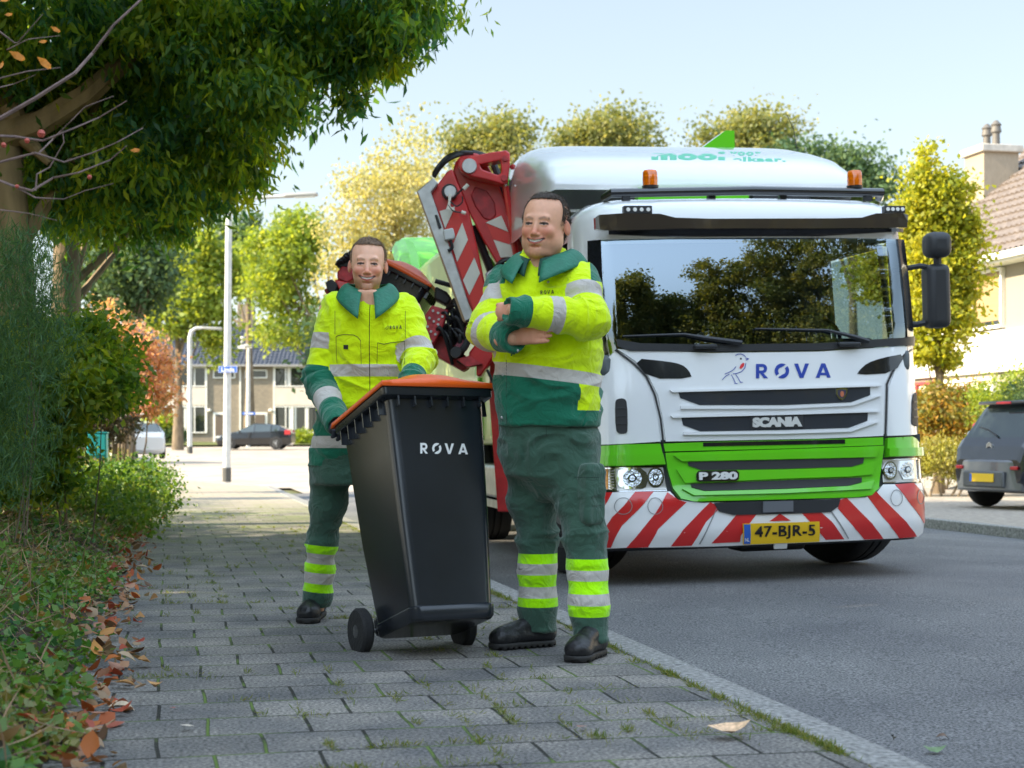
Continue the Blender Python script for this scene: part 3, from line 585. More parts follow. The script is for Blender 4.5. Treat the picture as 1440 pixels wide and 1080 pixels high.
# ================= HOUSES, LAMPS, CARS =================
def brickmat(name,c1,c2,mo,scale,rot=(R(90),0,0),bw=.5,rh=.25,bump=.3):
    m=bpy.data.materials.new(name); m.use_nodes=True; t=m.node_tree; L=t.links; b=t.nodes['Principled BSDF']; MATS[name]=m
    tc=t.nodes.new('ShaderNodeTexCoord'); mp=t.nodes.new('ShaderNodeMapping'); mp.inputs['Rotation'].default_value=rot; L.new(tc.outputs['Object'],mp.inputs[0])
    br=t.nodes.new('ShaderNodeTexBrick'); br.inputs['Scale'].default_value=scale; br.inputs['Brick Width'].default_value=bw; br.inputs['Row Height'].default_value=rh
    br.inputs['Color1'].default_value=(*c1,1); br.inputs['Color2'].default_value=(*c2,1); br.inputs['Mortar'].default_value=(*mo,1); br.inputs['Mortar Size'].default_value=.02; L.new(mp.outputs[0],br.inputs['Vector'])
    L.new(br.outputs[0],b.inputs['Base Color']); b.inputs['Roughness'].default_value=.85
    bp=t.nodes.new('ShaderNodeBump'); bp.invert=True; bp.inputs['Strength'].default_value=bump; bp.inputs['Distance'].default_value=.02; L.new(br.outputs['Fac'],bp.inputs['Height']); L.new(bp.outputs[0],b.inputs['Normal'])
    return m
M_BRICK=brickmat('beige_brick',(.30,.25,.19),(.24,.20,.155),(.20,.18,.16),2.2)
M_WHITE=mat('white_paint',(.78,.77,.74),.5,var=.04,vs=5); M_PANEL=mat('pale_panel',(.62,.55,.48),.6,var=.05,vs=2)
M_GLASSD=mat('window_glass',(.02,.025,.025),.03,spec=1.0); M_CURT=mat('curtain',(.72,.70,.66),.8,var=.12,vs=8,stretch=(6,1,.2)); M_DOOR=mat('door_brown',(.13,.10,.08),.5)
def tilemat(name,c1,c2,pitch,rot):
    m=bpy.data.materials.new(name); m.use_nodes=True; t=m.node_tree; L=t.links; b=t.nodes['Principled BSDF']; MATS[name]=m
    tc=t.nodes.new('ShaderNodeTexCoord'); n=t.nodes.new('ShaderNodeTexNoise'); n.inputs['Scale'].default_value=7; L.new(tc.outputs['Object'],n.inputs[0])
    r=t.nodes.new('ShaderNodeValToRGB'); r.color_ramp.elements[0].position=.3; r.color_ramp.elements[1].position=.7; r.color_ramp.elements[0].color=(*c1,1); r.color_ramp.elements[1].color=(*c2,1); L.new(n.outputs[0],r.inputs[0]); L.new(r.outputs[0],b.inputs['Base Color']); b.inputs['Roughness'].default_value=.6
    return m
def tiled_roof(name,A,B,C,Dp,m,parent,nx,ny,amp=.05,step=.04):
    "pantile roof plane: A,B eave ends, Dp,C ridge ends; real relief"
    A,B,C,Dp=[Vector(v) for v in (A,B,C,Dp)]; up=((B-A).cross(Dp-A)).normalized(); 
    if up.z<0: up=-up
    V=[];F=[];kx=nx*4
    rows=[]
    for j in range(ny):
        rows+=[(j/ny,step),((j+1)/ny-.0005,0)]
    for v,off in rows:
        for i in range(kx+1):
            u=i/kx; p=A.lerp(B,u).lerp(Dp.lerp(C,u),v)+up*(off+amp*(.5+.5*math.sin(2*PI*i/4+.6)))
            V.append(tuple(p))
    n=kx+1
    for j in range(len(rows)-1):
        for i in range(kx): F.append((j*n+i,j*n+i+1,(j+1)*n+i+1,(j+1)*n+i))
    return meshobj(name,V,F,m,parent,smooth=False)
M_ROOFB=tilemat('slate_blue_tile',(.035,.045,.07),(.07,.085,.12),.3,0); M_ROOFR=tilemat('brown_tile',(.125,.10,.088),(.20,.165,.145),.3,0)
# row house across the side street
D0=105.0; k=D0/FPX; zg=gz(0,D0)
def hx(px): return (px-720)*k
def hz(py): return CAMZ-(py-HZ)*k
rh=place('row_house',(hx(338),D0,zg),0,'beige brick row house with blue-grey tiled roof across the side street','house'); ox=hx(338)
def X(px): return hx(px)-ox
def Z(py): return hz(py)-zg
x0,x1=X(60),X(640); ze=Z(513)
MB().box(((x0+x1)/2,4.5,ze/2-.3),(x1-x0,9,ze+.6)).build('wall',M_BRICK,rh)
zr=Z(450)
tiled_roof('roof',(x0-.2,-.5,ze-.05),(x1+.2,-.5,ze-.05),(x1+.2,4.5,zr),(x0-.2,4.5,zr),M_ROOFB,rh,100,16,.06,.05)
meshobj('roof',[(x0-.2,4.5,zr),(x1+.2,4.5,zr),(x1+.2,9.5,ze),(x0-.2,9.5,ze)],[(0,1,2,3)],M_ROOFB,rh)
MB().box(((x0+x1)/2,-.45,ze-.06),(x1-x0+.4,.16,.14)).build('gutter',mat('gutter_grey',(.30,.30,.31),.5),rh)
def win(px0,py0,px1,py1,mull=(),curtain=None,f=.07,parent=rh,cur2=None):
    a,b,c,d=X(px0),X(px1),Z(py1),Z(py0); m=MB(); y=-.06
    m.box(((a+b)/2,y,d-f/2),(b-a,.1,f)); m.box(((a+b)/2,y,c+f/2),(b-a,.14,f)); m.box((a+f/2,y,(c+d)/2),(f,.1,d-c-2*f)); m.box((b-f/2,y,(c+d)/2),(f,.1,d-c-2*f))
    for q in mull: m.box((X(q),y-.004,(c+d)/2),(f,.1,d-c-2*f))
    w=m.build('window',M_WHITE,parent)
    MB().box(((a+b)/2,-.03,(c+d)/2),(b-a-f,.03,d-c-f)).build('pane',M_GLASSD,w)
    if curtain:
        mm=MB()
        for q0,q1 in curtain:
            mm.box(((X(q0)+X(q1))/2,-.0505,(c+d)/2),(X(q1)-X(q0),.012,d-c-2*f-.02))
        mm.build('curtain',M_CURT,w)
    return w
def panel_(px0,py0,px1,py1,m,name='panel',y=-.05,t=.1,parent=rh):
    return MB().box(((X(px0)+X(px1))/2,y,(Z(py0)+Z(py1))/2),(X(px1)-X(px0),t,Z(py0)-Z(py1))).build(name,m,parent)
for cx in (338,338-232,338+232):
    o_=cx-338
    for sgn in (-1,1):
        def q(px): return cx+sgn*(px-338)
        def srt(a,b): return (min(q(a),q(b)),max(q(a),q(b)))
        a,b=srt(386,452); win(a,516,b,544,mull=(q(402),q(428)),curtain=[srt(404,409)] if sgn>0 else None); panel_(a,545,b,570,M_PANEL)
        win(a,571,b,609,mull=(q(402),q(412)),curtain=[srt(406,411),srt(429,434),srt(414,417)])
        panel_(*sorted((q(384.5),q(386)))[:1],516,sorted((q(384.5),q(386)))[1],609,M_WHITE,'trim',-.055,.11)
        a,b=srt(345,376); win(a,520,b,532)
        a,b=srt(357,376); fr_=panel_(a,580,b,623,M_WHITE,'door_frame',-.03,.06); a2,b2=srt(359,373); panel_(a2,583,b2,623,M_DOOR,'door',-.045,.09,rh)
        mb=MB(); mb.lathe([(.001,-.12),(.12,-.06),(.14,0),(.12,.06),(.001,.12)],c=(X(q(381)),-.15,Z(577)),n=10); mb.build('porch_light',M_WHITE,rh,smooth=True)
    panel_(cx-1,515,cx+1,610,M_WHITE,'downpipe',-.05,.1)
mb=MB()
for px in (333,343): mb.lathe([(.10,0),(.10,.55),(.14,.56),(.14,.66)],c=(X(px),2.2,Z(484)),n=10)
mb.build('roof_vent',M_WHITE,rh,smooth=True)
MB().box((X(340),1.5,Z(486)),(1.0,.5,.28)).build('roof_hatch',M_WHITE,rh)
MB().box((X(330),4.6,Z(440)),(1.1,1.0,1.9)).build('chimney',M_BRICK,rh,bevel=.03)
# house on the right: long facade facing the street
M_LB=brickmat('tan_brick',(.38,.31,.23),(.33,.27,.20),(.30,.27,.22),4,rot=(R(90),0,R(90)))  # tan brick, lighter than that of the row house
rt=place('house',ST(40.6,19.6,gz(11,38)),SA,'house at the right edge with brown tiled roof, brick chimney and white facade','house')
# local frame: x right across the street, y along the street away; facade at x=0, from y=-30 (towards camera) to y=0
HE=5.55
MB().box((4.5,-15.5,HE/2-.2),(9,31,HE+.4)).build('wall',M_LB,rt)
RZ=HE+3.6
meshobj('gable',[(.0,0,HE),(9,0,HE),(4.5,0,RZ-.1)],[(0,1,2)],M_LB,rt)
tiled_roof('roof',(-.55,-31,HE-.28),(-.55,.3,HE-.28),(4.5,.3,RZ),(4.5,-31,RZ),M_ROOFR,rt,130,15,.05,.06)
meshobj('roof',[(4.5,.3,RZ),(4.5,-31,RZ),(9.6,-31,HE-.3),(9.6,.3,HE-.3)],[(0,1,2,3)],M_ROOFR,rt)
MB().box((-.56,-15.4,HE-.33),(.18,31.4,.16)).build('gutter',M_WHITE,rt)
MB().box((-.28,-15.4,HE-.44),(.5,31.3,.05)).build('soffit',M_WHITE,rt)
m_=MB(); 
for y in fr(-31,.2,.35)[:-1]: m_.tube([(4.5,y,RZ+.03),(4.5,y+.37,RZ+.06)],.10,8)
m_.build('ridge_tiles',M_ROOFR,rt,smooth=True)
ch=MB().box((2.85,-.9,RZ-1.2),(1.05,1.05,1.9)).build('chimney',M_LB,rt); MB().box((2.85,-.9,RZ-.20),(1.25,1.25,.20)).build('chimney_cap',mat('concrete',(.5,.47,.42),.9,var=.15,vs=5,bump=.5,bs=20),ch,bevel=.02)
for y in (-1.15,-.65): MB().lathe([(.11,0),(.10,.35),(.15,.40),(.12,.55),(.15,.6),(.05,.72)],c=(2.85,y,RZ-.10),n=12).build('flue',mat('flue_dark',(.12,.11,.10),.6),ch,smooth=True)
def fac(name,y0,y1,z0,z1,m,x=-.05,t=.1,parent=rt): return MB().box((x,(y0+y1)/2,(z0+z1)/2),(t,abs(y1-y0),z1-z0)).build(name,m,parent)
fac('facade_panel',-31,-.4,2.55,3.55,mat('white_cladding',(.62,.60,.57),.5,var=.03,vs=1),-.06,.12)
M_BLIND=mat('wooden_blind',(.36,.24,.13),.6,var=.15,vs=30,stretch=(1,.05,3))
def rwin(y0,y1,z0,z1,n,glass,cur=None,fm=M_WHITE):
    m=MB(); f=.08
    m.box((-.07,(y0+y1)/2,z1-f/2),(.12,y1-y0,f)); m.box((-.08,(y0+y1)/2,z0+f/2),(.16,y1-y0,f))
    for k in range(n+1):
        y=y0+f/2+(y1-y0-f)*k/n; m.box((-.066,y,(z0+z1)/2),(.11,f,z1-z0-2*f))
    w=m.build('window',fm,rt); MB().box((-.02,(y0+y1)/2,(z0+z1)/2),(.05,y1-y0-f,z1-z0-f)).build('pane',glass,w)
    if cur: MB().box((-.052,(y0+y1)/2,(z0+z1)/2+.05),(.012,y1-y0-.2,z1-z0-.3)).build('curtain',cur,w)
for k in range(4):
    b=-2.0-7.4*k; rwin(b-4.6,b-.4,3.6,5.05,3,M_GLASSD,M_BLIND); rwin(b-4.2,b-1.6,.75,2.45,4,M_GLASSD,M_CURT); rwin(b-1.2,b-.2,.1,2.45,1,M_GLASSD,M_CURT,mat('red_frame',(.45,.05,.06),.5))
fac('downpipe',-1.5,-1.4,0,HE-.3,M_WHITE,-.1,.09)
# street lamps
M_LAMP=mat('lamp_post_paint',(.52,.53,.52),.5,metal=.15,var=.12,vs=5)
def lamp(px,D,base_r,top_r,pts,head,label,sleeve=True):
    b=gp(px,D); e=place('street_lamp',b,0,label,'street lamp','street lamps'); P=[W(x,y,D)-b for x,y in pts]; n=len(P)
    MB().tube([(0,0,-.2)]+P,[base_r]+[base_r+(top_r-base_r)*(k/(n-1)) for k in range(n)],12).build('pole',M_LAMP,e,smooth=True)
    if sleeve: MB().tube([(0,0,-.1),(0,0,.24)],base_r*1.12,12).build('base_sleeve',mat('dark_sleeve',(.07,.07,.065),.6),e)
    (ax,ay),(bx,by),w=head; a=W(ax,ay,D)-b; c=W(bx,by,D)-b; d=(c-a)
    mb=MB(); L_=d.length; ang=math.atan2(d.z,d.x); mb.box((a+c)/2,(L_,.22,w),rot=(0,-ang,0)); hd=mb.build('lamp_head',mat('lamp_head_grey',(.34,.34,.33),.45),e,bevel=w*.35)
    MB().box((a+c)/2+Vector((L_*.1,0,-w*.5)),(L_*.6,.16,.03),rot=(0,-ang,0)).build('lens',mat('lamp_lens',(.75,.75,.70),.2),hd); return e
l1=lamp(319,38,.095,.045,[(319,640),(320,500),(321.5,330),(322,296),(325,286),(333,280.5),(360,278),(402,276)],((400,275.5),(447,273),.09),'tall street lamp with a blue street name sign on the pavement corner')
lamp(267,80,.13,.07,[(267,600),(267,475),(269,466),(275,461.5),(285,461)],((283,461),(313,462),.12),'street lamp with a rounded arm left of the tall lamp post')
lamp(349,96,.14,.09,[(349,590),(349.5,488)],((343,486.5),(356,486.5),.25),'short straight street lamp in front of the row house',False)
sg=place('street_name_sign',W(320.5,519.5,37.86),0,'blue street name sign with white lettering on the tall lamp post','sign'); s_=37.86/FPX
M_BLUE=mat('sign_blue',(.02,.13,.55),.4)
MB().box((0,0,0),(27*s_,.02,9.4*s_)).build('plate',M_BLUE,sg,bevel=.004); 
m=MB(); w,h=27*s_,9.4*s_
for c,d in (((0,-.0115,h*.44),(w*.95,.003,h*.04)),((0,-.0115,-h*.44),(w*.95,.003,h*.04)),((w*.47,-.0115,0),(w*.015,.003,h*.84)),((-w*.47,-.0115,0),(w*.015,.003,h*.84))): m.box(c,d)
m.build('border',M_WHITE,sg)
tV,tF=textmesh('Linde',1,.02); mn,mx=tV.min(0),tV.max(0); sc_=w*.68/(mx[0]-mn[0])
meshobj('lettering',[((x-(mn[0]+mx[0])/2)*sc_,-.0125,(y-(mn[1]+mx[1])/2)*sc_) for x,y in tV],tF,M_WHITE,sg)
MB().box((0,.06,0),(.14,.11,.05)).build('clamp',M_POST,sg)
sg=place('street_name_sign',W(350,581.5,95.6),0,'small blue sign on the short street lamp before the row house','sign')
MB().box((0,0,0),(.80,.03,.17)).build('plate',M_BLUE,sg,bevel=.01); MB().box((0,-.017,0),(.55,.004,.07)).build('lettering',M_WHITE,sg)
# cars ----------------------------------------------------
M_TYRE=mat('tyre',(.018,.018,.019),.8,bump=.4,bs=60); M_RIM=mat('alloy',(.55,.55,.56),.3,metal=.9); M_CGLASS=mat('car_glass',(.03,.045,.05),.03,spec=1); M_BLKP=mat('black_plastic',(.025,.025,.028),.5)
def wheel(parent,c,r,w,side,nsp=5,rim=M_RIM):
    mb=MB(); prof=[(r*.60,-w/2),(r*.9,-w/2),(r*.98,-w*.38),(r,-w*.2),(r,w*.2),(r*.98,w*.38),(r*.9,w/2),(r*.60,w/2)]
    mb.lathe(prof,c=c,axis='X',n=36); wh=mb.build('tyre',M_TYRE,parent,smooth=True)
    mb=MB(); s=side*w*.5
    mb.lathe([(r*.62,-.02),(r*.62,.0),(r*.55,.0),(r*.53,-.02)],c=(c[0]+s,c[1],c[2]),axis='X',n=32)
    for k in range(nsp):
        a=2*PI*k/nsp; mb.box((c[0]+s-side*.015,c[1]+math.cos(a)*r*.32,c[2]+math.sin(a)*r*.32),(.03,r*.52,r*.17),rot=(a,0,0))
    mb.lathe([(r*.14,-.03),(r*.14,.012),(r*.05,.02)] if side>0 else [(r*.05,-.02),(r*.14,-.012),(r*.14,.03)],c=(c[0]+s,c[1],c[2]),axis='X',n=16)
    mb.build('rim',rim,wh,smooth=False); return wh
def carbody(t,paint,L,Wd,stn,glassm=M_CGLASS):
    "stn: stations along y (rear +): (y, zbottom, zbelt, zroof, halfwidth, roofhalf, kind) ; glass between belt and roof where kind='g'"
    V=[];F=[];I=[];n=13
    for (y,zb,zbelt,zr,hw,rhw,kd) in stn:
        zm=zb+(zbelt-zb)*.55; half=[(0,zb),(hw*.80,zb),(hw*.97,zb+.06),(hw,zm),(hw*.965,zbelt),(rhw*1.0,zr-.05 if zr-zbelt>.1 else zr),(0 if False else rhw*.82,zr)]
        ring=[(-x,y,z) for x,z in reversed(half[1:])]+[(x,y,z) for x,z in half[1:]]; 
        V+=ring
    m=12
    for i in range(len(stn)-1):
        for j in range(m):
            a=(i*m+j,i*m+(j+1)%m,(i+1)*m+(j+1)%m,(i+1)*m+j); F.append(a)
            g=stn[i][6]; I.append(1 if (('g' in g and j in (1,9)) or ('w' in g and j in (0,10,11))) else 0)
    F.append(tuple(range(m))); I.append(0); F.append(tuple(reversed(range((len(stn)-1)*m,len(stn)*m)))); I.append(0)
    # ring order: index0=left roof inner .. need mapping: left list reversed: roof,roofedge,belt,mid,low,bottom | bottom,low,mid,belt,roofedge,roof
    bmf=[f for f,i in zip(F,I)]
    o=meshobj('body',V,F,[paint,glassm],t,I)
    bm=bmesh.new(); bm.from_mesh(o.data); bmesh.ops.recalc_face_normals(bm,faces=bm.faces); bm.to_mesh(o.data); bm.free()
    return o
def lampbox(t,name,c,d,m,rot=None,bev=.02): return MB().box(c,d,rot=rot).build(name,m,t,bevel=bev)
M_DCAR=mat('dark_car_paint',(.015,.016,.02),.25,metal=.5,coat=1); M_TAIL=mat('tail_lamp_red',(.45,.01,.02),.15,coat=1); M_CLEAR=mat('lamp_clear',(.75,.77,.78),.08,metal=.6)
M_YPL=mat('plate_yellow',(.85,.52,.02),.4); M_NBLUE=mat('plate_blue',(.02,.12,.5),.4)
c1=gp(360,89,0); c1.z+=-.10+.04
hb_=place('parked_car',c1,R(-91),'dark hatchback parked across the side street in front of the row house','car')
carbody(hb_,M_DCAR,4.3,1.76,[(-2.15,.35,.58,.60,.66,.55,''),(-2.05,.2,.66,.70,.80,.7,''),(-1.2,.18,.86,.93,.88,.76,''),(-.95,.18,.9,.97,.88,.76,'gw'),(-.10,.18,.95,1.40,.88,.60,'g'),(.02,.18,.95,1.43,.88,.60,''),(.08,.18,.96,1.44,.88,.60,'g'),(.95,.18,.98,1.40,.88,.58,''),(1.02,.18,.99,1.39,.88,.57,'g'),(1.45,.18,1.02,1.30,.86,.57,'w'),(1.98,.22,1.0,1.04,.82,.68,''),(2.14,.35,.9,.92,.76,.66,'')])
for y in (-1.35,1.28):
    for sx in (-1,1): wheel(hb_,(sx*.80,y,.31),.31,.2,sx)
    MB().lathe([(.36,-.02),(.36,.02)],c=(-.872,y,.33),axis='X',n=24).build('wheel_arch',M_BLKP,hb_)
    MB().lathe([(.36,-.02),(.36,.02)],c=(.872,y,.33),axis='X',n=24).build('wheel_arch',M_BLKP,hb_)
for sx in (-1,1):
    lampbox(hb_,'tail_lamp',(sx*.74,1.93,.93),(.18,.34,.26),M_TAIL); lampbox(hb_,'headlight',(sx*.66,-1.98,.66),(.26,.32,.13),M_CLEAR); lampbox(hb_,'mirror',(sx*.97,-.75,.98),(.2,.1,.13),M_DCAR)
for sx in (-1,1):
    for y in (-.15,.98): MB().box((sx*.885,y,.60),(.012,.012,.66)).build('door_gap',M_BLKP,hb_)
# small grey car at the right
M_GCAR=mat('grey_car_paint',(.012,.016,.026),.22,metal=.4,coat=1); M_GBUMP=mat('grey_bumper',(.12,.125,.14),.3,metal=.4,coat=.6)
rc=gp(1388,20.9); fw=Vector((math.sin(R(70)),math.cos(R(70)),0)); c2=rc+fw*1.72; c2.z=-.01+.0
gc=place('parked_car',c2,R(110),'small dark grey hatchback seen from behind, parked at the right edge','car')
carbody(gc,M_GCAR,3.43,1.63,[(-1.7,.3,.6,.62,.6,.5,''),(-1.55,.2,.75,.8,.76,.66,''),(-1.1,.2,.9,.95,.81,.7,'gw'),(-.35,.2,.95,1.40,.815,.60,'g'),(.3,.2,.97,1.46,.815,.60,''),(.36,.2,.97,1.46,.815,.60,'g'),(1.0,.2,1.02,1.45,.81,.58,''),(1.32,.2,1.02,1.40,.79,.58,'w'),(1.58,.22,.92,.96,.77,.66,''),(1.67,.25,.80,.84,.75,.64,''),(1.715,.34,.62,.66,.70,.6,'')])
for y in (-1.15,1.18):
    for sx in (-1,1): wheel(gc,(sx*.73,y,.29),.29,.16,sx)
mb=MB(); 
prof=[(-.80,1.18),(-.80,1.50),(-.70,1.70),(-.45,1.765),(0,1.78),(.45,1.765),(.70,1.70),(.80,1.50),(.80,1.18)]
lo=[(x,y,.24) for x,y in prof]; hi=[(x*.99,y-.03,.66) for x,y in prof]; n=len(prof)
mb.add(lo+hi,[(k,k+1,n+k+1,n+k) for k in range(n-1)]+[tuple(range(n)),tuple(reversed(range(n,2*n)))]); bp_=mb.build('rear_bumper',M_GBUMP,gc,bevel=.03)
MB().box((0,1.776,.40),(.86,.05,.22)).build('lower_insert',mat('bumper_dark',(.08,.085,.09),.45),bp_,bevel=.04)
pl=MB().box((0,1.808,.42),(.50,.012,.11)).build('number_plate',M_YPL,gc,bevel=.003); MB().box((.225,1.816,.42),(.04,.004,.105)).build('blue_strip',M_NBLUE,pl)
for sx in (-1,1): lampbox(gc,'reflector',(sx*.58,1.735,.555),(.14,.03,.05),M_TAIL,bev=.008)
for sx in (-1,1):
    m=MB(); m.lathe([(.001,.03),(.10,.02),(.13,0),(.13,-.04)],axis='Y',n=20); m.V=[(x*.75+sx*.665,-y*-1+1.50,z*1.15+.90) for x,y,z in m.V]; tl=m.build('tail_lamp',M_CLEAR,gc,smooth=True)
    m=MB(); m.lathe([(.001,.05),(.055,.04),(.06,0)],axis='Y',n=16); m.V=[(x+sx*.66,y+1.51,z+.92) for x,y,z in m.V]; m.build('red_lens',M_TAIL,tl,smooth=True)
    m=MB(); m.lathe([(.001,.03),(.06,.02),(.065,-.03)],axis='Y',n=16); m.V=[(x+sx*.655,y+1.41,z+1.10) for x,y,z in m.V]; m.build('tail_lamp',M_TAIL,gc,smooth=True)
lampbox(gc,'spoiler',(0,1.34,1.425),(1.12,.22,.05),M_GCAR); lampbox(gc,'brake_light',(0,1.452,1.42),(.30,.02,.03),mat('brake_red',(.7,.03,.04),.3),bev=.005)
MB().tube([(-.05,1.60,.98),(.22,1.53,1.06),(.45,1.50,1.10)],[.012,.01,.006],6).build('rear_wiper',M_BLKP,gc)
m=MB(); 
for z in (.845,.875): m.prism([(-.06,1.69,z-.03),(0,1.69,z),(.06,1.69,z-.03),(.06,1.69,z-.012),(0,1.69,z+.02),(-.06,1.69,z-.012)],[(-.06,1.66,z-.03),(0,1.66,z),(.06,1.66,z-.03),(.06,1.66,z-.012),(0,1.66,z+.02),(-.06,1.66,z-.012)])
m.build('chevron_badge',M_RIM,gc)
lampbox(gc,'door_handle',(-.82,.1,.86),(.03,.16,.03),M_GCAR,bev=.008); lampbox(gc,'side_mirror',(-.9,-.75,1.0),(.18,.1,.14),M_BLKP)
# light car, mostly hidden, beyond the verge
c3=gp(194,62); c3.z+=.05
wc=place('parked_car',c3,R(200),'pale silver car partly hidden behind the verge at the far left','car')
M_SCAR=mat('silver_car_paint',(.62,.64,.66),.3,metal=.3,coat=1)
carbody(wc,M_SCAR,4.2,1.7,[(-2.1,.35,.62,.66,.66,.55,''),(-1.95,.2,.75,.82,.80,.7,''),(-1.1,.18,.95,1.02,.86,.76,'gw'),(-.2,.18,1.0,1.45,.86,.62,'g'),(.7,.18,1.0,1.48,.86,.62,'g'),(1.5,.18,1.02,1.38,.84,.60,'w'),(2.0,.22,1.0,1.04,.8,.68,''),(2.1,.35,.8,.84,.72,.6,'')])
for y in (-1.3,1.25):
    for sx in (-1,1): wheel(wc,(sx*.78,y,.31),.31,.2,sx)
# ================= THE REFUSE TRUCK =================
YAW=R(10.6); TB=Vector(((1091-720)/FPX*10.58,10.58,-.06))
truck=empty('refuse_truck',TB,(0,R(-1.5),YAW)); tag(truck,'white and green refuse collection truck with red-and-white striped bumper on the road','truck')
bpy.context.view_layer.update(); TM=Matrix.Translation(TB)@Euler((0,R(-1.5),YAW)).to_matrix().to_4x4(); TI=TM.inverted(); truck.matrix_world=TM
def lerpt(tab,w):
    if w<=tab[0][0]: return tab[0][1]
    for (a,x),(b,y) in zip(tab,tab[1:]):
        if w<=b: k=(w-a)/(b-a); k=k*k*(3-2*k) if False else k; return x+(y-x)*k
    return tab[-1][1]
V0=[(.20,.10),(.27,.03),(.36,0),(.58,0),(.66,.03),(.80,.05),(.97,.06),(1.3,.08),(1.58,.12)]+[(1.58+.06*k,.12+.03*.06*k+.115*(.06*k)**2) for k in range(1,14)]+[(2.45,.225),(2.56,.245),(2.61,.29),(2.65,.37),(2.68,.52)]
def S(u,w):
    a=abs(u); v=lerpt(V0,w)+.085*min(a,1.0)**2
    c0=.93 if w<1.5 else .93+.07*min(1,(w-1.5)/.2)
    rad=1.252-c0; k=max(0,a-c0)/rad; k=min(k,.9999)
    return v+.40*(1-math.sqrt(1-k*k))
CO=Vector((0,0,CAMZ)); COL_=TI@CO
def puv(px,py):
    d=TI.to_3x3()@(W(px,py,10)-CO).normalized(); v=.15
    for _ in range(40):
        k=(v-COL_.y)/d.y; p=COL_+d*k; u=max(-1.2515,min(1.2515,p.x)); v=v*.5+.5*S(u,p.z)
    return u,p.z
def SP(u,w,off=0): # point on the front surface, raised by off
    e=.01; v=S(u,w); du=(S(min(1.2515,u+e),w)-S(max(-1.2515,u-e),w))/(2*e); dw=(S(u,w+e)-S(u,w-e))/(2*e)
    du=max(-4,min(4,du)); n=Vector((du,-1,dw)).normalized(); return Vector((u,v,w))+n*off
def panel(name,pxp,m,off=.006,th=.02,step=.05,parent=None,rnd=0,uv=False,smooth=True,vsub=0):
    P=[p if uv else puv(*p) for p in pxp]
    if rnd: P=smooth_poly(P,rnd)
    V2,F,nb=poly_fill(P,step); 
    V=[SP(x,y,off) for x,y in V2]; n=len(V); V+=[SP(x,y,off-th) for x,y in V2[:nb]]; V+=[V[k] for k in range(nb)]
    F2=list(F)+[(n+k,n+(k+1)%nb,n+nb+(k+1)%nb,n+nb+k) for k in range(nb)]
    o=meshobj(name,V,F2,m,parent or truck)
    bm=bmesh.new(); bm.from_mesh(o.data); bm.faces.ensure_lookup_table()
    for f in bm.faces[:]:
        f.smooth=smooth and f.index<len(F)
    fl=[f for f in bm.faces if f.index<len(F) and f.normal.y>0]; bmesh.ops.reverse_faces(bm,faces=fl); bm.to_mesh(o.data); bm.free()
    return o
M_TW=mat('truck_white',(.80,.81,.82),.22,coat=1,var=.02,vs=1.5); M_TG=mat('truck_green',(.10,.55,.015),.28,coat=1,var=.05,vs=2); M_TR=mat('stripe_red',(.62,.02,.02),.3,coat=.5,var=.06,vs=4)
M_BK=mat('truck_black_plastic',(.022,.024,.028),.45,bump=.15,bs=300); M_BKG=mat('truck_black_gloss',(.012,.013,.016),.12,coat=1); M_SLAT=mat('grille_slat',(.03,.035,.045),.25,coat=.5)
M_CHR=mat('chrome',(.80,.81,.82),.12,metal=1); M_SW=mat('stripe_white',(.82,.82,.82),.3,coat=.5,var=.03,vs=3); M_STEEL=mat('steel_grey',(.42,.42,.41),.4,metal=.75,var=.2,vs=9); M_CHAS=mat('chassis_dark',(.02,.02,.022),.6)
# shell rows (u across) ; front, sides, roof
def shell(name,w0,w1,m,vr,nw=10,un=1.25,parent=truck,skip=None,off=0):
    us=[-1.2505+2.501*(.5-.5*math.cos(PI*k/60)) for k in range(61)]; V=[];F=[]
    ws=fr(w0,w1,(w1-w0)/nw)
    for w in ws:
        row=[(-1.2505,vr,w),(-1.2505,(vr+S(-1.2505,w))/2,w)]+[tuple(SP(u,w,off)) for u in us]+[(1.2505,(vr+S(1.2505,w))/2,w),(1.2505,vr,w)]; V+=row
    n=len(row)
    for i in range(len(ws)-1):
        for j in range(n-1):
            if skip and skip(V[i*n+j],V[(i+1)*n+j+1],j): continue
            F.append((i*n+j,i*n+j+1,(i+1)*n+j+1,(i+1)*n+j))
    return meshobj(name,V,F,m,parent,smooth=True)
shell('lower_shell',.22,.99,M_BK,.62,8,off=-.03); shell('cab_shell',.985,1.575,M_TW,1.95,8,off=-.004)
# upper shell: pillars, header, sides with window openings
WSL,WSR=-1.135,1.135
def skipw(a,b,j):
    u=(a[0]+b[0])/2; w=(a[2]+b[2])/2; v=(a[1]+b[1])/2
    if abs(u)<1.13 and 1.58<w<2.33: return True
    return False
us=sorted(set([-1.25,-1.245,-1.235,-1.22,-1.20,-1.17,-1.13]+fr(-1.13,1.13,.1)+[1.13,1.17,1.2,1.22,1.235,1.245,1.25]))
ws=[1.575,1.62,1.75,1.9,2.05,2.2,2.33,2.40,2.46,2.52,2.57,2.61,2.64,2.665,2.68]
V=[];F=[]; vs_=[1.95,1.85,1.1,.78]
for w in ws:
    inn=0 if w<1.6 else .055*(w-1.6); rr=0 if w<2.5 else .16*((w-2.5)/.18)**2
    f=lambda u:(u*(1-(inn+rr)/1.25))
    row=[(f(-1.25),v,w) for v in vs_]+[(f(u),S(u,w),w) for u in us]+[(f(1.25),v,w) for v in reversed(vs_)]; V+=row
n=len(row); nv=len(vs_)
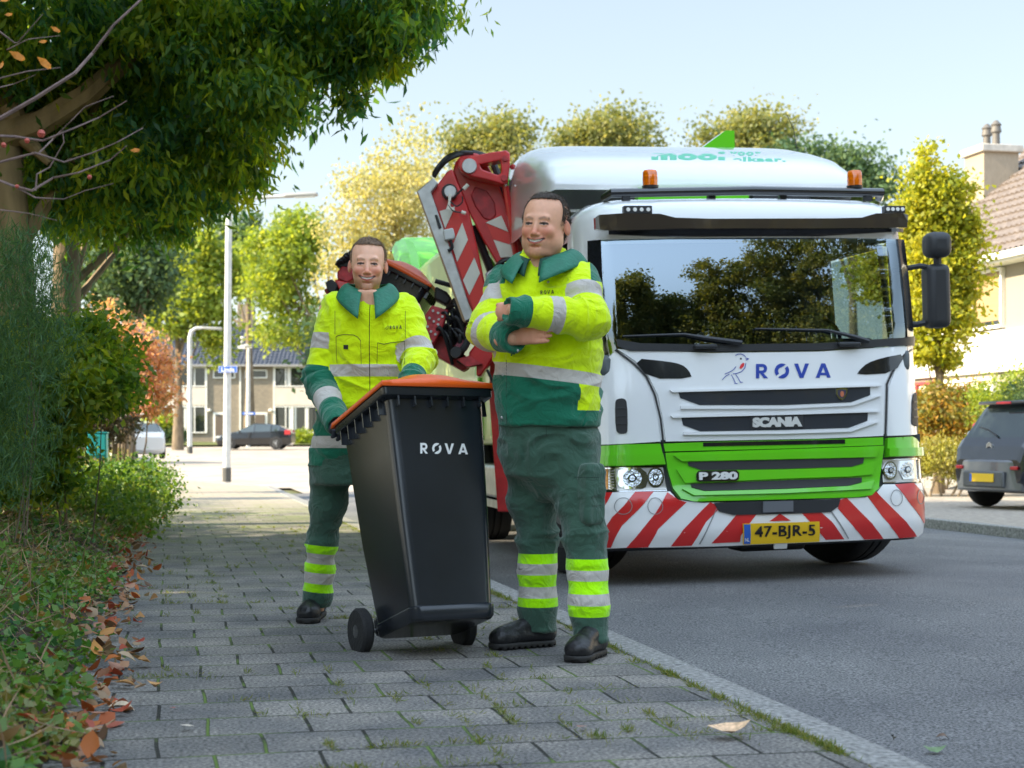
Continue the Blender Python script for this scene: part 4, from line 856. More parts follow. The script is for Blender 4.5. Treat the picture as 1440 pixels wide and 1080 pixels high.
for i in range(len(ws)-1):
    for j in range(n-1):
        a=V[i*n+j];b=V[(i+1)*n+j+1]; w=(a[2]+b[2])/2
        if nv<=j<n-nv-1 and skipw(a,b,j): continue
        if (j in (1,2,3-0) or j in (n-2-1,n-2-2,n-2-3)) and 1.62<w<2.4 and j not in (3,n-2-3): continue
        F.append((i*n+j,i*n+j+1,(i+1)*n+j+1,(i+1)*n+j))
b0=(len(ws)-1)*n; F.append(tuple(range(b0,b0+n)))
up=meshobj('cab_upper',V,F,M_TW,truck,smooth=True); up.data.set_sharp_from_angle(angle=R(50))
# back wall, interior
M_INT=mat('cab_interior',(.05,.055,.06),.8); 
MB().box((0,1.93,1.75),(2.44,.04,1.75)).build('back_wall',M_INT,truck); MB().box((0,1.1,.95),(2.42,1.6,.06)).build('cab_floor',M_INT,truck)
it=MB(); it.box((0,.42,1.50),(2.25,.40,.16)); it.box((.62,.50,1.60),(.62,.26,.14)); it.build('dashboard',mat('dash_grey',(.10,.12,.13),.6),truck,bevel=.04)
for sx in (-1,1):
    st_=MB().box((sx*.62,1.25,1.45),(.52,.5,.16)).build('seat',mat('seat_fabric',(.04,.045,.05),.9),truck,bevel=.05); MB().box((sx*.62,1.52,1.85),(.5,.14,.75),rot=(R(-8),0,0)).build('headrest_back',MATS['seat_fabric'],st_,bevel=.05)
m=MB(); m.tube([(.62+.21*math.cos(a),.80+.21*math.sin(a)*.55,1.72+.21*math.sin(a)*.80) for a in fr(0,2*PI,.3)],.016,8,cap=False); m.build('steering_wheel',M_BK,truck,smooth=True)
# windscreen glass
def glassmat():
    g=bpy.data.materials.new('windscreen_glass'); g.use_nodes=True; t=g.node_tree; L=t.links; t.nodes.remove(t.nodes['Principled BSDF'])
    tr=t.nodes.new('ShaderNodeBsdfTransparent'); tr.inputs[0].default_value=(.50,.60,.60,1); gl=t.nodes.new('ShaderNodeBsdfGlossy'); gl.inputs['Roughness'].default_value=.0; gl.inputs[0].default_value=(.74,.88,1,1)
    fr_=t.nodes.new('ShaderNodeFresnel'); fr_.inputs[0].default_value=3.1; mx=t.nodes.new('ShaderNodeMixShader'); L.new(fr_.outputs[0],mx.inputs[0]); L.new(tr.outputs[0],mx.inputs[1]); L.new(gl.outputs[0],mx.inputs[2]); L.new(mx.outputs[0],t.nodes['Material Output'].inputs[0]); return g
M_WS=glassmat()
wsg=panel('windscreen',[(-1.15,1.56),(1.15,1.56),(1.10,2.36),(-1.10,2.36)],M_WS,.004,.004,.06,uv=True)
for sx in (-1,1):
    panel('windscreen_frame',[(sx*1.10,1.56),(sx*1.19,1.56),(sx*1.15,2.36),(sx*1.075,2.36)],M_BKG,.012,.02,.06,uv=True)
    meshobj('side_window',[(sx*1.249,1.87,1.6),(sx*1.249,.8,1.6),(sx*1.21,.8,2.36),(sx*1.21,1.87,2.36)],[(0,1,2,3)],M_WS,truck)
    m=MB(); m.tube([(sx*1.25,.82,1.6),(sx*1.213,.92,2.38),(sx*1.213,1.86,2.40)],.022,6); m.build('window_seal',M_BK,truck)
M_COWL=M_BK
panel('wiper_cowl',[(866,477),(900,483),(1000,485),(1150,483),(1270,475),(1283,473),(1284,488),(1150,493),(1000,495),(885,494),(868,487)],M_COWL,.02,.03)
panel('windscreen_header',[(855,322),(955,320),(1150,320),(1268,318),(1268,327),(1215,329),(1150,333),(955,334),(900,332),(856,330)],M_BKG,.012,.02)
# sun visor (smoked)
vis=[(837,306),(842,302),(874,300),(928,300.5),(950,306),(1000,307.5),(1170,307),(1212,306),(1232,300),(1270,299.5),(1277,302),(1276,320),(1150,321),(955,321),(850,324),(838,322)]
M_VIS=mat('smoked_visor',(.05,.038,.03),.08,coat=1)
def vpt(px,py):
    d=TI.to_3x3()@(W(px,py,10)-CO).normalized(); v=.1
    for _ in range(30):
        p=COL_+d*((v-COL_.y)/d.y); a=abs(p.x); v=v*.5+.5*(.085*min(a,1.0)**2+.10+.9*max(0,a-1.05)**1.5)
    return p
V2,F2,nb_=poly_fill(vis,12); A_=[vpt(x,y) for x,y in V2]; n_=len(A_); B_=[A_[k]+Vector((0,.05,0)) for k in range(nb_)]
vz=meshobj('sun_visor',A_+B_,list(F2)+[(k,(k+1)%nb_,n_+(k+1)%nb_,n_+k) for k in range(nb_)],M_VIS,truck); q_=bmesh.new(); q_.from_mesh(vz.data); bmesh.ops.recalc_face_normals(q_,faces=q_.faces); q_.to_mesh(vz.data); q_.free()

# roof bar, beacons, work lights
def tp(px,py,v):
    d=TI.to_3x3()@(W(px,py,10)-CO).normalized(); return COL_+d*((v-COL_.y)/d.y)
a=tp(856,271,.48); b=tp(1246,270.5,.48); m=MB(); m.tube([a+Vector((.0,.12,-.02)),a+Vector((.02,.02,0)),a.lerp(b,.5)+Vector((0,-.05,.005)),b+Vector((-.02,.02,0)),b+Vector((0,.12,-.02))],.032,10); rb=m.build('roof_bar',M_BKG,truck,smooth=True)
for px in (880,1000,1100,1220): MB().box(tp(px,276,.50),(.05,.05,.07)).build('bar_bracket',M_BK,rb)
M_AMB=mat('amber_lens',(.85,.16,.005),.12,coat=1,var=.25,vs=2,stretch=(1,1,40))
for px in (914.5,1202):
    c=tp(px,265.5,.52); m=MB(); m.lathe([(.055,0),(.058,.02),(.06,.02)],c=c,n=20); bs_=m.build('beacon',M_BK,truck,smooth=True); m=MB(); m.lathe([(.052,.02),(.054,.06),(.052,.115),(.044,.128),(.001,.130)],c=c,n=20); m.build('amber_dome',M_AMB,bs_,smooth=True)
for (x0_,x1_,y0_,y1_) in ((876,916,290,301),(1241,1272,290,300)):
    c=tp((x0_+x1_)/2,(y0_+y1_)/2,.24); wd_=(x1_-x0_)/FPX*10.8; hh=(y1_-y0_)/FPX*10.8; lb=MB().box(c,(wd_,.06,hh)).build('work_light',M_BK,truck,bevel=.004)
    m=MB()
    for k in range(4): m.lathe([(.013,-.034),(.015,-.028)],c=c+Vector((wd_*(-.36+.24*k),0,0)),axis='Y',n=12)
    m.build('led',mat('led_white',(.9,.9,.88),.2),lb,smooth=True)
# ---- white front panels
panel('front_panel',[(868,491),(1000,497),(1150,495),(1282,487),(1270,497),(1256,512),(1243,540),(1241,613),(1150,617),(936,621),(932,590),(925,556),(912,530),(893,508)],M_TW,.012,.03,.05)
panel('corner_panel',[(867,492),(880,500),(905,528),(918,556),(925,590),(929,621),(880,624),(824,626),(826,560),(838,520)],M_TW,.006,.03,.05)
panel('corner_panel',[(1283,488),(1290,500),(1298,545),(1302,570),(1300,605),(1290,611),(1247,613),(1249,545),(1260,515),(1272,498)],M_TW,.006,.03,.05)
DK_=M_BKG
panel('air_intake',[(889,504),(940,509),(958,513),(968,521),(973,533),(912,533)],DK_,.016,.01,.04,rnd=1)
panel('air_intake',[(1272,497),(1238,504),(1218,511),(1207,521),(1203,528),(1256,525)],DK_,.016,.01,.04,rnd=1)
for tri in ([(865,566),(868,561),(878,560),(882,566),(883,606),(880,610),(870,610),(866,604)],[(1281,556),(1286,552),(1294,552),(1296,560),(1295,596),(1290,600),(1281,599),(1280,590)]):
    panel('side_vent',[(x+ (0 if x<1000 else 0),y) for x,y in tri],M_CHAS,.012,.01,.03,rnd=1)
    xs=[p[0] for p in tri]; ys=[p[1] for p in tri]; 
    for k in (.28,.5,.72): 
        y=min(ys)+(max(ys)-min(ys))*k; panel('vent_slat',[(min(xs)+2,y-1),(max(xs)-2,y-1.5),(max(xs)-2,y+.6),(min(xs)+2,y+1)],M_BK,.016,.004,.05)
def slat(name,p,hl=True,o_=.017):
    o=panel(name,p,M_SLAT,o_,.01,.05); return o
slat('grille_slot',[(953,551),(1100,548),(1222,544),(1222,556),(1195,566),(1100,570),(983,570),(956,560)])
slat('grille_slot',[(957,586),(1100,583),(1219,580),(1218,592),(1192,602),(1100,605),(984,607),(960,598)])
M_RIBL=M_TW
for p in ([(941,549.5),(1100,545.5),(1236,541.5),(1232,544.5),(1100,548.5),(945,552.5)],[(956,571),(1100,571.5),(1196,567.5),(1222,558),(1236,557),(1196,571),(1100,575.5),(956,575.5)],[(942,585),(1100,581),(1234,577.5),(1232,580),(1100,584),(945,588)],[(960,608),(1100,606.5),(1193,603.5),(1220,594),(1232,594),(1194,607.5),(1100,610.5),(960,612)]):
    panel('grille_rib',p,M_TW,.032,.025,.05)
panel('badge_plate',[(1054.5,586),(1128,584),(1128,601),(1054.5,603)],M_BK,.022,.006)
# hood line shadow gaps
for p in ([(866,491),(878,500),(893,512),(910,530),(922,556),(930,590),(933.5,622),(931,622),(927.5,590),(919.5,557),(907.5,531),(891,514),(864,493)],[(1284,488),(1273,497),(1259,513),(1247,541),(1245,613),(1242.5,613),(1244.5,540.5),(1257,512),(1271,496)]): panel('panel_gap',p,M_CHAS,.0135,.003,.03)
# ---- green lower panels
panel('green_band',[(933,624),(985,622),(1185,617),(1241,615),(1241,626),(1100,631),(935,635)],M_TG,.010,.03)
panel('green_slot',[(988,622.5),(1187,618),(1187,624),(988,628)],M_BKG,.014,.006)
GP=[(935,637),(1100,632),(1241,627),(1238,650),(1234,688),(1224,696),(1205,699),(1100,702),(975,705),(957,702),(946,688),(938,660)]
panel('grille_panel',GP,M_TG,.022,.05,.04,rnd=0)
for p in ([(966,650),(1100,647),(1212,644),(1211,652),(1195,657),(1100,660),(985,662),(967,655)],[(970,681),(1100,676),(1209,672),(1209,680),(1190,685),(1100,689),(990,692),(972,687)]): slat('grille_slot',p,o_=.030).data.materials[0]=M_CHAS
for p in ([(946,641),(1100,636.5),(1233,632.5),(1228,643),(1100,646),(958,649)],[(950,661),(985,663),(1100,661),(1195,658),(1226,650),(1224,668),(1190,671),(1100,674),(990,679),(962,680)],[(958,690),(990,693.5),(1100,690.5),(1192,686),(1226,677),(1222,690),(1100,696),(975,699)]):
    panel('grille_rib',p,M_TG,.040,.028,.04)
panel('badge_plate',[(977,667),(980,663.5),(1033,662.5),(1036.5,666),(1036,675),(1032,677.5),(981,678.5),(977,676)],M_BKG,.052,.02,.03)
for sgn,pl_ in ((-1,[(826,628),(880,625),(928,624),(932,640),(935,654),(880,656),(838,656),(822,655)]),(1,[(1247,616),(1281,614),(1286,617),(1290,624),(1297,628),(1297,638),(1290,641),(1246,643)])):
    panel('green_corner',pl_,M_TG,.015,.05,.03); 
panel('green_lip',[(826,641),(880,640),(931,638),(935,653),(880,655),(838,655),(822,654)],M_TG,.045,.04,.03); panel('green_lip',[(1246,631),(1290,629),(1298,629),(1298,638),(1290,641),(1246,642)],M_TG,.045,.04,.03)
# headlights
def headlight(outline,parts):
    o=panel('headlight',outline,M_CHR,.0,.04,.04)
    for nm,p,m,off in parts: panel(nm,p,m,off,.012,.02,parent=o)
    return o
M_LENS=mat('reflector_bowl',(.62,.66,.70),.12,metal=.9,bump=.9,bs=45); M_LGREY=mat('lamp_bezel',(.50,.49,.46),.3,metal=.7); M_ORN=mat('indicator_orange',(.95,.28,.01),.2,coat=1,var=.3,vs=60)
def ell(cx,cy,rx,ry,n=20): return [(cx+rx*math.cos(2*PI*k/n),cy+ry*math.sin(2*PI*k/n)) for k in range(n)]
h1=headlight([(826,658),(880,657),(932,656),(938,690),(880,691),(826,690)],[('bezel',[(866,659),(932,657.5),(937,689),(868,690)],M_LGREY,.010),('lens',[(870,662),(878,658.5),(900,658),(909,665),(911,675),(908,685),(903,688),(880,688.5),(871,684),(867.5,674)],M_CHR,.018),
   ('lens',ell(921.5,671.5,12,14.5),M_CHR,.018),('indicator',[(826,660),(856,659.5),(856,688),(826,688.5)],M_ORN,.014),('ribbed_lens',[(857,659.5),(864,659.5),(866,674),(864,688),(857,688)],M_CHR,.016)])
h2=headlight([(1239,646),(1297,643),(1298,674),(1242,679)],[('bezel',[(1240,647),(1286,645),(1288,676),(1243,678)],M_LGREY,.010),('lens',ell(1250,662,9.5,13.5),M_CHR,.018),('lens',[(1263,648.5),(1282,647.5),(1285,660),(1284,673),(1268,674.5),(1262,662)],M_CHR,.018),('ribbed_lens',[(1289,646),(1296,645),(1297,673),(1291,674)],M_CHR,.014)])
for h,lst in ((h1,[(889,673,13,12),(921.5,671.5,9.5,11.5)]),(h2,[(1250,662,7.5,10.5),(1273,661,9,11)])):
    for cx,cy,rx,ry in lst:
        for f_,mm,of_ in ((1,M_LENS,.022),(.45,M_BKG,.026),(.28,M_LENS,.030)): panel('reflector',ell(cx,cy,rx*f_,ry*f_,16),mm,of_,.006,.03,parent=h)
for k in range(7):
    y=662+k*3.9; panel('lens_rib',[(857.5,y),(864.5,y),(864.5,y+1.2),(857.5,y+1.2)],M_LGREY,.020,.003,.05,parent=h1)
# ---- bumper with stripes (white base, red bars), central black intake
BT=[(826,693),(942,692),(950,701),(965,708),(1100,705),(1215,701),(1232,694),(1243,681),(1292,678),(1299,684)]
bump=panel('bumper',[(826,693),(880,692.5),(942,692),(952,703),(985,707),(1100,704),(1215,699.5),(1232,693),(1241,682),(1298,678),(1302,700),(1300,742),(1290,753),(1230,757),(1100,763),(1000,767),(880,769),(826,770)],M_SW,.012,.06,.04)
def clipx(poly,top,bot): return poly
reds=[[(826,693),(862,693),(842,725),(834,742),(826,742)],[(893,692.5),(919,692),(898,716),(875,739),(866,755),(860,769),(838,769),(843,755),(862,727)],[(938,693),(953,703),(965,706),(948,722),(925,744),(911,768),(881,769),(898,750),(921,722)],
  [(998,706),(1008,711),(1010,716),(992,734),(972,766),(943,767),(960,745),(982,722)],
  [(1035,723.5),(1063,723),(1050,740),(1041,752),(1040,761),(1000,763)],
  [(1081,733),(1096,722),(1111,732)],
  [(1126,721),(1152,719),(1168,733),(1186,757),(1160,758),(1148,744)],
  [(1180,703),(1189,699.5),(1207,718),(1225,736),(1241,756),(1214,757),(1197,738),(1177,715)],
  [(1217,696),(1231,692),(1246,707),(1268,729),(1287,753),(1263,755),(1240,727)],[(1257,682),(1283,680),(1293,692),(1301,706),(1301,734),(1296,735),(1280,711)]]
for r_ in reds: panel('red_stripe',r_,M_TR,.015,.003,.04,parent=bump)
panel('bumper_intake',[(1003,707),(1030,705.5),(1100,703.5),(1160,702),(1180,701),(1177,712),(1166,720),(1100,722.5),(1030,724),(1010,719)],M_BK,.022,.02,.04)
panel('intake_cover',[(1071,705),(1113,704),(1113,719),(1071,720.5)],mat('steel_dark',(.16,.17,.19),.4,metal=.3),.034,.02)
M_LINE=mat('seam_grey',(.25,.25,.25),.5)
def ring(cx,cy,rx,ry,w=.9):
    P=ell(cx,cy,rx,ry,24); 
    V=[];F=[]
    for k,(x,y) in enumerate(P):
        x2=cx+(x-cx)*(1-w/rx); y2=cy+(y-cy)*(1-w/ry); V+=[SP(*puv(x,y),.0165),SP(*puv(x2,y2),.0165)]
    n=len(P); F=[(2*k,2*k+1,(2*k+3)%(2*n),(2*k+2)%(2*n)) for k in range(n)]; return meshobj('cover_ring',V,F,M_LINE,bump)
ring(877,712,12.5,11.5); ring(921,712,11,11.5); ring(1259,700.5,8.5,11); ring(1292,699,5,10)
for p in ([(982,764),(1008,712),(1009,712),(984,764)],[(1167,720),(1191,756),(1192.5,756),(1168.5,719)]): panel('seam',p,M_LINE,.0168,.002,.05,parent=bump)
# number plate
M_BLKT=mat('lettering_black',(.01,.01,.012),.4); M_DBLUE=mat('logo_blue',(.02,.06,.36),.3,coat=.5); M_LTR=mat('lettering_white',(.85,.85,.83),.4); M_MINT=mat('mint_green',(.06,.50,.30),.35)
npl=panel('number_plate',[(1042,736),(1148,733),(1148,758),(1042,762)],M_YPL,.050,.012,.1); panel('blue_strip',[(1043,737),(1052,736.7),(1052,760.7),(1043,761)],M_NBLUE,.052,.002,.1,parent=npl); panel('bracket',[(1086,761),(1104,760),(1104,764.5),(1086,765)],M_LTR,.045,.02,.1,parent=npl)
def ptext(name,s,x0,y0,x1,y1,m,off,bold=.0,sk=0,space=1,parent=truck,dens=0,VF=None,th=.0):
    V,F=VF or textmesh(s,1,bold,space); P=fit(V,x0,y0,x1,y1,sk)
    if dens: P,F=densify(P,F,dens)
    o=meshobj(name,[SP(*puv(x,y),off) for x,y in P],F,m,parent)
    if th:
        o.modifiers.new('s','SOLIDIFY').thickness=th
    return o
ptext('plate_number','47-BJR-5',1058,739.5,1142,755,M_BLKT,.0535,.022,-2.6,1.05,npl); ptext('country_code','NL',1044.5,752.5,1050.5,757.5,M_LTR,.0535,.02,0,1,npl)
M_SILV=mat('badge_silver',(.72,.72,.70),.35,metal=.3)
bpl=[o for o in truck.children if o.name.startswith('badge_plate')]
ptext('badge_text','SCANIA',1056.5,587.5,1126,601.5,M_SILV,.028,.075,-1.4,.94,bpl[0],th=.006); ptext('badge_text','P 280',980.5,665.5,1034,676.5,M_SILV,.060,.055,-1,1,bpl[1],th=.006)
# the ROVA lettering drawn as shapes (unit: letter height 1), the O cut by a slanted gap
def rova():
    V=[];F=[]
    def poly(p):
        v,f,_=poly_fill(p,9); b=len(V); V.extend(v); F.extend([tuple(b+k for k in q) for q in f])
    # R
    poly([(0,0),(.24,0),(.24,.34),(.24,1),(0,1)]); poly([(.24,.79),(.46,.79),(.46,1),(.24,1)]); poly([(.24,.34),(.46,.34),(.46,.54),(.24,.54)]); poly([(.30,.34),(.56,.34),(.86,0),(.58,0)])
    a=[(.46+.34*math.sin(t),.67+.33*math.cos(t)) for t in fr(0,PI,.3)]; b=[(.46+.11*math.sin(t),.67+.125*math.cos(t)) for t in fr(0,PI,.3)]; poly(a+b[::-1])
    # O in two halves
    cx,cy=1.85,.5
    for s in (0,PI):
        t0,t1=R(72)+s-R(8),R(218)+s+R(6); a=[(cx+.52*math.cos(t),cy+.52*math.sin(t)) for t in fr(t0-R(6),t1-R(4),.25)]; b=[(cx+.27*math.cos(t),cy+.25*math.sin(t)) for t in fr(t0+R(34),t1-R(0),.25)]; poly(a+b[::-1])
    # V, A
    poly([(2.72,1),(3.0,1),(3.25,.3),(3.50,1),(3.78,1),(3.38,0),(3.12,0)]); x=4.25
    poly([(x,0),(x+.27,0),(x+.54,.72),(x+.54,1),(x+.40,1)]); poly([(x+.54,1),(x+.54,.72),(x+.81,0),(x+1.08,0),(x+.68,1)]); poly([(x+.30,.17),(x+.78,.17),(x+.71,.35),(x+.37,.35)])
    return np.array(V),F
RV=rova()
ptext('company_lettering',None,1062,512,1167,533,M_DBLUE,.0155,sk=-1,VF=RV,dens=12)
# little bird drawn with strokes
def strokes(lst,w):
    V=[];F=[]
    for P in lst:
        ww=w
        for k in range(len(P)-1):
            a=Vector(P[k]);b=Vector(P[k+1]); d=(b-a).normalized(); q=Vector((-d.y,d.x))*ww*(.5); c=len(V); a=a-d*ww*.2; b=b+d*ww*.2
            V+=[tuple(a+q),tuple(b+q),tuple(b-q),tuple(a-q)]; F.append((c,c+1,c+2,c+3))
    return V,F
bird=[[(1033.5,500.5),(1037,498.5),(1041,498.2),(1045,500),(1047.5,502.5)],[(1047.5,504),(1052,505.2),(1048,507)],[(1034,516),(1031,520),(1027,523),(1018.5,526.5)],[(1015,534.5),(1019,530),(1025,526.5)],[(1048,511),(1046.5,518),(1042,523),(1036,525.5),(1030,526)],[(1027.5,527.5),(1030,532),(1033,538.5)],[(1033.5,527),(1037,532),(1040,537.5)],[(1032,539.5),(1036,540)],[(1039.5,538.2),(1043.5,538)]]
V,F=strokes(bird,1.0); meshobj('bird_logo',[SP(*puv(x,y),.0155) for x,y in V],F,M_DBLUE,truck)
V,F,_=poly_fill([(1044,510.5),(1046,511.5),(1045,516),(1041,519.5),(1038.8,518),(1040.5,513.5)],9); meshobj('bird_breast',[SP(*puv(x,y),.0155) for x,y in V],F,mat('logo_red',(.75,.03,.04),.4),truck)
V,F,_=poly_fill(ell(1041,505,1.2,1.4,8),9); meshobj('bird_eye',[SP(*puv(x,y),.0155) for x,y in V],F,M_BLKT,truck)
sh=[(1173.5,547.5),(1181.5,545.8),(1189.5,547),(1189,554),(1186,560),(1181.5,563.5),(1177,560.5),(1173.8,555)]
bd=panel('shield_badge',sh,M_CHR,.024,.006,.03); panel('shield_inner',[(1181.5+(x-1181.5)*.72,554+(y-554)*.72) for x,y in sh],mat('shield_dark',(.05,.05,.08),.3),.0265,.002,.03,parent=bd); panel('shield_emblem',ell(1181.5,554.5,2.6,4.2,10),mat('emblem_red',(.55,.16,.08),.35),.029,.002,.03,parent=bd)
# wipers
for P in ([(962,487),(1030,478),(1042,482)],): pass
def wiper(pts,ws_,name='wiper'):
    m=MB(); m.tube([SP(*puv(x,y),o_) for x,y,o_ in pts],ws_,6); return m.build(name,M_BK,truck,smooth=True)
w1=wiper([(1040,483,.05),(990,476.5,.05),(960,471,.04),(875,473.5,.03)],[.018,.016,.010,.006]); wiper([(1216,481,.05),(1195,474.5,.05),(1160,465.5,.04),(1060,463,.03)],[.018,.016,.010,.006])
for q_ in ((990,488),(1190,485)): MB().box(SP(*puv(*q_),.04),(.16,.05,.03)).build('wiper_pivot',M_BK,truck,bevel=.01)
# mirrors
def mirror(sx):
    e=MB(); 
    if sx>0:
        e.box((1.455,.50,1.97),(.175,.17,.46)); h=e.build('mirror_housing',M_BK,truck,bevel=.05,seg=4)
        MB().box((1.45,.46,2.335),(.19,.17,.185)).build('wide_angle_mirror',M_BK,h,bevel=.06,seg=4)
        [MB().tube(*a_).build('mirror_arm',M_BK,h,smooth=True) for a_ in (([(1.18,.62,2.17),(1.34,.50,2.19),(1.47,.48,2.16)],.020,8),([(1.20,.62,1.78),(1.32,.54,1.77),(1.44,.50,1.79)],.022,8),([(1.46,.48,2.14),(1.46,.47,2.30)],.03,8))]
    else:
        e.box((-1.50,.50,1.95),(.20,.20,.60)); h=e.build('mirror_housing',M_BK,truck,bevel=.05,seg=4); MB().box((-1.46,.46,2.38),(.24,.20,.21)).build('wide_angle_mirror',M_BK,h,bevel=.06,seg=4)
        m=MB(); m.tube([(-1.18,.62,2.17),(-1.34,.50,2.19),(-1.47,.48,2.16)],.020,8); m.tube([(-1.20,.60,1.60),(-1.30,.52,1.56),(-1.46,.50,1.62)],.024,8); m.build('mirror_arm',M_BK,h,smooth=True)
mirror(1)
# doors' lower sill, steps, side skirt, wheels
MB().box((-1.22,1.25,.80),(.05,1.4,.36)).build('door_sill',M_TG,truck,bevel=.02); MB().box((-1.15,1.9,.70),(.16,.5,.6)).build('steps',M_BK,truck)
MB().box((0,3.6,.75),(.9,6.5,.32)).build('chassis',M_CHAS,truck); MB().box((-1.12,4.4,.62),(.20,3.6,.30)).build('side_skirt',M_STEEL,truck,bevel=.03); MB().box((-1.22,4.4,.42),(.03,3.6,.07)).build('skirt_rail',M_STEEL,truck)
MB().box((-.8,2.6,1.05),(.8,.9,.9)).build('air_tank_box',M_CHAS,truck,bevel=.05)
MB().box((.15,.6,.24),(.5,.3,.12)).build('engine_sump',M_CHAS,truck,bevel=.03)
def twheel(x,y,st,side,r=.50,w=.32):
    mb=MB(); prof=[(r*.58,-w/2),(r*.88,-w/2),(r*.96,-w*.46),(r,-w*.36),(r,-w*.13),(r-.018,-w*.12),(r-.018,-w*.08),(r,-w*.07),(r,w*.07),(r-.018,w*.08),(r-.018,w*.12),(r,w*.13),(r,w*.36),(r*.96,w*.46),(r*.88,w/2),(r*.58,w/2)]
    Rm=Euler((0,0,st)).to_matrix(); mb.lathe(prof,c=(0,0,0),axis='X',n=48); mb.V=[tuple(Rm@Vector(v)+Vector((x,y,r-.0))) for v in mb.V]; t=mb.build('wheel',M_TYRE,truck,smooth=True)
    mb=MB(); s=side; mb.lathe([(r*.60,s*w*.5),(r*.56,s*w*.50),(r*.50,s*w*.25),(r*.30,s*w*.15),(r*.26,s*w*.5),(r*.05,s*w*.55)][::(1 if s>0 else 1)],axis='X',n=32)
    for k in range(10):
        a=2*PI*k/10; mb.box((s*w*.22,math.cos(a)*r*.36,math.sin(a)*r*.36),(.06,.035,.035))
    mb.V=[tuple(Rm@Vector(v)+Vector((x,y,r))) for v in mb.V]; mb.build('rim',M_STEEL,t,smooth=False)
twheel(1.03,1.32,R(20),1,w=.36); twheel(-1.03,1.32,R(20),-1,w=.36)
for y in (5.4,6.75): twheel(1.02,y,0,1); twheel(-1.02,y,0,-1)
m=MB(); m.tube([(-1.24,1.32+.62*math.cos(a),.5+.62*math.sin(a)) for a in fr(0,PI,.3)],.04,6); m.tube([(1.24,1.32+.62*math.cos(a),.5+.62*math.sin(a)) for a in fr(0,PI,.3)],.04,6); m.build('wheel_arch_trim',M_BK,truck)
# white roof fairing
V=[];F=[]
secs=[(1.10,2.86,2.93,1.17),(1.15,2.85,3.0,1.20),(1.26,2.82,3.09,1.225),(1.45,2.76,3.19,1.245),(1.7,2.68,3.27,1.255),(2.0,2.63,3.35,1.26),(2.25,2.62,3.40,1.26),(2.5,2.62,3.41,1.26),(2.62,2.62,3.33,1.24)]
NA=49
for (v,zb,zt,hw) in secs:
    for k in range(NA):
        a=PI-PI*k/(NA-1); cx_=math.copysign(abs(math.cos(a))**.24,math.cos(a)); sz=abs(math.sin(a))**.26; V.append((hw*cx_,v,zb+(zt-zb)*sz))
for i in range(len(secs)-1):
    for j in range(NA-1): F.append((i*NA+j,i*NA+j+1,(i+1)*NA+j+1,(i+1)*NA+j))
F.append(tuple(range((len(secs)-1)*NA,len(secs)*NA)))
F.append(tuple(reversed(range(NA))))
fair=meshobj('roof_fairing',V,F,M_TW,truck,smooth=True); fair.data.set_sharp_from_angle(angle=R(60)); fair.location=(0,.20,.0)
sm=MB(); sm.box((0,2.62,2.735),(2.4,2.2,.02)); sm.build('fairing_base',M_TW,truck)
MB().box((-.14,1.22,2.79),(.86,.10,.13)).build('green_frame',M_TG,truck); MB().box((.56,1.25,2.78),(.45,.08,.11)).build('vent_grille',M_BK,truck)
mb=MB(); mb.prism([(.50,2.95,3.1),(.80,2.95,3.1),(.80,2.95,3.64),(.72,2.95,3.64),(.52,2.95,3.50)],[(.50,3.2,3.1),(.80,3.2,3.1),(.80,3.2,3.64),(.72,3.2,3.64),(.52,3.2,3.50)]); mb.build('green_bracket',M_TG,truck)
mb=MB(); mb.tube([(1.18,2.4,2.7),(1.17,2.4,3.3),(1.13,2.4,3.55),(1.07,2.4,3.68)],[.006,.004,.003,.002],6); mb.build('antenna',M_BK,truck)
bpy.context.view_layer.update()
bf=bvh_of([fair])
for s,b,bold,sp in (('mooi',(916,212.5,1020,225),.06,1.1),('voor',(1026,213,1070,218.5),.05,1.15),('elkaar.',(1031,220.5,1105,227),.05,1.15)):
    V,F=textmesh(s,1,bold,sp); decal('fairing_lettering',fit(V,*b,skew=.5),F,bf,M_MINT,truck,.004,6)
# green container body behind the cab
M_PALE=mat('green_panel_sun_glare',(.62,.72,.30),.4,coat=.4,var=.08,vs=1.2); M_TG2=mat('container_green',(.12,.58,.03),.35,coat=.6,var=.06,vs=2)  # pale side colour has the sun's glare on the green body painted in
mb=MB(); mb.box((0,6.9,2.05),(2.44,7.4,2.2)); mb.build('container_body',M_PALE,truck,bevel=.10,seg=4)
def rib(y,wd_=.16,z1=3.3): MB().box((0,y,(1.0+z1)/2),(2.52,wd_,z1-1.0)).build('container_rib',M_TG2,truck,bevel=.03)
rib(3.25,.35,3.25); rib(3.75,.3,3.2); rib(4.6,.22,3.2)
mb=MB(); prof=[(9.9,1.0),(9.9,2.9),(10.0,3.35),(10.35,3.65),(10.8,3.72),(11.3,3.72),(11.3,1.0)]
mb.prism([(-1.26,y,z) for y,z in prof],[(1.26,y,z) for y,z in prof]); mb.build('tailgate_frame',M_TG2,truck,bevel=.12,seg=4)
mb=MB(); mb.tube([(-1.27,9.2,1.0),(-1.27,9.2,2.75),(-1.27,9.5,3.2),(-1.27,10,3.45)],.16,8); mb.build('container_arch',M_TG2,truck,smooth=True)
mb=MB(); mb.prism([(-1.22,2.95,1.0),(-.75,2.95,1.0),(-.75,2.95,3.34),(-1.16,2.95,3.34)],[(-1.22,3.2,1.0),(-.75,3.2,1.0),(-.75,3.2,3.34),(-1.16,3.2,3.34)]); mb.build('green_post',M_TG2,truck)
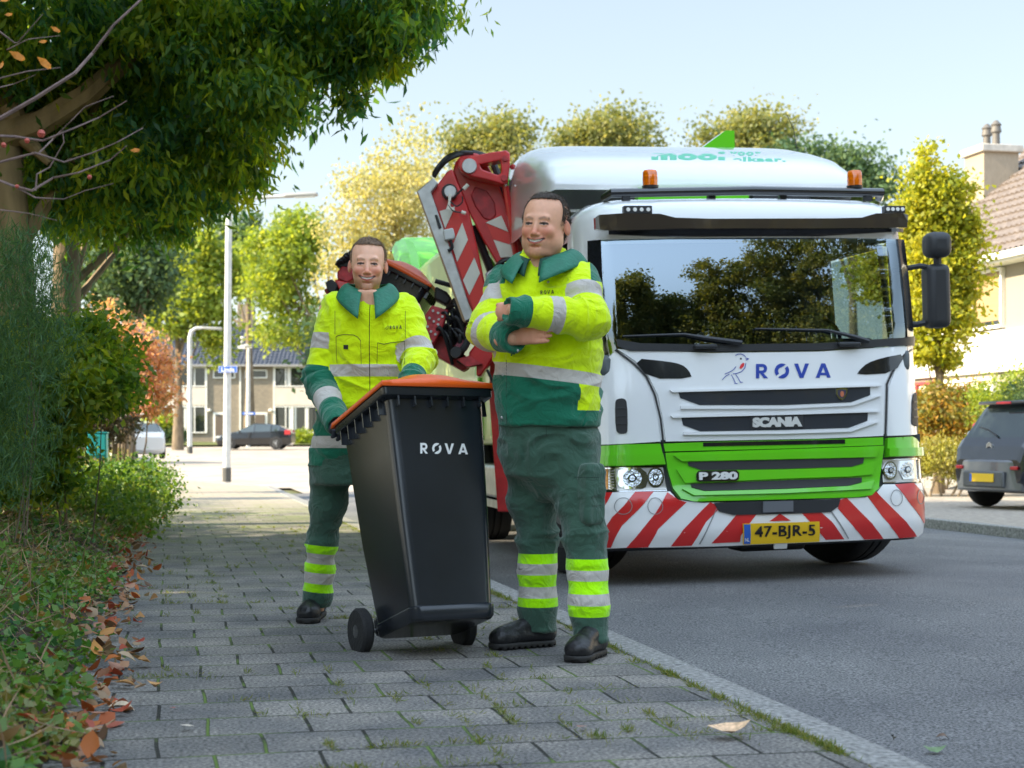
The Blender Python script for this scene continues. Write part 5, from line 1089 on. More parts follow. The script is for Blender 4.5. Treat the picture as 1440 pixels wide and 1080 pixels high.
# ---------------- the red loader crane ----------------
M_CR=mat('crane_red',(.62,.02,.025),.32,coat=.6,var=.18,vs=7); M_CRD=mat('crane_red_worn',(.42,.025,.03),.5,var=.4,vs=14,bump=.3,bs=30); M_CW=mat('reflective_cream',(.72,.68,.58),.45,var=.06,vs=6); M_HOSE=mat('rubber_hose',(.012,.012,.014),.45); M_ALU=mat('brushed_aluminium',(.48,.48,.47),.42,metal=.55,var=.15,vs=14); M_RRED=mat('stripe_bright_red',(.70,.03,.02),.35)
def wl(o): # give world-built part its place under the truck
    o.matrix_parent_inverse=TI.copy(); return o
DC=12.9
def cr(name,poly,m,d0,d1,bev=.012,parent=None,par=True):
    mb=MB(); pxprism(mb,poly,DC+d0,DC+d1); o=mb.build(name,m,None,bevel=bev)
    o.parent=parent or truck
    if not parent: wl(o)
    return o
def crc(name,cx,cy,r,m,d0,d1,parent=None,n=24):
    c=W(cx,cy,DC+d0); rr=r/FPX*DC; mb=MB(); mb.lathe([(rr*.94,0),(rr,.012),(rr,d1-d0)],c=c,axis='Y',n=n); o=mb.build(name,m,None,smooth=True); o.data.set_sharp_from_angle(angle=R(40)); o.parent=parent or truck
    if not parent: wl(o)
    return o
def crt(name,pts,m,r,parent=None,n=8):
    P=[W(x,y,DC+d) for x,y,d in pts]; 
    if len(P)>2:
        Q=[]; 
        for k in range(len(P)-1):
            a=P[max(k-1,0)];b=P[k];c=P[k+1];d=P[min(k+2,len(P)-1)]
            for j in range(4):
                t=j/4; Q.append(.5*((2*b)+(c-a)*t+(2*a-5*b+4*c-d)*t*t+(-a+3*b-3*c+d)*t**3))
        P=Q+[P[-1]]
    mb=MB(); mb.tube(P,r,n); o=mb.build(name,m,None,smooth=True); o.parent=parent or truck
    if not parent: wl(o)
    return o
boom=cr('main_boom',[(637,240),(640,228),(648,219),(660,214),(672,216),(683,226),(690,240),(702,262),(713,290),(722,320),(735,345),(746,368),(735,392),(712,400),(697,368),(678,335),(660,300),(645,262)],M_CR,.10,.42)
cr('boom_stripe',[(683,313),(705,303),(715,326)],M_CW,.088,.12,0,boom); cr('boom_stripe',[(694,337),(720,345),(722,361),(704,362)],M_CW,.088,.12,0,boom); cr('boom_red_stripe',[(684,314),(716,327),(720,344),(693,336)],M_RRED,.094,.12,0,boom)
cr('boom_cover',[(668,262),(685,268),(696,285),(698,302),(690,310),(680,307),(668,290),(662,275)],M_CRD,.085,.12,.01,boom)
jib=cr('jib',[(604,268),(616,258),(628,242),(636,237),(646,262),(660,299),(672,350),(684,409),(676,432),(667,446),(640,380),(615,300)],M_CR,-.06,.10)
for p in ([(618,297),(640,290),(626,321)],[(650,313),(658,337),(643,368),(636,346)],[(667,362),(675,384),(660,415),(651,394)]): cr('jib_stripe',p,M_CW,-.072,-.05,0,jib)
for p in ([(640,291),(650,312),(636,345),(627,322)],[(658.5,338),(667,361),(651,393),(643,369)],[(675.5,385),(683,408),(668,444),(660,416)]): cr('jib_red_stripe',p,M_RRED,-.069,-.05,0,jib)
cr('aluminium_rail',[(586,269),(609,250),(616,257),(606,270),(632,345),(666,447),(653,452),(620,362)],M_ALU,-.16,-.05,.008)
cr('rail_edge',[(586,270),(588,270),(655,453),(651,452)],mat('rail_brown',(.28,.18,.10),.5,metal=.4),-.165,-.05,.0)
# link with an opening
Lk=[(648,222),(660,220),(690,214),(712,211),(717,215),(717,231),(714,256),(708,259),(690,254),(660,247),(648,240),(644,231)]; Hk=[(674,231),(704,225),(705,243),(700,246),(678,238)]
def ringed(name,outer,inner,m,d0,d1):
    n=40
    def rs(p,n):
        L=[0]; 
        for k in range(len(p)): L.append(L[-1]+(Vector(p[(k+1)%len(p)])-Vector(p[k])).length)
        out=[]
        for i in range(n):
            t=L[-1]*i/n
            for k in range(len(p)):
                if L[k]<=t<=L[k+1]: out.append(Vector(p[k]).lerp(Vector(p[(k+1)%len(p)]),(t-L[k])/(L[k+1]-L[k]))); break
        return out
    O=rs(outer,n); I=[]
    pts=[Vector(q) for q in outer]+[Vector(q) for q in inner]; no,ni=len(outer),len(inner)
    r=delaunay_2d_cdt(pts,[(k,(k+1)%no) for k in range(no)]+[(no+k,no+(k+1)%ni) for k in range(ni)],[],0,1e-5)
    V2=[tuple(v) for v in r[0]]; F2=[]
    def ins(x,y,p):
        c=False
        for i in range(len(p)):
            a,b=p[i],p[i-1]
            if (a[1]>y)!=(b[1]>y) and x<(b[0]-a[0])*(y-a[1])/(b[1]-a[1])+a[0]: c=not c
        return c
    for f in r[2]:
        cx=sum(V2[k][0] for k in f)/len(f); cy=sum(V2[k][1] for k in f)/len(f)
        if ins(cx,cy,outer) and not ins(cx,cy,inner): F2.append(tuple(f))
    A=[W(x,y,DC+d0) for x,y in V2]; t=Vector((0,d1-d0,0)); B=[a+t for a in A]; n=len(A); F=F2+[tuple(n+k for k in reversed(f)) for f in F2]
    F+=[(k,(k+1)%no,n+(k+1)%no,n+k) for k in range(no)]+[(no+k,no+(k+1)%ni,n+no+(k+1)%ni,n+no+k) for k in range(ni)]
    mb=MB(); mb.add(A+B,F); o=mb.build(name,m,None,bevel=.01); o.parent=truck; wl(o); return o
lk=ringed('link_arm',Lk,Hk,M_CR,-.10,.08)
crc('pivot_pin',660,233,10.5,M_ALU,-.13,.1,None); crc('pivot_pin',711,222,4.5,M_CRD,-.12,.1); crc('pivot_pin',709,250,4.5,M_CRD,-.12,.1)
crt('lift_cylinder',[(711,262,.0),(728,372,.05)],M_CR,.028); crt('cylinder_rod',[(710.5,255,.0),(711.5,268,.0)],M_CHR,.018)
crt('strut',[(719,232,.1),(746,280,.15)],M_CR,.022); crt('strut',[(735,330,.1),(750,372,.1)],M_CR,.02)
for k in range(3): crt('hose',[(610,249-k*2,-.03),(617,238-k*2.2,-.05),(630,225-k*2.4,-.08+.05*k),(648,217-k*1.2,-.05),(664,215,.02)],M_HOSE,.018)
crt('hose',[(664,215,.3),(690,225,.35),(703,255,.35),(716,285,.35),(724,310,.35)],M_HOSE,.03)
crc('hose_reel',632,269,11,M_HOSE,-.13,-.06); crc('reel_disc',633,269,8.5,M_ALU,-.16,-.13)
cr('reel_bracket',[(631,272),(635,273),(633,290),(639,293),(640,296),(627,295),(630,285)],M_CW,-.175,-.16,.003); crt('sensor',[(637,279,-.17),(650,266,-.17),(657,260,-.17)],M_HOSE,.008); crt('sensor',[(652,266,-.17),(658,259.5,-.17)],M_CW,.016); crt('cable',[(630,288,-.17),(638,297,-.17),(652,299,-.16)],M_HOSE,.006); crt('sensor',[(649,298,-.16),(655,300,-.16)],M_CW,.014); crt('cable',[(633,283,-.17),(642,290,-.17),(650,284,-.17),(650,276,-.17)],M_HOSE,.006)
cr('junction_box',[(623,323),(637,320),(640,331),(638,336),(625,338)],mat('box_white',(.6,.61,.6),.5),-.22,-.14,.01); cr('handle_recess',[(611,302),(615,302),(621,320),(617,322.5)],M_HOSE,-.172,-.15,.004); crt('cable',[(633,338,-.18),(636,348,-.18),(630,353,-.18)],M_HOSE,.014)
for k,dx in enumerate((0,9,16)): crt('hose',[(690+dx,420,.0),(694+dx,385,-.05),(706+dx,368+k*3,-.08),(722+dx,366+k*3,-.06),(735,376+k*2,.1)],M_HOSE,.022)
cr('valve_block',[(682,384),(696,376),(700,384),(690,396),(684,398)],M_ALU,-.02,.1); cr('valve_block',[(686,398),(694,394),(700,412),(692,416)],M_ALU,-.04,.1)
crt('steel_line',[(665,318,.2),(690,380,.2),(700,420,.2)],M_HOSE,.035)
# lower gripper assembly
cr('gripper_beam',[(548,412),(575,436),(597,452),(640,488),(664,508),(656,519),(650,521),(626,508),(601,494),(585,470),(560,446)],M_CRD,.05,.40)
cr('gripper_beam_end',[(455,408),(478,390),(492,398),(520,425),(560,446),(556,470),(500,440),(470,428)],M_CRD,.05,.40)
pb=cr('bolted_plate',[(595.6,446),(607,429),(630.5,436),(622,462),(606,490),(598,487),(593,463)],M_CRD,-.10,.05)
for x,y in ((609,437),(616,440),(622,445),(604,447),(610,452),(616,456),(601,459),(606,466),(612,470),(602,472),(606,480),(617,449)): crc('bolt',x,y,1.9,M_STEEL,-.118,-.10,pb,8)
random.seed(5)
for k in range(16):
    x=610+random.random()*22; y=432+random.random()*45; crt('hose',[(x,y,-.02),(x+6+random.random()*14,y-6-random.random()*14,-.06-.08*random.random()),(x+14+random.random()*14,y+5,-.1),(x+12+random.random()*18,y+18+random.random()*22,.0)],M_HOSE,.008+.012*random.random())
for p in ([(622,452),(640,462),(648,474),(640,490),(622,482),(616,468)],[(612,402),(628,410),(636,420),(628,430),(610,420)],[(632,430),(655,440),(660,470),(646,480),(634,462)]): cr('hydraulic_block',p,M_CHAS,.06,.3,.02)
crt('hydraulic_cylinder',[(612,395,.0),(636,402,.0)],M_HOSE,.02)
crt('plum_arm',[(660,452,-.02),(656,475,-.04),(645,492,-.08)],mat('plum_red',(.16,.03,.045),.4),.05); crc('roller',641,495,8,M_HOSE,-.16,.0); crt('roller_arm',[(641,495,-.1),(652,490,-.12),(662,470,-.08)],M_HOSE,.03)
cr('crane_foot',[(671,481),(684,484),(695,492),(695,500),(685,516),(676,529),(670,529),(670,514),(660,505),(659,496)],M_CR,-.05,.35,.015); cr('foot_plate',[(642,505),(660,500),(679,512),(656,516)],M_CRD,-.12,.1,.004)
crt('hose',[(685,520,-.0),(694,540,0),(698,560,.05)],M_HOSE,.012)
cr('crane_column',[(690,395),(735,390),(745,560),(735,720),(700,720),(688,560)],M_CR,.45,.85)
for p,m in (([(474,382),(482,373),(497,379),(497,392),(488,398),(474,392)],M_CRD),([(470,393),(482,395),(500,400),(500,412),(478,410)],M_CR),([(457,397),(466,392),(476,400),(470,414),(461,410)],M_CHAS),([(472,368),(480,362),(484,356),(496,352),(497,372),(486,376),(474,376)],M_CHAS)): cr('gripper_claw',p,m,-.05,.25,.012)
for k in range(6): crt('hose',[(473+k*4,372-k*3,-.06),(478+k*4,366-k*3,-.1),(484+k*3,368-k*2,-.07)],M_HOSE,.014)
# ================= WHEELIE BINS =================
M_BIN=mat('bin_plastic',(.018,.022,.028),.2,bump=.06,bs=250,var=.12,vs=3,spec=.6); M_LID=mat('lid_orange',(.90,.12,.012),.32,var=.05,vs=4)
def rrect(hx_,hy,r,n=5,cy=0):
    P=[]
    for k,(sx,sy) in enumerate(((1,-1),(1,1),(-1,1),(-1,-1))):
        for j in range(n+1):
            a=-PI/2+PI/2*(k+j/n); P.append((sx*(hx_-r)+r*math.cos(a),cy+sy*(hy-r)+r*math.sin(a)))
    return P
def loft(mb,secs,i=0,cap=(True,True)):
    n=len(secs[0]); V=[p for s in secs for p in s]; F=[(k*n+j,k*n+(j+1)%n,(k+1)*n+(j+1)%n,(k+1)*n+j) for k in range(len(secs)-1) for j in range(n)]
    if cap[0]: F.append(tuple(reversed(range(n))))
    if cap[1]: F.append(tuple((len(secs)-1)*n+j for j in range(n)))
    return mb.add(V,F,i)
def make_bin(label):
    t=empty('wheelie_bin'); tag(t,label,'wheelie bin','wheelie bins')
    H=.987; B=MB()
    # cross-sections bottom -> rim ; (z, halfwidth, y front, y back, r)
    def sec(z,hw,yf,yb,r): return [(x,y,z) for x,y in rrect(hw,(yb-yf)/2,r,5,(yf+yb)/2)]
    S_=[sec(0,.185,-.165,.245,.05),sec(.012,.194,-.175,.255,.05),sec(.055,.197,-.178,.258,.045),sec(.062,.190,-.172,.253,.045),sec(.40,.208,-.205,.262,.045),sec(.72,.221,-.235,.268,.045),sec(.93,.230,-.254,.272,.045),sec(.945,.232,-.258,.274,.045)]
    # pull the lower back in over the axle
    for s in S_[:4]:
        for k,(x,y,z) in enumerate(s):
            if y>.2: s[k]=(x,y-.02,z+.0)
    loft(B,S_); body=B.build('body',M_BIN,t,smooth=True,bevel=0); body.data.set_sharp_from_angle(angle=R(45))
    m=MB(); hw,hd=.2605,.2895
    loft(m,[[(x,y,z) for x,y in rrect(hw*q,hd*q,.03,4)] for z,q in ((.925,.92),(.935,.985),(.940,.990),(.987,1.0),(.990,.99),(.990,.93))])
    rim=m.build('rim',M_BIN,t,bevel=.003)
    for k in range(6): MB().box((-.19+.076*k,-.262,.915),(.007,.035,.05)).build('rim_rib',M_BIN,t)
    for k in range(6):
        y=-.20+.085*k
        for sx in (-1,1): MB().box((sx*.236,y,.905),(.035,.007,.07)).build('rim_rib',M_BIN,t)
    # lid
    m=MB(); V=[];F=[];n=33
    def lz(x,y):
        a=max(0,1-abs(x/.262)**5)*max(0,1-abs(y/.292)**5); c=.026*a**.6+.045*math.exp(-((x/.15)**4))*max(0,1-abs((y)/.27)**4)+.012*(1-abs(x)/.262)
        return .992+c
    for i in range(n):
        for j in range(n):
            x=-.262+.524*i/(n-1); y=-.292+.584*j/(n-1); 
            V.append((x,y,lz(x,y)))
    F=[(i*n+j,(i+1)*n+j,(i+1)*n+j+1,i*n+j+1) for i in range(n-1) for j in range(n-1)]
    b=len(V); per=[i*n for i in range(n)]+[(n-1)*n+j for j in range(1,n)]+[i*n+n-1 for i in range(n-2,-1,-1)]+[j for j in range(n-2,0,-1)]
    V+=[(V[k][0]*1.02,V[k][1]*1.02,.968) for k in per]; L_=len(per); F+=[(per[k],b+k,b+(k+1)%L_,per[(k+1)%L_]) for k in range(L_)]
    m.add(V,F); lid=m.build('lid',M_LID,t,smooth=True); lid.data.set_sharp_from_angle(angle=R(50)); lid.modifiers.new('s','SOLIDIFY').thickness=.004
    m=MB(); m.tube([(-.22,.33,.965),(.22,.33,.965)],.014,10); 
    for x in (-.2,0,.2): m.box((x,.305,.962),(.03,.06,.03))
    m.build('handle',M_BIN,t,smooth=False,bevel=.004)
    m=MB(); m.tube([(-.27,.262,.045),(.27,.262,.045)],.010,8); m.build('axle',M_STEEL,t,smooth=True); MB().box((0,.245,.06),(.36,.07,.09)).build('axle_housing',M_BIN,t,bevel=.02)
    for sx in (-1,1):
        m=MB(); w=.05; r=.10; c=(sx*.245,.262,.045); m.lathe([(r*.72,-w/2),(r*.9,-w/2),(r,-w*.3),(r,w*.3),(r*.9,w/2),(r*.72,w/2)],c=c,axis='X',n=32); wh=m.build('wheel',M_TYRE,t,smooth=True)
        m=MB(); m.lathe([(r*.74,-w*.35),(r*.74,w*.38),(r*.62,w*.42),(r*.56,w*.15),(r*.32,w*.15),(r*.28,w*.5),(.001,w*.52)],c=(0,0,0),axis='X',n=32); 
        for k in range(5): a=2*PI*k/5; m.box((w*.2,math.cos(a)*r*.43,math.sin(a)*r*.43),(w*.4,r*.3,r*.10),rot=(a,0,0))
        m.V=[(x*sx+c[0],y+c[1],z+c[2]) for x,y,z in m.V]; m.build('hub',M_BKG,wh,smooth=False)
    return t
bin1=make_bin('dark grey wheelie bin with an orange lid tilted on its wheels between the two workers')
bin1.location=(-.308,6.599,.116); BR1=(Matrix.Rotation(.496,4,'Z')@Matrix.Rotation(-.301,4,'X')@Matrix.Rotation(.007,4,'Y'))
bin1.rotation_euler=BR1.to_euler(); bpy.context.view_layer.update()
bb_=bvh_of([o for o in bin1.children if o.name.startswith('body')])
decal('company_lettering',fit(RV[0],591,622.5,658,638,skew=1.2),RV[1],bb_,M_LTR,bin1,.002,9)
# the second bin, lifted by the crane gripper
bin2=copy_tree(bin1); bin2['label']='second dark bin with orange lid lifted in the crane gripper behind the left worker'
for c in list(bin2.children):
    if c.name.startswith('company'): bpy.data.objects.remove(c)
Rb=Matrix.Rotation(R(-8),4,'Z')@Matrix.Rotation(R(28),4,'Y')@Matrix.Rotation(R(-5),4,'X')
bin2.location=W(607,401,13.15)-(Rb@Vector((.26,-.29,.987))); bin2.rotation_euler=Rb.to_euler()
# ================= PEOPLE (bodies and clothes grown as smooth distance fields) =================
_T=np.random.default_rng(3).random((32,32,32)).astype(np.float32)
def vnoise(P):
    P=np.asarray(P,dtype=np.float32); I=np.floor(P).astype(int); f=P-I; f=f*f*(3-2*f); r=0
    for dx in (0,1):
        for dy in (0,1):
            for dz in (0,1):
                w=(f[:,0] if dx else 1-f[:,0])*(f[:,1] if dy else 1-f[:,1])*(f[:,2] if dz else 1-f[:,2]); r=r+w*_T[(I[:,0]+dx)%32,(I[:,1]+dy)%32,(I[:,2]+dz)%32]
    return r
class SDF:
    def __init__(s,lo,hi,vox):
        lo=np.array(lo,float); hi=np.array(hi,float); s.ax=[np.arange(lo[k],hi[k]+vox,vox).astype(np.float32) for k in range(3)]; s.vox=vox; s.F=np.full([len(a) for a in s.ax],1.0,np.float32)
    def sub(s,lo,hi):
        sl=[];
        for k in range(3):
            a=s.ax[k]; i0=max(0,int(np.searchsorted(a,lo[k]))-1); i1=min(len(a),int(np.searchsorted(a,hi[k]))+1)
            if i1<=i0: return None,None
            sl.append(slice(i0,i1))
        G=[s.ax[0][sl[0]][:,None,None],s.ax[1][sl[1]][None,:,None],s.ax[2][sl[2]][None,None,:]]; return tuple(sl),G
    def put(s,fn,lo,hi,k,op='u'):
        m=k+3*s.vox; sl,G=s.sub(np.array(lo)-m,np.array(hi)+m)
        if sl is None: return s
        d=fn(*G); a=s.F[sl]
        if op=='u': h=np.clip(.5+.5*(d-a)/k,0,1); s.F[sl]=d*(1-h)+a*h-k*h*(1-h)
        else: d=-d; h=np.clip(.5-.5*(d-a)/k,0,1); s.F[sl]=d*(1-h)+a*h+k*h*(1-h)
        return s
    def cone(s,a,b,ra,rb,k=.02,op='u',fl=None):
        a=np.array(a,float);b=np.array(b,float); ab=b-a; L=max(1e-9,ab@ab); r=max(ra,rb)*(1.6 if fl else 1)
        if fl: fd=np.array(fl[0],float); fd/=np.linalg.norm(fd); fk=fl[1]
        def fn(X,Y,Z):
            px,py,pz=X-a[0],Y-a[1],Z-a[2]; h=np.clip((px*ab[0]+py*ab[1]+pz*ab[2])/L,0,1); qx,qy,qz=px-h*ab[0],py-h*ab[1],pz-h*ab[2]
            if fl: q=qx*fd[0]+qy*fd[1]+qz*fd[2]; qx=qx+fd[0]*q*(fk-1);qy=qy+fd[1]*q*(fk-1);qz=qz+fd[2]*q*(fk-1)
            return np.sqrt(qx*qx+qy*qy+qz*qz)-(ra+(rb-ra)*h)
        return s.put(fn,np.minimum(a,b)-r,np.maximum(a,b)+r,k,op)
    def ell(s,c,r,k=.02,op='u',rot=None,p=2):
        c=np.array(c,float); r=np.array(r,float); m=max(r); Mi=np.array(Euler(rot).to_matrix().inverted()) if rot is not None else None
        def fn(X,Y,Z):
            x,y,z=X-c[0],Y-c[1],Z-c[2]
            if Mi is not None: x,y,z=Mi[0,0]*x+Mi[0,1]*y+Mi[0,2]*z,Mi[1,0]*x+Mi[1,1]*y+Mi[1,2]*z,Mi[2,0]*x+Mi[2,1]*y+Mi[2,2]*z
            if p==2:
                k0=np.sqrt((x/r[0])**2+(y/r[1])**2+(z/r[2])**2); k1=np.sqrt((x/r[0]**2)**2+(y/r[1]**2)**2+(z/r[2]**2)**2)+1e-6; return k0*(k0-1)/k1
            k0=(np.abs(x/r[0])**p+np.abs(y/r[1])**p+np.abs(z/r[2])**p)**(1/p); return (k0-1)*min(r)
        return s.put(fn,c-m,c+m,k,op)
    def chain(s,pts,rs,k=.02,op='u',fl=None):
        for i in range(len(pts)-1): s.cone(pts[i],pts[i+1],rs[i],rs[i+1],k,op,fl)
        return s
    def loft(s,st,k=.03,p=2.4,yaw=0):
        "st: (x,y,z,rx,ry) stations, bottom to top"
        st=np.array(sorted(st,key=lambda q:q[2]),float); z0,z1=st[0,2],st[-1,2]; ca,sa=math.cos(yaw),math.sin(yaw)
        def fn(X,Y,Z):
            zc=np.clip(Z,z0,z1); cx,cy,rx,ry=[np.interp(zc,st[:,2],st[:,j]) for j in (0,1,3,4)]; x=(X-cx)*ca+(Y-cy)*sa; y=-(X-cx)*sa+(Y-cy)*ca
            k0=(np.abs(x/rx)**p+np.abs(y/ry)**p)**(1/p); d=(k0-1)*np.minimum(rx,ry); dz=np.maximum(z0-Z,Z-z1); return np.where(dz>0,np.sqrt(np.maximum(d,0)**2+dz*dz)+np.minimum(d,0)*0,np.maximum(d,dz))
        m=st[:,3:].max(); return s.put(fn,(st[:,0].min()-m,st[:,1].min()-m,z0),(st[:,0].max()+m,st[:,1].max()+m,z1),k)
    def cut(s,fn):
        G=[s.ax[0][:,None,None],s.ax[1][None,:,None],s.ax[2][None,None,:]]; s.F=np.maximum(s.F,fn(*G)); return s
    def mesh(s):
        F=s.F; S_=F<0; nx,ny,nz=F.shape
        c=[S_[dx:nx-1+dx,dy:ny-1+dy,dz:nz-1+dz] for dx in (0,1) for dy in (0,1) for dz in (0,1)]
        al=c[0].copy(); an=c[0].copy()
        for q in c[1:]: al&=q; an|=q
        act=np.argwhere(an&~al); idx=np.full((nx-1,ny-1,nz-1),-1,np.int64); idx[act[:,0],act[:,1],act[:,2]]=np.arange(len(act))
        cor=[(dx,dy,dz) for dx in (0,1) for dy in (0,1) for dz in (0,1)]; val={q:F[act[:,0]+q[0],act[:,1]+q[1],act[:,2]+q[2]] for q in cor}
        acc=np.zeros((len(act),3)); n=np.zeros(len(act))
        for q in cor:
            for ax in range(3):
                if q[ax]==0:
                    r=list(q); r[ax]=1; r=tuple(r); a,b=val[q],val[r]; m=(a<0)!=(b<0); t=np.where(m,a/np.where(m,a-b,1),0); p=np.tile(np.array(q,float),(len(act),1)); p[:,ax]+=t; acc+=p*m[:,None]; n+=m
        P=acc/n[:,None]+act; V=np.stack([s.ax[k][0]+P[:,k]*s.vox for k in range(3)],1); Fs=[]
        for ax in range(3):
            o=[1,2] if ax==0 else ([2,0] if ax==1 else [0,1])
            sl0=[slice(1,-1)]*3; sl1=[slice(1,-1)]*3; sl0[ax]=slice(0,-1); sl1[ax]=slice(1,None)
            A=S_[tuple(sl0)]; B=S_[tuple(sl1)]; e=np.argwhere(A!=B); 
            if not len(e): continue
            sg=A[e[:,0],e[:,1],e[:,2]]; base=e.copy(); 
            for k in range(3):
                if k!=ax: base[:,k]+=1
            def cell(d1,d2):
                q=base.copy(); q[:,o[0]]-=d1; q[:,o[1]]-=d2; return idx[q[:,0],q[:,1],q[:,2]]
            f=np.stack([cell(1,1),cell(0,1),cell(0,0),cell(1,0)],1); f[~sg]=f[~sg][:,::-1]; Fs.append(f)
        return V,np.concatenate(Fs)
def vnorm(V,F):
    n=np.cross(V[F[:,2]]-V[F[:,0]],V[F[:,3]]-V[F[:,1]]); N=np.zeros_like(V)
    for k in range(4): np.add.at(N,F[:,k],n)
    return N/(np.linalg.norm(N,axis=1)[:,None]+1e-12)
def lap(V,F,it=1,w=.5):
    for _ in range(it):
        A=np.zeros_like(V); c=np.zeros(len(V))
        for k in range(4):
            np.add.at(A,F[:,k],V[F[:,(k+1)%4]]+V[F[:,(k+3)%4]]); np.add.at(c,F[:,k],2)
        V=V*(1-w)+w*A/np.maximum(c,1)[:,None]
    return V
def seginfo(V,segs):
    "nearest limb segment of every vertex -> index, t, arc length, perpendicular offset"
    best=np.full(len(V),9.); si=np.zeros(len(V),int); T=np.zeros(len(V)); PP=np.zeros((len(V),3)); LL=np.zeros(len(V))
    for i,(a,b,ra,rb) in enumerate(segs):
        a=np.array(a,float);b=np.array(b,float); ab=b-a; L=ab@ab; tr=((V-a)@ab)/L; t=np.clip(tr,0,1); q=V-a-t[:,None]*ab; d=np.linalg.norm(q,axis=1)-(ra+(rb-ra)*t)
        m=d<best; best[m]=d[m]; si[m]=i; T[m]=tr[m]; PP[m]=q[m]; LL[m]=tr[m]*math.sqrt(L)
    return si,T,LL,PP
def clothmat(name,cols,rough=.9,bs=420,sheen=.3):
    "base colour plus (attribute, colour, metallic) regions stored on the cloth itself"
    m=bpy.data.materials.new(name); m.use_nodes=True; t=m.node_tree; L=t.links; b=t.nodes['Principled BSDF']; b.inputs['Roughness'].default_value=rough; b.inputs['Sheen Weight'].default_value=sheen; b.inputs['Specular IOR Level'].default_value=.12; MATS[name]=m
    tc=t.nodes.new('ShaderNodeTexCoord'); n=t.nodes.new('ShaderNodeTexNoise'); n.inputs['Scale'].default_value=9; n.inputs['Detail'].default_value=5; L.new(tc.outputs['Object'],n.inputs[0])
    prev=None
    for k,(att,c) in enumerate(cols):
        if k==0:
            x=t.nodes.new('ShaderNodeMix'); x.data_type='RGBA'; x.inputs[6].default_value=(*[q*.86 for q in c],1); x.inputs[7].default_value=(*[min(1,q*1.1) for q in c],1); L.new(n.outputs[0],x.inputs[0]); prev=x.outputs[2]; continue
        a=t.nodes.new('ShaderNodeAttribute'); a.attribute_name=att; g=t.nodes.new('ShaderNodeMath'); g.operation='GREATER_THAN'; g.inputs[1].default_value=0; L.new(a.outputs['Fac'],g.inputs[0])
        x=t.nodes.new('ShaderNodeMix'); x.data_type='RGBA'; L.new(g.outputs[0],x.inputs[0]); L.new(prev,x.inputs[6]); x.inputs[7].default_value=(*c,1); prev=x.outputs[2]
    L.new(prev,b.inputs['Base Color'])
    w=t.nodes.new('ShaderNodeTexNoise'); w.inputs['Scale'].default_value=bs; L.new(tc.outputs['Object'],w.inputs[0]); n2=t.nodes.new('ShaderNodeTexNoise'); n2.inputs['Scale'].default_value=15; n2.inputs['Detail'].default_value=4; n2.inputs['Distortion'].default_value=1.2; L.new(tc.outputs['Object'],n2.inputs[0])
    ad=t.nodes.new('ShaderNodeMath'); ad.operation='MULTIPLY_ADD'; ad.inputs[1].default_value=.08; L.new(w.outputs[0],ad.inputs[0]); L.new(n2.outputs[0],ad.inputs[2])
    bp=t.nodes.new('ShaderNodeBump'); bp.inputs['Strength'].default_value=.8; bp.inputs['Distance'].default_value=.022; L.new(ad.outputs[0],bp.inputs['Height']); L.new(bp.outputs[0],b.inputs['Normal'])
    return m
YEL=(.70,1.0,.015); GRN=(.006,.155,.09); REF=(.56,.52,.48); TRO=(.05,.115,.082)
M_JK=clothmat('hi_vis_jacket',[(None,YEL),('grn',GRN),('ref',REF),('drk',(.012,.014,.014))]); M_TROU=clothmat('work_trousers',[(None,TRO),('yel',(.42,1.0,.01)),('ref',REF),('drk',(.012,.03,.022))]); M_COLL=mat('collar_green',(.006,.16,.095),.6,var=.15,vs=12,bump=.4,bs=60)
M_BOOT=mat('black_leather',(.014,.014,.016),.38,bump=.35,bs=70,var=.2,vs=20); M_SOLE=mat('boot_sole',(.02,.019,.018),.7,bump=.4,bs=40); M_GLOVE=mat('dark_glove',(.02,.025,.04),.7,bump=.5,bs=120)
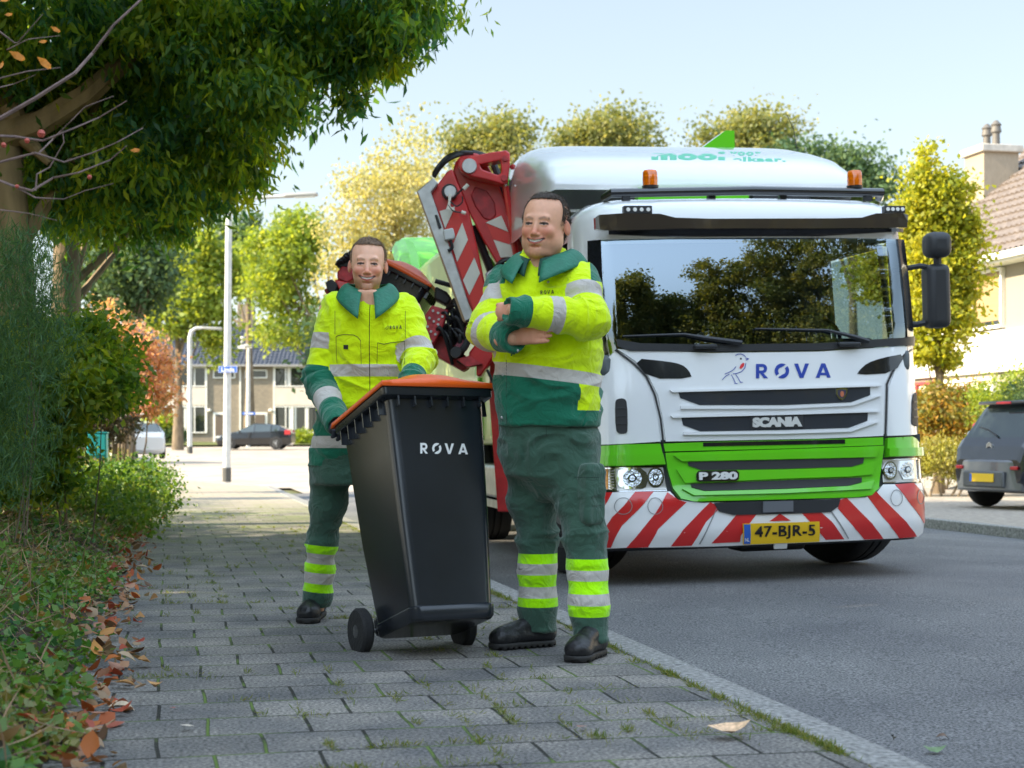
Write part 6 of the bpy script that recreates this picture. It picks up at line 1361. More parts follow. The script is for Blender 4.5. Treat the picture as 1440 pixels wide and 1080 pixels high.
def skinmat(name,base,blush,hair,beard=.6):
    m=bpy.data.materials.new(name); m.use_nodes=True; t=m.node_tree; L=t.links; b=t.nodes['Principled BSDF']; b.inputs['Roughness'].default_value=.45; b.inputs['Specular IOR Level'].default_value=.4
    b.inputs['Subsurface Weight'].default_value=.12; b.inputs['Subsurface Radius'].default_value=(.010,.004,.002); b.inputs['Subsurface Scale'].default_value=1; MATS[name]=m
    tc=t.nodes.new('ShaderNodeTexCoord'); n=t.nodes.new('ShaderNodeTexNoise'); n.inputs['Scale'].default_value=60; n.inputs['Detail'].default_value=5; L.new(tc.outputs['Object'],n.inputs[0])
    x0=t.nodes.new('ShaderNodeMix'); x0.data_type='RGBA'; x0.inputs[6].default_value=(*[q*.9 for q in base],1); x0.inputs[7].default_value=(*[min(1,q*1.1) for q in base],1); L.new(n.outputs[0],x0.inputs[0]); prev=x0.outputs[2]
    for att,c,f in (('blush',blush,.75),('stub',hair,beard),('lip',(.50,.11,.09),.95),('brow',hair,.85),('mouth',(.05,.012,.012),1),('teeth',(.70,.65,.57),1),('eyew',(.45,.40,.37),1),('iris',(.02,.018,.016),1),('lash',(.03,.02,.015),.9)):
        a=t.nodes.new('ShaderNodeAttribute'); a.attribute_name=att; g=t.nodes.new('ShaderNodeMath'); g.operation='MULTIPLY'; g.inputs[1].default_value=f; g.use_clamp=True; L.new(a.outputs['Fac'],g.inputs[0])
        x=t.nodes.new('ShaderNodeMix'); x.data_type='RGBA'; L.new(g.outputs[0],x.inputs[0]); L.new(prev,x.inputs[6]); x.inputs[7].default_value=(*c,1); prev=x.outputs[2]
    L.new(prev,b.inputs['Base Color']); bp=t.nodes.new('ShaderNodeBump'); bp.inputs['Strength'].default_value=.25; bp.inputs['Distance'].default_value=.002; n3=t.nodes.new('ShaderNodeTexNoise'); n3.inputs['Scale'].default_value=350; L.new(tc.outputs['Object'],n3.inputs[0]); L.new(n3.outputs[0],bp.inputs['Height']); L.new(bp.outputs[0],b.inputs['Normal']); return m
SKA=('blush','stub','lip','brow','mouth','teeth','eyew','iris','lash')
def sstep(x,a,b): t=np.clip((x-a)/(b-a),0,1); return t*t*(3-2*t)
def dseg(V,a,b):
    a=np.array(a,float);b=np.array(b,float); ab=b-a; t=np.clip(((V-a)@ab)/(ab@ab+1e-12),0,1); return np.linalg.norm(V-a-t[:,None]*ab,axis=1)
def dchain(V,pts): return np.min([dseg(V,pts[i],pts[i+1]) for i in range(len(pts)-1)],axis=0)
def head(h,wf=1.0,jaw=1.0,fat=0,neckr=.20,stubble=1.0,hairtone=0,recede=0,smile=1.0):
    "unit head: height 1, eyes at z=0, face towards -y. returns (V,F,attrs),(hair V,F)"
    s=SDF((-.44,-.60,-1.0),(.44,.56,.56),.0105); w=wf
    s.ell((0,.07,.13),(.322*w,.40,.355),.05); s.ell((0,-.10,-.08),(.262*w,.295,.35),.10); s.ell((0,-.12,-.285),(.205*w*jaw,.245,.185),.09)
    for q in (-1,1): s.ell((q*.172*w*jaw,.0,-.20),(.085,.13,.125),.09)
    s.ell((0,-.325,-.405),(.095*jaw,.075,.085),.07)
    if fat: s.ell((0,-.10,-.42),(.22*w,.22,.10),.10); [s.ell((q*.20*w,-.10,-.25),(.09,.14,.14),.09) for q in (-1,1)]
    s.cone((0,.05,-.30),(0,.10,-.95),neckr,neckr*1.12,.09)
    s.cone((-.15,-.330,.085),(.15,-.330,.085),.036,.036,.06)
    for q in (-1,1):
        s.ell((q*.155,-.285,-.115),(.095,.095,.085),.06)
        s.ell((q*.122,-.425,.000),(.078,.055,.044),.045,'s'); s.ell((q*.122,-.318,-.004),(.062,.055,.050),.012)
        s.cone((q*.085,-.374,.017),(q*.165,-.358,.012),.014,.012,.012); s.cone((q*.08,-.372,-.025),(q*.16,-.358,-.030),.012,.011,.018)
        s.cone((q*.082,-.405,-.15),(q*.145,-.345,-.265),.010,.012,.030,'s')
        s.ell((q*.332*w,.035,-.035),(.028,.070,.112),.025,rot=(R(12),0,q*R(-22))); s.ell((q*.368*w,.012,-.02),(.022,.032,.055),.015,'s')
    s.cone((0,-.352,.045),(0,-.440,-.135),.026,.040,.045); s.ell((0,-.452,-.150),(.042,.038,.036),.02)
    for q in (-1,1): s.ell((q*.046,-.405,-.165),(.030,.038,.026),.018); s.ell((q*.024,-.440,-.192),(.013,.018,.010),.008,'s')
    s.ell((0,-.300,-.265),(.145,.115,.100),.06)
    mc=[(-.130,-.325,-.212),(-.075,-.382,-.248),(0,-.402,-.262),(.075,-.382,-.248),(.130,-.325,-.212)]
    up=[(x,y-.010,z+.020-.004*abs(x)*10) for x,y,z in mc]; lo=[(x,y-.008,z-.030+abs(x)*.22) for x,y,z in mc]
    s.chain(up,[.006,.011,.011,.011,.006],.014); s.chain(lo,[.006,.015,.018,.015,.006],.014)
    s.chain([(x,y-.022,z-.003) for x,y,z in mc],[.004,.012,.014,.012,.004],.006,'s'); s.chain([(x,y+.012,z+.000) for x,y,z in mc],[.006,.014,.015,.014,.006],.004)
    s.ell((0,-.375,-.335),(.075,.03,.014),.03,'s')
    V,F=s.mesh(); V=lap(V,F,1,.3); x,y,z=V.T; A={k:np.zeros(len(V)) for k in SKA}; front=y<-.2
    A['teeth']=sstep(-dchain(V,[(a*.86,b-.008,c+.001) for a,b,c in mc]),-.022,-.013)*front; A['mouth']=sstep(-dchain(V,mc),-.034,-.024)*front
    A['lip']=np.maximum(sstep(-dchain(V,up),-.026,-.014)*.7,sstep(-dchain(V,lo),-.030,-.018))*front
    br=[dchain(V,[(q*.055,-.37,.070),(q*.12,-.365,.090),(q*.185,-.33,.072)]) for q in (-1,1)]; A['brow']=sstep(-np.minimum(*br),-.028,-.010)*.6
    ew=np.minimum(*[np.sqrt(((x-q*.122)/.050)**2+((z+.006)/.0165)**2) for q in (-1,1)]); A['eyew']=sstep(-ew,-1.15,-.8)*front; ir=np.minimum(*[np.sqrt(((x-q*.122)/.021)**2+((z+.005)/.0185)**2) for q in (-1,1)]); A['iris']=sstep(-ir,-1.15,-.75)*front*(A['eyew']>.2)
    la=np.minimum(*[dchain(V,[(q*.068,-.37,.000),(q*.122,-.375,.012),(q*.182,-.35,-.003)]) for q in (-1,1)]); A['lash']=np.clip(sstep(-la,-.028,-.008)*1.1,0,1)
    A['blush']=np.clip(.9*np.exp(-np.minimum(*[((x-q*.17)**2+(z+.13)**2)/.010 for q in (-1,1)]))+.8*np.exp(-((x)**2+(z+.13)**2)/.004)+.8*(np.abs(x)>.31*w)*(np.abs(z)<.14)+.25*np.exp(-(z+.5)**2/.03),0,1)
    jl=sstep(-z,.17,.36)*sstep(-y,-.10,.12)*(z>-.52); must=np.exp(-((z+.205)/.03)**2)*sstep(-y,.3,.36)*(np.abs(x)<.12); A['stub']=np.clip(np.maximum(jl,must*.7)*stubble*(1-A['lip'])*(1-.5*np.exp(-((x)**2+(z+.34)**2)/.004)),0,1)
    # hair cap
    hs=SDF((-.42,-.50,-.40),(.42,.56,.62),.012); hs.ell((0,.07,.13),(.340*w,.420,.378),.01); hs.ell((0,.12,-.10),(.27*w,.33,.26),.05)
    def g(X,Y,Z):
        g1=Z-(.345+recede)-.9*np.maximum(0,np.abs(X)-.14)*0+.55*(Y+.30)*(Y<-.05)*0+.35*np.abs(X)*(-1 if recede==0 else -.6)*0-.0*Y
        g1=np.minimum(g1,Z-(.31+recede))
        side=np.minimum(Y+.13-.25*np.maximum(0,Z)+.0-.0,Z+.015-.0); back=np.minimum(Y-.085,Z+.30); return -np.maximum(np.maximum(g1,side),back)
    hs.cut(g); HV,HF=hs.mesh(); N=vnorm(HV,HF); d=-.012+(vnoise(HV*np.array([38,38,14])+5)-.5)*.022+(vnoise(HV*9)-.5)*.02+.010*sstep(HV[:,2],.2,.45); HV=HV+N*d[:,None]
    return (V,F,A),(HV,HF)
def xf(V,h,c,yaw,roll=0,pitch=0):
    M_=np.array(Euler((pitch,roll,yaw),'XYZ').to_matrix()); return (V*h)@M_.T+np.array(c)
def catmesh(parts):
    V=[];F=[];A={k:[] for k in SKA}; b=0
    for v,f,a in parts:
        V.append(v); F.append(f+b); b+=len(v)
        for k in SKA: A[k].append(a[k] if a is not None else np.zeros(len(v)))
    return np.concatenate(V),np.concatenate(F),{k:('POINT',np.concatenate(A[k])) for k in SKA}
def folds(V,F,segs,amps,seed=0,fa=17,fb=5):
    N=vnorm(V,F); si,T,LL,PP=seginfo(V,segs); SG=[np.array(b,float)-np.array(a,float) for a,b,_,_ in segs]; D=np.array([g_/np.linalg.norm(g_) for g_ in SG])[si]
    Q=PP*fb+D*(LL[:,None]*fa)+seed*3.1; Q=Q+ (vnoise(V*7+seed)-.5)[:,None]*1.6; n=vnoise(Q); r=1-np.abs(2*n-1)**.8; n2=vnoise(Q*2.1+9)
    a=np.array([p[0] for p in amps])[si]; b=np.array([p[1] for p in amps])[si]; j=np.array([p[2] for p in amps])[si]   # base, joint amplitude, joint at t
    amp=a+b*np.exp(-((T-j)/.22)**2); return V+N*(amp*(r*.75+n2*.35-.5))[:,None],si,T
def hand_fingers(s,palm,dirs,up,nrm,L=.075,r=.0088,curl=(.5,.7,.6),spread=.019,k=.004,side=1,thumb=True):
    "four separate bent fingers and a thumb; palm centre, finger direction, up = across the palm, nrm = side the fingers curl to"
    P=np.array(palm,float); d=np.array(dirs,float)/np.linalg.norm(dirs); u=np.array(up,float)/np.linalg.norm(up); n=np.array(nrm,float)/np.linalg.norm(nrm)
    s.cone(P-d*.045,P+d*.022,.027,.036,.012,fl=(n,2.1)); s.cone(P-d*.02+u*.018,P+d*.035+u*.022,.013,.011,.012); s.cone(P-d*.02-u*.018,P+d*.03-u*.024,.013,.010,.012)
    for i,(o,l) in enumerate(((1.5,.92),(.5,1.0),(-.5,.95),(-1.5,.76))):
        a=P+d*.036+u*o*spread; ang=0; q=a; R_=[r*1.05,r,r*.92,r*.8]
        for j in range(3):
            ang+=curl[j]*(1+.06*i); v=d*math.cos(ang)+n*math.sin(ang)+u*o*.03; q2=q+v*L*l*(.46,.30,.24)[j]; s.cone(q,q2,R_[j],R_[j+1],k if j else .008); q=q2
    if thumb:
        a=P-d*.02+u*side*.030; b=a+d*.032+u*side*.022+n*.012; c=b+d*.030+u*side*.002+n*.010; e=c+d*.022-u*side*.004+n*.008; s.cone(a,b,.0125,.0115,.008); s.cone(b,c,.0112,.0100,.004); s.cone(c,e,.0100,.0082,.004)
def collar(name,c,rn,rx,ry,ztop,zlow,spread,parent,tip=.055,gap=.30,yaw=0,m=None,back=.03,fwd=.0):
    V=[];F=[];nu,nv=49,9
    for i in range(nu):
        u=-1+2*i/(nu-1); ph=PI*(1-gap*.5/PI*1.0)*u*(1-gap/PI*.25) # 0 = back
        fr_=max(0,(abs(u)-.55)/.45)
        for j in range(nv):
            v=j/(nv-1); rr=1+spread*v**.9*(1+.25*fr_); z=ztop+back*(1-fr_)*(1-v)*.6-(.026+tip*fr_**1.3)*v**1.2 - fr_*.012 + .012*math.sin(PI*v)
            x=math.sin(ph)*rx*rn*rr; y=math.cos(ph)*ry*rn*rr - fwd*fr_*v
            if v>.8 and abs(u)>.9: x*=1.0
            xx=x*math.cos(yaw)-y*math.sin(yaw); yy=x*math.sin(yaw)+y*math.cos(yaw); V.append((c[0]+xx,c[1]+yy,c[2]+z))
    F=[(i*nv+j,i*nv+j+1,(i+1)*nv+j+1,(i+1)*nv+j) for i in range(nu-1) for j in range(nv-1)]
    o=meshobj(name,V,F,m or M_COLL,parent,smooth=True); q=o.modifiers.new('s','SOLIDIFY'); q.thickness=.006; q.offset=0; return o
def boot(parent,toe,heel,ztop,yawless=None,r=.048,shaft=None,sr=.052,base=None):
    toe=np.array(toe,float); heel=np.array(heel,float); d=toe-heel; L=np.linalg.norm(d[:2]); d=d/np.linalg.norm(d); h=heel.copy()
    lo=np.minimum(toe,heel)-.1; hi=np.maximum(toe,heel)+.1; hi[2]=ztop+.02; lo[2]=-.01; s=SDF(lo,hi,.005); z=lambda q:np.array([0,0,q])
    s.cone(h+d*.03+z(.058),toe-d*.055+z(.052),.046,.046,.02,fl=((0,0,1),1.15)); s.ell(toe-d*.055+z(.048),(.056,.056,.047),.025); s.cone(h+d*.045+z(.07),h+d*.05+z(ztop),.049,sr,.03); s.cone(toe-d*.09+z(.07),h+d*.06+z(.115),.040,.040,.03)
    s.cut(lambda X,Y,Z:(.026-Z)+X*0+Y*0); s.cut(lambda X,Y,Z:(Z-ztop)+X*0+Y*0); V,F=s.mesh(); N=vnorm(V,F); V=V+N*((vnoise(V*28)-.5)*.008*sstep(V[:,2],.04,.08))[:,None]
    o=meshobj('boot',V,F,M_BOOT,parent,smooth=True)
    s=SDF(lo,hi,.005); s.cone(h+d*.035+z(.02),toe-d*.06+z(.02),.050,.052,.02); s.ell(toe-d*.056+z(.02),(.060,.060,.06),.02)
    s.cut(lambda X,Y,Z:(Z-.030)+X*0+Y*0); s.cut(lambda X,Y,Z:(.002+.010*(np.sin(((X-h[0])*d[0]+(Y-h[1])*d[1])*210)>.35)-Z)+X*0); V,F=s.mesh(); meshobj('sole',V,F,M_SOLE,o,smooth=False); return o
def strands(HV,HF,hc,P,w):
    "short real hairs standing over the hair cap"
    N=vnorm(HV,HF); k=rng.integers(0,len(HV),9000); p=HV[k]+rng.normal(0,.002,(len(k),3))-N[k]*.003; comb=np.array([.5 if w=='A' else .2,-.3,-.35]); q=p-np.array(hc)
    b=N[k]*.8+comb*1.8+rng.normal(0,.15,(len(k),3)); sv=rng.bit_generator.state
    m=leafmat('hair_strand_'+w.lower(),[(.16,.10,.06),(.30,.20,.13),(.09,.06,.04)] if w=='A' else [(.035,.025,.018),(.09,.065,.045),(.02,.015,.012)],.1,.5)
    return leaves('hair_strands',p,.011,m,P,8,0,None,bias=b*4,fold=.1)
# ---------------------------------------------------------------- right worker (arms crossed)
def build_B():
    B=W(775,918,6.70); B.z=0; b=np.array(B)
    def p(px,py,D): return np.array(W(px,py,D))-b
    yw=R(-33)
    SKB=skinmat('skin_right_worker',(.76,.39,.25),(.70,.20,.13),(.10,.07,.05),.30)
    # head
    hh=94/FPX*6.62; hc=p(766,317.5,6.62); (V,F,A),(HV,HF)=head(hh,wf=1.04,jaw=1.08,fat=1,neckr=.235,stubble=.45,recede=.045)
    HV_=xf(HV,hh,hc,R(-21),R(3),R(2)); V1=xf(V,hh,hc,R(-21),R(3),R(2))
    # hidden trunk and limbs, hands
    s=SDF((-.36,-.42,.04),(.36,.30,1.72),.012)
    s.loft([(*p(772,y,6.68),rx,ry) for y,rx,ry in ((597,.19,.14),(540,.19,.14),(450,.20,.14),(400,.17,.12),(380,.10,.09))],.03)
    SL=p(823,402,6.58);EL=p(829,448,6.46);WL=p(722,436,6.335); SR_=p(703,402,6.76);ER=p(686,464,6.62);WR=p(722,476,6.42)
    s.chain([SL,EL,WL],[.06,.045,.03]); s.chain([SR_,ER,WR],[.06,.045,.03]); s.cone(p(765,385,6.66),p(765,362,6.64),.08,.075); s.cone(p(757,372,6.61),p(752,394,6.595),.05,.035)
    for q in (((752,625,6.77),(755,755,6.81),(757,880,6.86)),((800,625,6.66),(822,755,6.58),(829,890,6.54))): s.chain([p(*k) for k in q],[.06,.045,.035])
    V2,F2=s.mesh()
    s=SDF(p(690,505,6.50)+[0,-.16,0],p(800,420,6.5)+[0,.12,0],.0032)
    dR=p(782,469,6.37)-WR; hand_fingers(s,WR+dR/np.linalg.norm(dR)*.062+[0,-.004,.004],dR,(0,.12,1),(0,1,.1),L=.07,curl=(.10,.25,.2),side=1,thumb=True); s.cone(WR-dR*.3,WR+dR*.25,.029,.027,.015,fl=((0,1,0),1.3))
    dL=p(700,438,6.37)-WL; hand_fingers(s,WL+dL/np.linalg.norm(dL)*.022+[0,.022,0],dL,(0,.1,1),(0,1,0),L=.05,curl=(.9,.6,.3),thumb=False)
    V3,F3=s.mesh(); V3=lap(V3,F3,1,.3); A3={k:np.zeros(len(V3)) for k in SKA}; A3['blush']+=.35
    Vb,Fb,At=catmesh([(V1,F,A),(V2,F2,None),(V3,F3,A3)])
    P=meshobj('person',Vb,Fb,SKB,None,smooth=True,attrs=At); P.location=B; tag(P,'person with arms crossed in hi-vis jacket and green work trousers, right of the bin','person')
    strands(HV_,HF,hc,P,'B'); hm=mat('hair_dark_brown',(.07,.05,.038),.6,bump=1,bs=260,var=.5,vs=120,stretch=(1,1,.35)); meshobj('hair',HV_,HF,hm,P,smooth=True)
    # jacket
    s=SDF(p(640,615,6.7)+[0,-.50,0],p(880,335,6.7)+[0,.34,0],.0058)
    st=[(y,xc,hw,ry) for y,xc,hw,ry in ((598,771,71,.175),(580,771,73,.18),(540,771,74,.19),(500,771,74,.195),(450,771,74,.19),(415,770,74,.175),(395,769,68,.155),(380,768,54,.13),(368,767,40,.11),(352,766,27,.085))]
    s.loft([(*(p(xc,y,6.68)+[0,0,0]),hw/FPX*6.68,ry) for y,xc,hw,ry in st],.02,2.3,R(-8))
    segs=[(SL,EL,.092,.085),(EL,WL,.085,.064),(SR_,ER,.088,.083),(ER,WR,.083,.064)]
    s.cone(SR_+[.03,0,.01],ER,.084,.076,.035); s.cone(ER,WR,.076,.056,.016); d=(WR-ER)/np.linalg.norm(WR-ER); s.cone(WR+d*.035,WR+d*.10,.050,.046,.004,'s')
    s.cone(SL+[-.03,0,.02],EL,.086,.078,.045); s.cone(EL,WL,.078,.057,.016); d=(WL-EL)/np.linalg.norm(WL-EL); s.cone(WL+d*.045,WL+d*.07,.050,.050,.004,'s')
    s.cone(p(755,368,6.52),p(749,394,6.49),.050,.008,.01,'s')
    V,F=s.mesh(); x0=p(712,500,6.5)[0]
    V=lap(V,F,1,.4); tors=[((0,0,p(0,600,6.68)[2]),(0,0,p(0,360,6.68)[2]),.21,.20)]
    V,si,T=folds(V,F,segs+tors,[(.022,.026,1.0),(.020,.030,.0),(.022,.026,1.0),(.018,.028,.0),(.022,.010,.25)],seed=2)
    zof=lambda py,D=6.5:p(0,py,D)[2]; x,y,z=V.T; body=si==4; ang=np.arctan2(x-p(771,0,6.68)[0],-(y-p(771,0,6.68)[1]))
    sl=(zof(525)-zof(508))*(x-p(699,0,6.6)[0])/(p(843,0,6.6)[0]-p(699,0,6.6)[0]); zt=zof(507)+sl*-1.0 if False else zof(507)+(zof(525)-zof(507))*(x-p(699,0,6.6)[0])/(p(843,0,6.6)[0]-p(699,0,6.6)[0]); zb=zt-(zof(507)-zof(525)) if False else zt-.054
    ref=np.where(body,np.minimum(zt-z,z-zb),-1.); grn=np.where(body,zb-z,-1.)
    pan=(np.abs(ang-R(52))<R(17))&(z>zof(578,6.6))&body; grn=np.where(pan,-.01,grn)
    L1=si==0;L2=si==1;R1=si==2;R2=si==3; Tn=T
    def band(m,a,b,Ls): return np.where(m,np.minimum(Tn-a,b-Tn)*Ls,-1.)
    lu,lf,ru,rf=[np.linalg.norm(np.array(segs[k][1])-np.array(segs[k][0])) for k in range(4)]
    ref=np.maximum.reduce([ref,band(L1,.30,.62,lu),band(L2,.40,.57,lf),band(R1,.25,.60,ru),band(R2,-.15,.22,rf)]); grn=np.maximum.reduce([grn,band(L2,.82,3,lf),band(R2,.62,3,rf)])
    # shoulder yoke
    yk=(z-zof(392,6.6))+.55*np.minimum(0,.135-np.abs(x-p(769,0,6.68)[0])); yk=np.where(body|L1|R1,np.minimum(z-zof(399,6.6),np.minimum(np.abs(x-p(769,0,6.68)[0])-.178,.30-np.abs(x))),-1); grn=np.maximum(grn,yk)
    d2=np.abs(x-x0)-.0012; drk=np.where(body&(y<0)&(z<zof(470)),-d2,-1)
    drk=np.maximum(drk,np.where(body,.0011-np.abs(z-zof(590)),-1))
    J=meshobj('jacket',V,F,M_JK,P,smooth=True,attrs={'ref':('POINT',ref),'grn':('POINT',grn),'drk':('POINT',drk)})
    collar('collar',p(768,374,6.66),1,.112,.108,.03,0,.62,P,tip=.085,gap=.42,yaw=R(-24),back=.06,fwd=.04); collar('shirt_collar',p(765,374,6.63),1,.094,.094,.03,0,.26,P,tip=.05,gap=.34,yaw=R(-24),back=.03,fwd=.02,m=mat('polo_green',(.008,.07,.05),.8))
    # trousers
    s=SDF(p(690,905,6.7)+[0,-.40,0],p(860,580,6.7)+[0,.28,0],.0058)
    s.loft([(*(p(771,y,6.69)),hw/FPX*6.69,ry) for y,hw,ry in ((668,60,.135),(640,67,.155),(610,69,.165),(580,68,.16))],.02,2.1); s.ell(p(777,672,6.70),(.125,.12,.10),.07)
    LG=[((748,625,6.77),.116),((748,700,6.79),.100),((755,755,6.81),.080),((755,800,6.82),.077),((756,850,6.84),.078),((757,890,6.85),.072)]; RG=[((800,625,6.64),.115),((814,700,6.61),.094),((822,752,6.58),.080),((826,800,6.57),.078),((828,850,6.54),.077),((831,900,6.53),.068)]
    sg=[]
    for G in (LG,RG):
        pts=[p(*q) for q,_ in G]; rs=[r for _,r in G]; s.chain(pts,rs,.045); sg+=[(pts[i],pts[i+1],rs[i],rs[i+1]) for i in range(5)]
    zl=lambda y,D:p(0,y,D)[2]
    s.cut(lambda X,Y,Z:np.where(X<p(790,0,6.7)[0],zl(886,6.85)-Z,zl(899,6.53)-Z)+Y*0)
    pk=p(829,694,6.50); s.ell(pk+[0.01,.015,0],(.050,.035,.125),.008,rot=(0,0,R(35)),p=6)
    V,F=s.mesh(); V=lap(V,F,1,.3); V,si,T=folds(V,F,sg,[(.016,.018,.0),(.016,.026,1),(.016,.024,.0),(.007,.003,.5),(.010,.018,1.0)]*2,seed=7,fa=15,fb=5)
    x,y,z=V.T; Lm=si<5; yel=np.full(len(V),-1.); rf_=np.full(len(V),-1.)
    for m,D,ys in ((Lm,6.75,(779,793,809,826,842,855)),(~Lm,6.48,(787,803,818,836,852,868))):
        q=[zl(v,D) for v in ys]; yel=np.where(m,np.minimum(q[0]-z,z-q[5]),yel); rf_=np.where(m,np.maximum(np.minimum(q[1]-z,z-q[2]),np.minimum(q[3]-z,z-q[4])),rf_)
    drk=np.full(len(V),-1.); drk=np.maximum(drk,np.where((x>p(806,0,6.5)[0])&(x<p(843,0,6.5)[0])&(y<0.02),.0018-np.abs(z-zl(672,6.45)-.25*(x-pk[0])*0),-1)); drk=np.maximum(drk,np.where((y<0)&(z>zl(668,6.6)),.0013-np.abs(x-p(767,0,6.6)[0]-.06*(z-zl(620,6.6))),-1))
    meshobj('trousers',V,F,M_TROU,P,smooth=True,attrs={'yel':('POINT',yel),'ref':('POINT',rf_),'drk':('POINT',drk)})
    g=lambda px,py:(lambda D:np.array(W(px,py,D))-b)(CAMZ*FPX/(py-HZ))
    t1=g(690,914);h1=g(776,908); t1[2]=h1[2]=0; boot(P,t1,h1,.15); t2=g(806,933);h2=g(842,921); t2[2]=h2[2]=0; boot(P,t2,h2,.15)
    bpy.context.view_layer.update(); bv=bvh_of([J])
    decal('chest_lettering',fit(RV[0],760,408.5,779,414,skew=-1),RV[1],bv,M_BLKT,J,.003,6)
    m=MB()
    for (px,py) in ((707,527),(706,587),(771,396.5),(728,493),(843,578)):
        h=bv.ray_cast(Vector((0,0,CAMZ)),(W(px,py,6)-Vector((0,0,CAMZ))).normalized())
        if h[0] is not None:
            ps=MB(); ps.lathe([(.006,-.002),(.006,.001),(.003,.003)],axis='Y',n=12); ps.V=[tuple(Vector((v[0],-v[1],v[2]))+h[0]-B) for v in ps.V]; ps.build('snap_button',M_STEEL,P,smooth=True)
    return P
# ---------------------------------------------------------------- left worker (hand on the bin)
def build_A():
    B=W(480,872,7.75); B.z=0; b=np.array(B)
    def p(px,py,D): return np.array(W(px,py,D))-b
    SK_=skinmat('skin_left_worker',(.84,.46,.31),(.76,.25,.17),(.17,.10,.06),.55)
    D=7.52; hh=78.5/FPX*D; hc=p(517.3,372.5,D); (V,F,A),(HV,HF)=head(hh,wf=.98,jaw=.90,neckr=.205,stubble=.75,recede=.0)
    V1=xf(V,hh,hc,R(4),R(1.5),R(3)); HV_=xf(HV,hh,hc,R(4),R(1.5),R(3))
    SL=p(577,437,7.55);EL=p(590,503,7.42);WL=p(575,548,7.20); SR_=p(464,437,7.55);ER=p(450,537,7.52)
    hl=bin1.matrix_world@Vector((-.20,.33,.965)); hl=np.array(hl)-b; WR=hl+np.array([-.03,.10,.035])
    s=SDF((-.50,-.62,.04),(.62,.36,1.80),.013)
    s.loft([(*p(xc,y,D_),rx,.13) for y,xc,D_,rx in ((620,500,7.62,.14),(580,510,7.58,.17),(520,524,7.56,.17),(450,521,7.56,.18),(425,519,7.56,.14),(410,518,7.55,.08))],.03)
    s.chain([SL,EL,WL],[.055,.04,.03]); s.chain([SR_,ER,WR],[.055,.04,.03]); s.cone(p(518,428,7.57),p(518,402,7.55),.055,.052); s.cone(p(518,418,7.50),p(519,442,7.475),.030,.028)
    s.chain([p(470,660,7.66),p(453,765,7.74),p(445,870,7.87)],[.06,.04,.035]); s.chain([p(525,660,7.60),p(560,760,7.59),p(575,870,7.80)],[.06,.04,.035])
    s.cone(WL,WL+[-.02,-.07,-.02],.03,.034)
    V2,F2=s.mesh(); Vb,Fb,At=catmesh([(V1,F,A),(V2,F2,None)])
    P=meshobj('person',Vb,Fb,SK_,None,smooth=True,attrs=At); P.location=B; tag(P,'person in hi-vis jacket behind the wheelie bin, gloved hand on its handle','person')
    strands(HV_,HF,hc,P,'A'); hm=mat('hair_light_brown',(.22,.14,.09),.6,bump=1,bs=260,var=.5,vs=120,stretch=(1,1,.35)); meshobj('hair',HV_,HF,hm,P,smooth=True)
    s=SDF(hl-[.12,.14,.14],hl+[.14,.20,.16],.0036); ax=np.array(bin1.matrix_world.to_3x3()@Vector((1,0,0))); fw_=np.array(bin1.matrix_world.to_3x3()@Vector((0,-1,0)))
    hand_fingers(s,hl-fw_*.052+[0,0,.030]+ax*.0,fw_*.9+np.array([0,0,-.12]),ax,np.array([0,0,-1.])-fw_*.1,L=.085,r=.0115,curl=(.75,1.0,.8),spread=.0225,side=1); s.cone(WR+(WR-hl)*.2,hl-fw_*.07+[0,0,.03],.034,.032,.015)
    V,F=s.mesh(); V=lap(V,F,1,.3); meshobj('glove',V,F,M_GLOVE,P,smooth=True)
    # jacket
    s=SDF(p(405,665,7.5)+[0,-.62,0],p(640,390,7.5)+[0,.34,0],.0064)
    st=[(655,492,7.64,60,.155),(630,497,7.63,60,.16),(580,508,7.60,60,.16),(540,519,7.58,63,.165),(500,524,7.57,68,.17),(460,521,7.57,70,.165),(440,520,7.57,66,.155),(428,519,7.57,52,.13),(419,518.5,7.56,38,.11),(410,518,7.55,27,.09)]
    s.loft([(*p(xc,y,D_),hw/FPX*D_,ry) for y,xc,D_,hw,ry in st],.02,2.3)
    segs=[(SL,EL,.082,.074),(EL,WL,.074,.056),(SR_,ER,.082,.080),(ER,WR,.080,.056)]
    s.cone(SL+[-.03,0,.008],EL,.074,.068,.04); s.cone(EL,WL,.068,.054,.02); s.cone(SR_+[.03,0,.008],ER,.074,.072,.035); s.cone(ER,WR,.072,.054,.03)
    d=(WR-ER)/np.linalg.norm(WR-ER); s.cone(WR+d*.03,WR+d*.12,.048,.048,.004,'s'); s.cone(p(518,408,7.42),p(519,440,7.39),.050,.006,.01,'s')
    V,F=s.mesh(); V=lap(V,F,1,.4); tors=[((p(500,655,7.6)),(p(520,410,7.56)),.19,.19)]
    V,si,T=folds(V,F,segs+tors,[(.022,.026,1.0),(.020,.030,.0),(.022,.030,1.0),(.020,.030,.0),(.024,.010,.3)],seed=11)
    x,y,z=V.T; zof=lambda py,D_=7.40:p(0,py,D_)[2]; body=si==4; Tn=T
    ref=np.where(body,np.maximum(np.minimum(zof(512)-z,z-zof(529)),np.minimum(zof(613,7.48)-z,z-zof(630,7.48))),-1.); grn=np.where(body,zof(577,7.45)-z,-1.)
    lu,lf,ru,rf=[np.linalg.norm(np.array(segs[k][1])-np.array(segs[k][0])) for k in range(4)]
    def band(m,a,b,Ls): return np.where(m,np.minimum(Tn-a,b-Tn)*Ls,-1.)
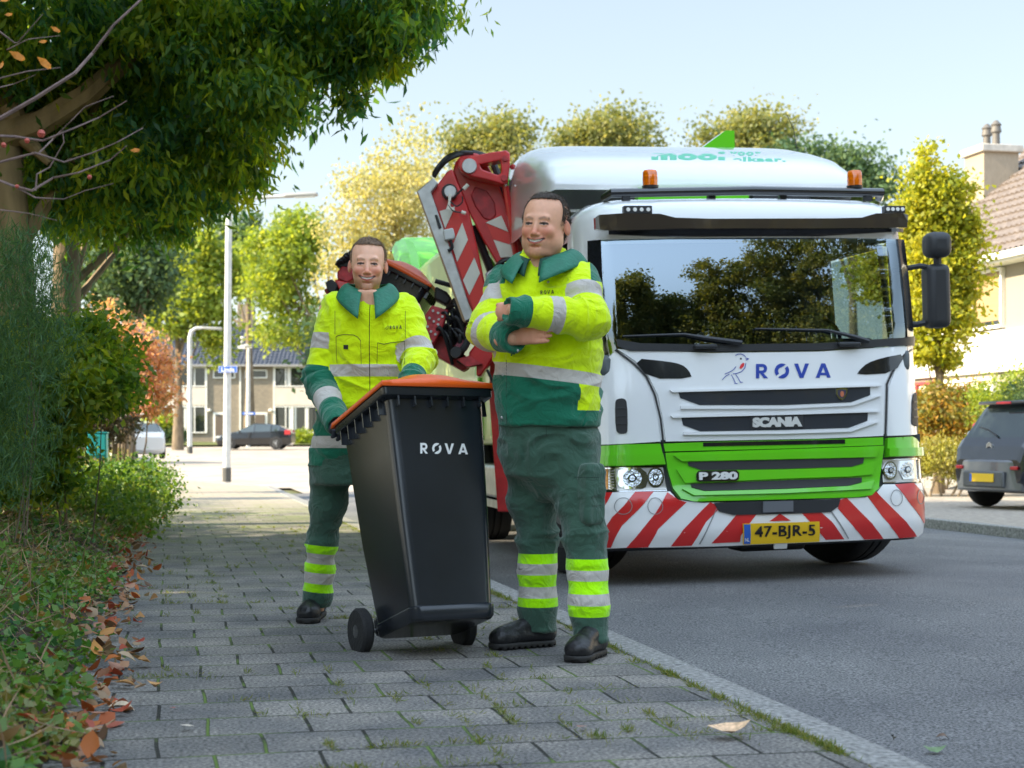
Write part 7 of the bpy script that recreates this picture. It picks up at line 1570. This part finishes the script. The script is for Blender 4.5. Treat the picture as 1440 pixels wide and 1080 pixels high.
    ref=np.maximum.reduce([ref,band(si==0,.72,.98,lu),band(si==2,.34,.56,ru),band(si==3,.42,.66,rf)]); grn=np.maximum.reduce([grn,band(si==1,.5,3,lf),band(si==2,.80,3,ru),band(si==3,-2,3,rf)])
    drk=np.where(body&(y<0)&(z>zof(575)),.0022-np.abs(x-p(519.5,0,7.4)[0]),-1)
    J=meshobj('jacket',V,F,M_JK,P,smooth=True,attrs={'ref':('POINT',ref),'grn':('POINT',grn),'drk':('POINT',drk)})
    collar('collar',p(518,417,7.54),1,.094,.092,.03,0,.62,P,tip=.115,gap=.34,yaw=R(3),back=.055,fwd=.05)
    # trousers
    s=SDF(p(410,880,7.8)+[0,-.48,0],p(620,630,7.6)+[0,.30,0],.0066)
    s.loft([(*p(495,y,7.62),.185,.145) for y in (680,655,635)],.02,2.3)
    LG=[((464,660,7.65),.098),((462,705,7.68),.088),((453,762,7.74),.068),((450,800,7.80),.069),((447,835,7.84),.069),((445,855,7.87),.064)]; RG=[((528,660,7.60),.098),((545,720,7.58),.085),((560,770,7.6),.07),((568,810,7.7),.069),((575,860,7.8),.062)]
    sg=[]
    for G in (LG,RG):
        pts=[p(*q) for q,_ in G]; rs=[r for _,r in G]; s.chain(pts,rs,.03); sg+=[(pts[i],pts[i+1],rs[i],rs[i+1]) for i in range(len(G)-1)]
    zl=lambda y,D_:p(0,y,D_)[2]; s.cut(lambda X,Y,Z:(zl(853,7.85)-Z)+X*0+Y*0); V,F=s.mesh(); V=lap(V,F,1,.3); V,si,T=folds(V,F,sg,([(.012,.014,.0),(.012,.020,1),(.012,.020,.0),(.006,.003,.5),(.009,.014,1.0)]*2)[:len(sg)],seed=4,fa=16,fb=4)
    x,y,z=V.T; q=[zl(v,7.78) for v in (765,777,792,805,821,833.5)]; tilt=.10*(x-p(450,0,7.8)[0]); z2=z+tilt; yel=np.minimum(q[0]-z2,z2-q[5]); rf_=np.maximum(np.minimum(q[1]-z2,z2-q[2]),np.minimum(q[3]-z2,z2-q[4]))
    meshobj('trousers',V,F,M_TROU,P,smooth=True,attrs={'yel':('POINT',yel),'ref':('POINT',rf_),'drk':('POINT',np.full(len(V),-1.))})
    g=lambda px,py:(lambda D_:np.array(W(px,py,D_))-b)(CAMZ*FPX/(py-HZ))
    t1=g(431,878);h1=g(447,866); t1[2]=h1[2]=0; boot(P,t1,h1,.15); t2=p(590,0,7.6);h2=p(575,0,7.85); t2[2]=h2[2]=0; boot(P,t2,h2,.15)
    bpy.context.view_layer.update(); bv=bvh_of([J])
    decal('chest_lettering',fit(RV[0],548,458,565,463,skew=-.6),RV[1],bv,M_BLKT,J,.004,6)
    V2,F2=strokes([[(x*.36+175,y*.36+278) for x,y in L_] for L_ in ([(1033,500),(1041,498),(1047,503)],[(1027,523),(1034,516)],[(1048,511),(1042,523),(1027,526),(1016,534)],[(1030,527),(1034,538)],[(1036,526),(1041,537)])],.5) if False else strokes([[(541,463),(543,460.5),(545,459),(546,457.5)],[(543,463.5),(545.5,462.5),(546.5,459)]],.5); decal('chest_logo',V2,F2,bv,M_BLKT,J,.004)
    SEAM=mat('seam_dark',(.10,.13,.02),.8)
    for L_ in ([(472.5,474),(475,472),(483,470.5),(497,471),(503,474),(507,479)],[(472.5,474),(473,500),(474,511)],[(507,479),(508,512)],[(531,482),(540,484),(549,482),(569,480)],[(531,482),(530,512)],[(569,480),(569,512)],[(471,437),(471,470)],[(570,437),(570,475)]):
        V2,F2=strokes([L_],1.0 if L_[0][1]>470 and L_[-1][1]<490 else .6); decal('pocket_seam',V2,F2,bv,SEAM,J,.004,5)
    V2,F2,_=poly_fill([(483,485),(489.5,485),(489.5,491),(483,491)],9); decal('pocket_badge',V2,F2,bv,M_BLKT,J,.005)
    return P
PB=build_B(); PA=build_A()
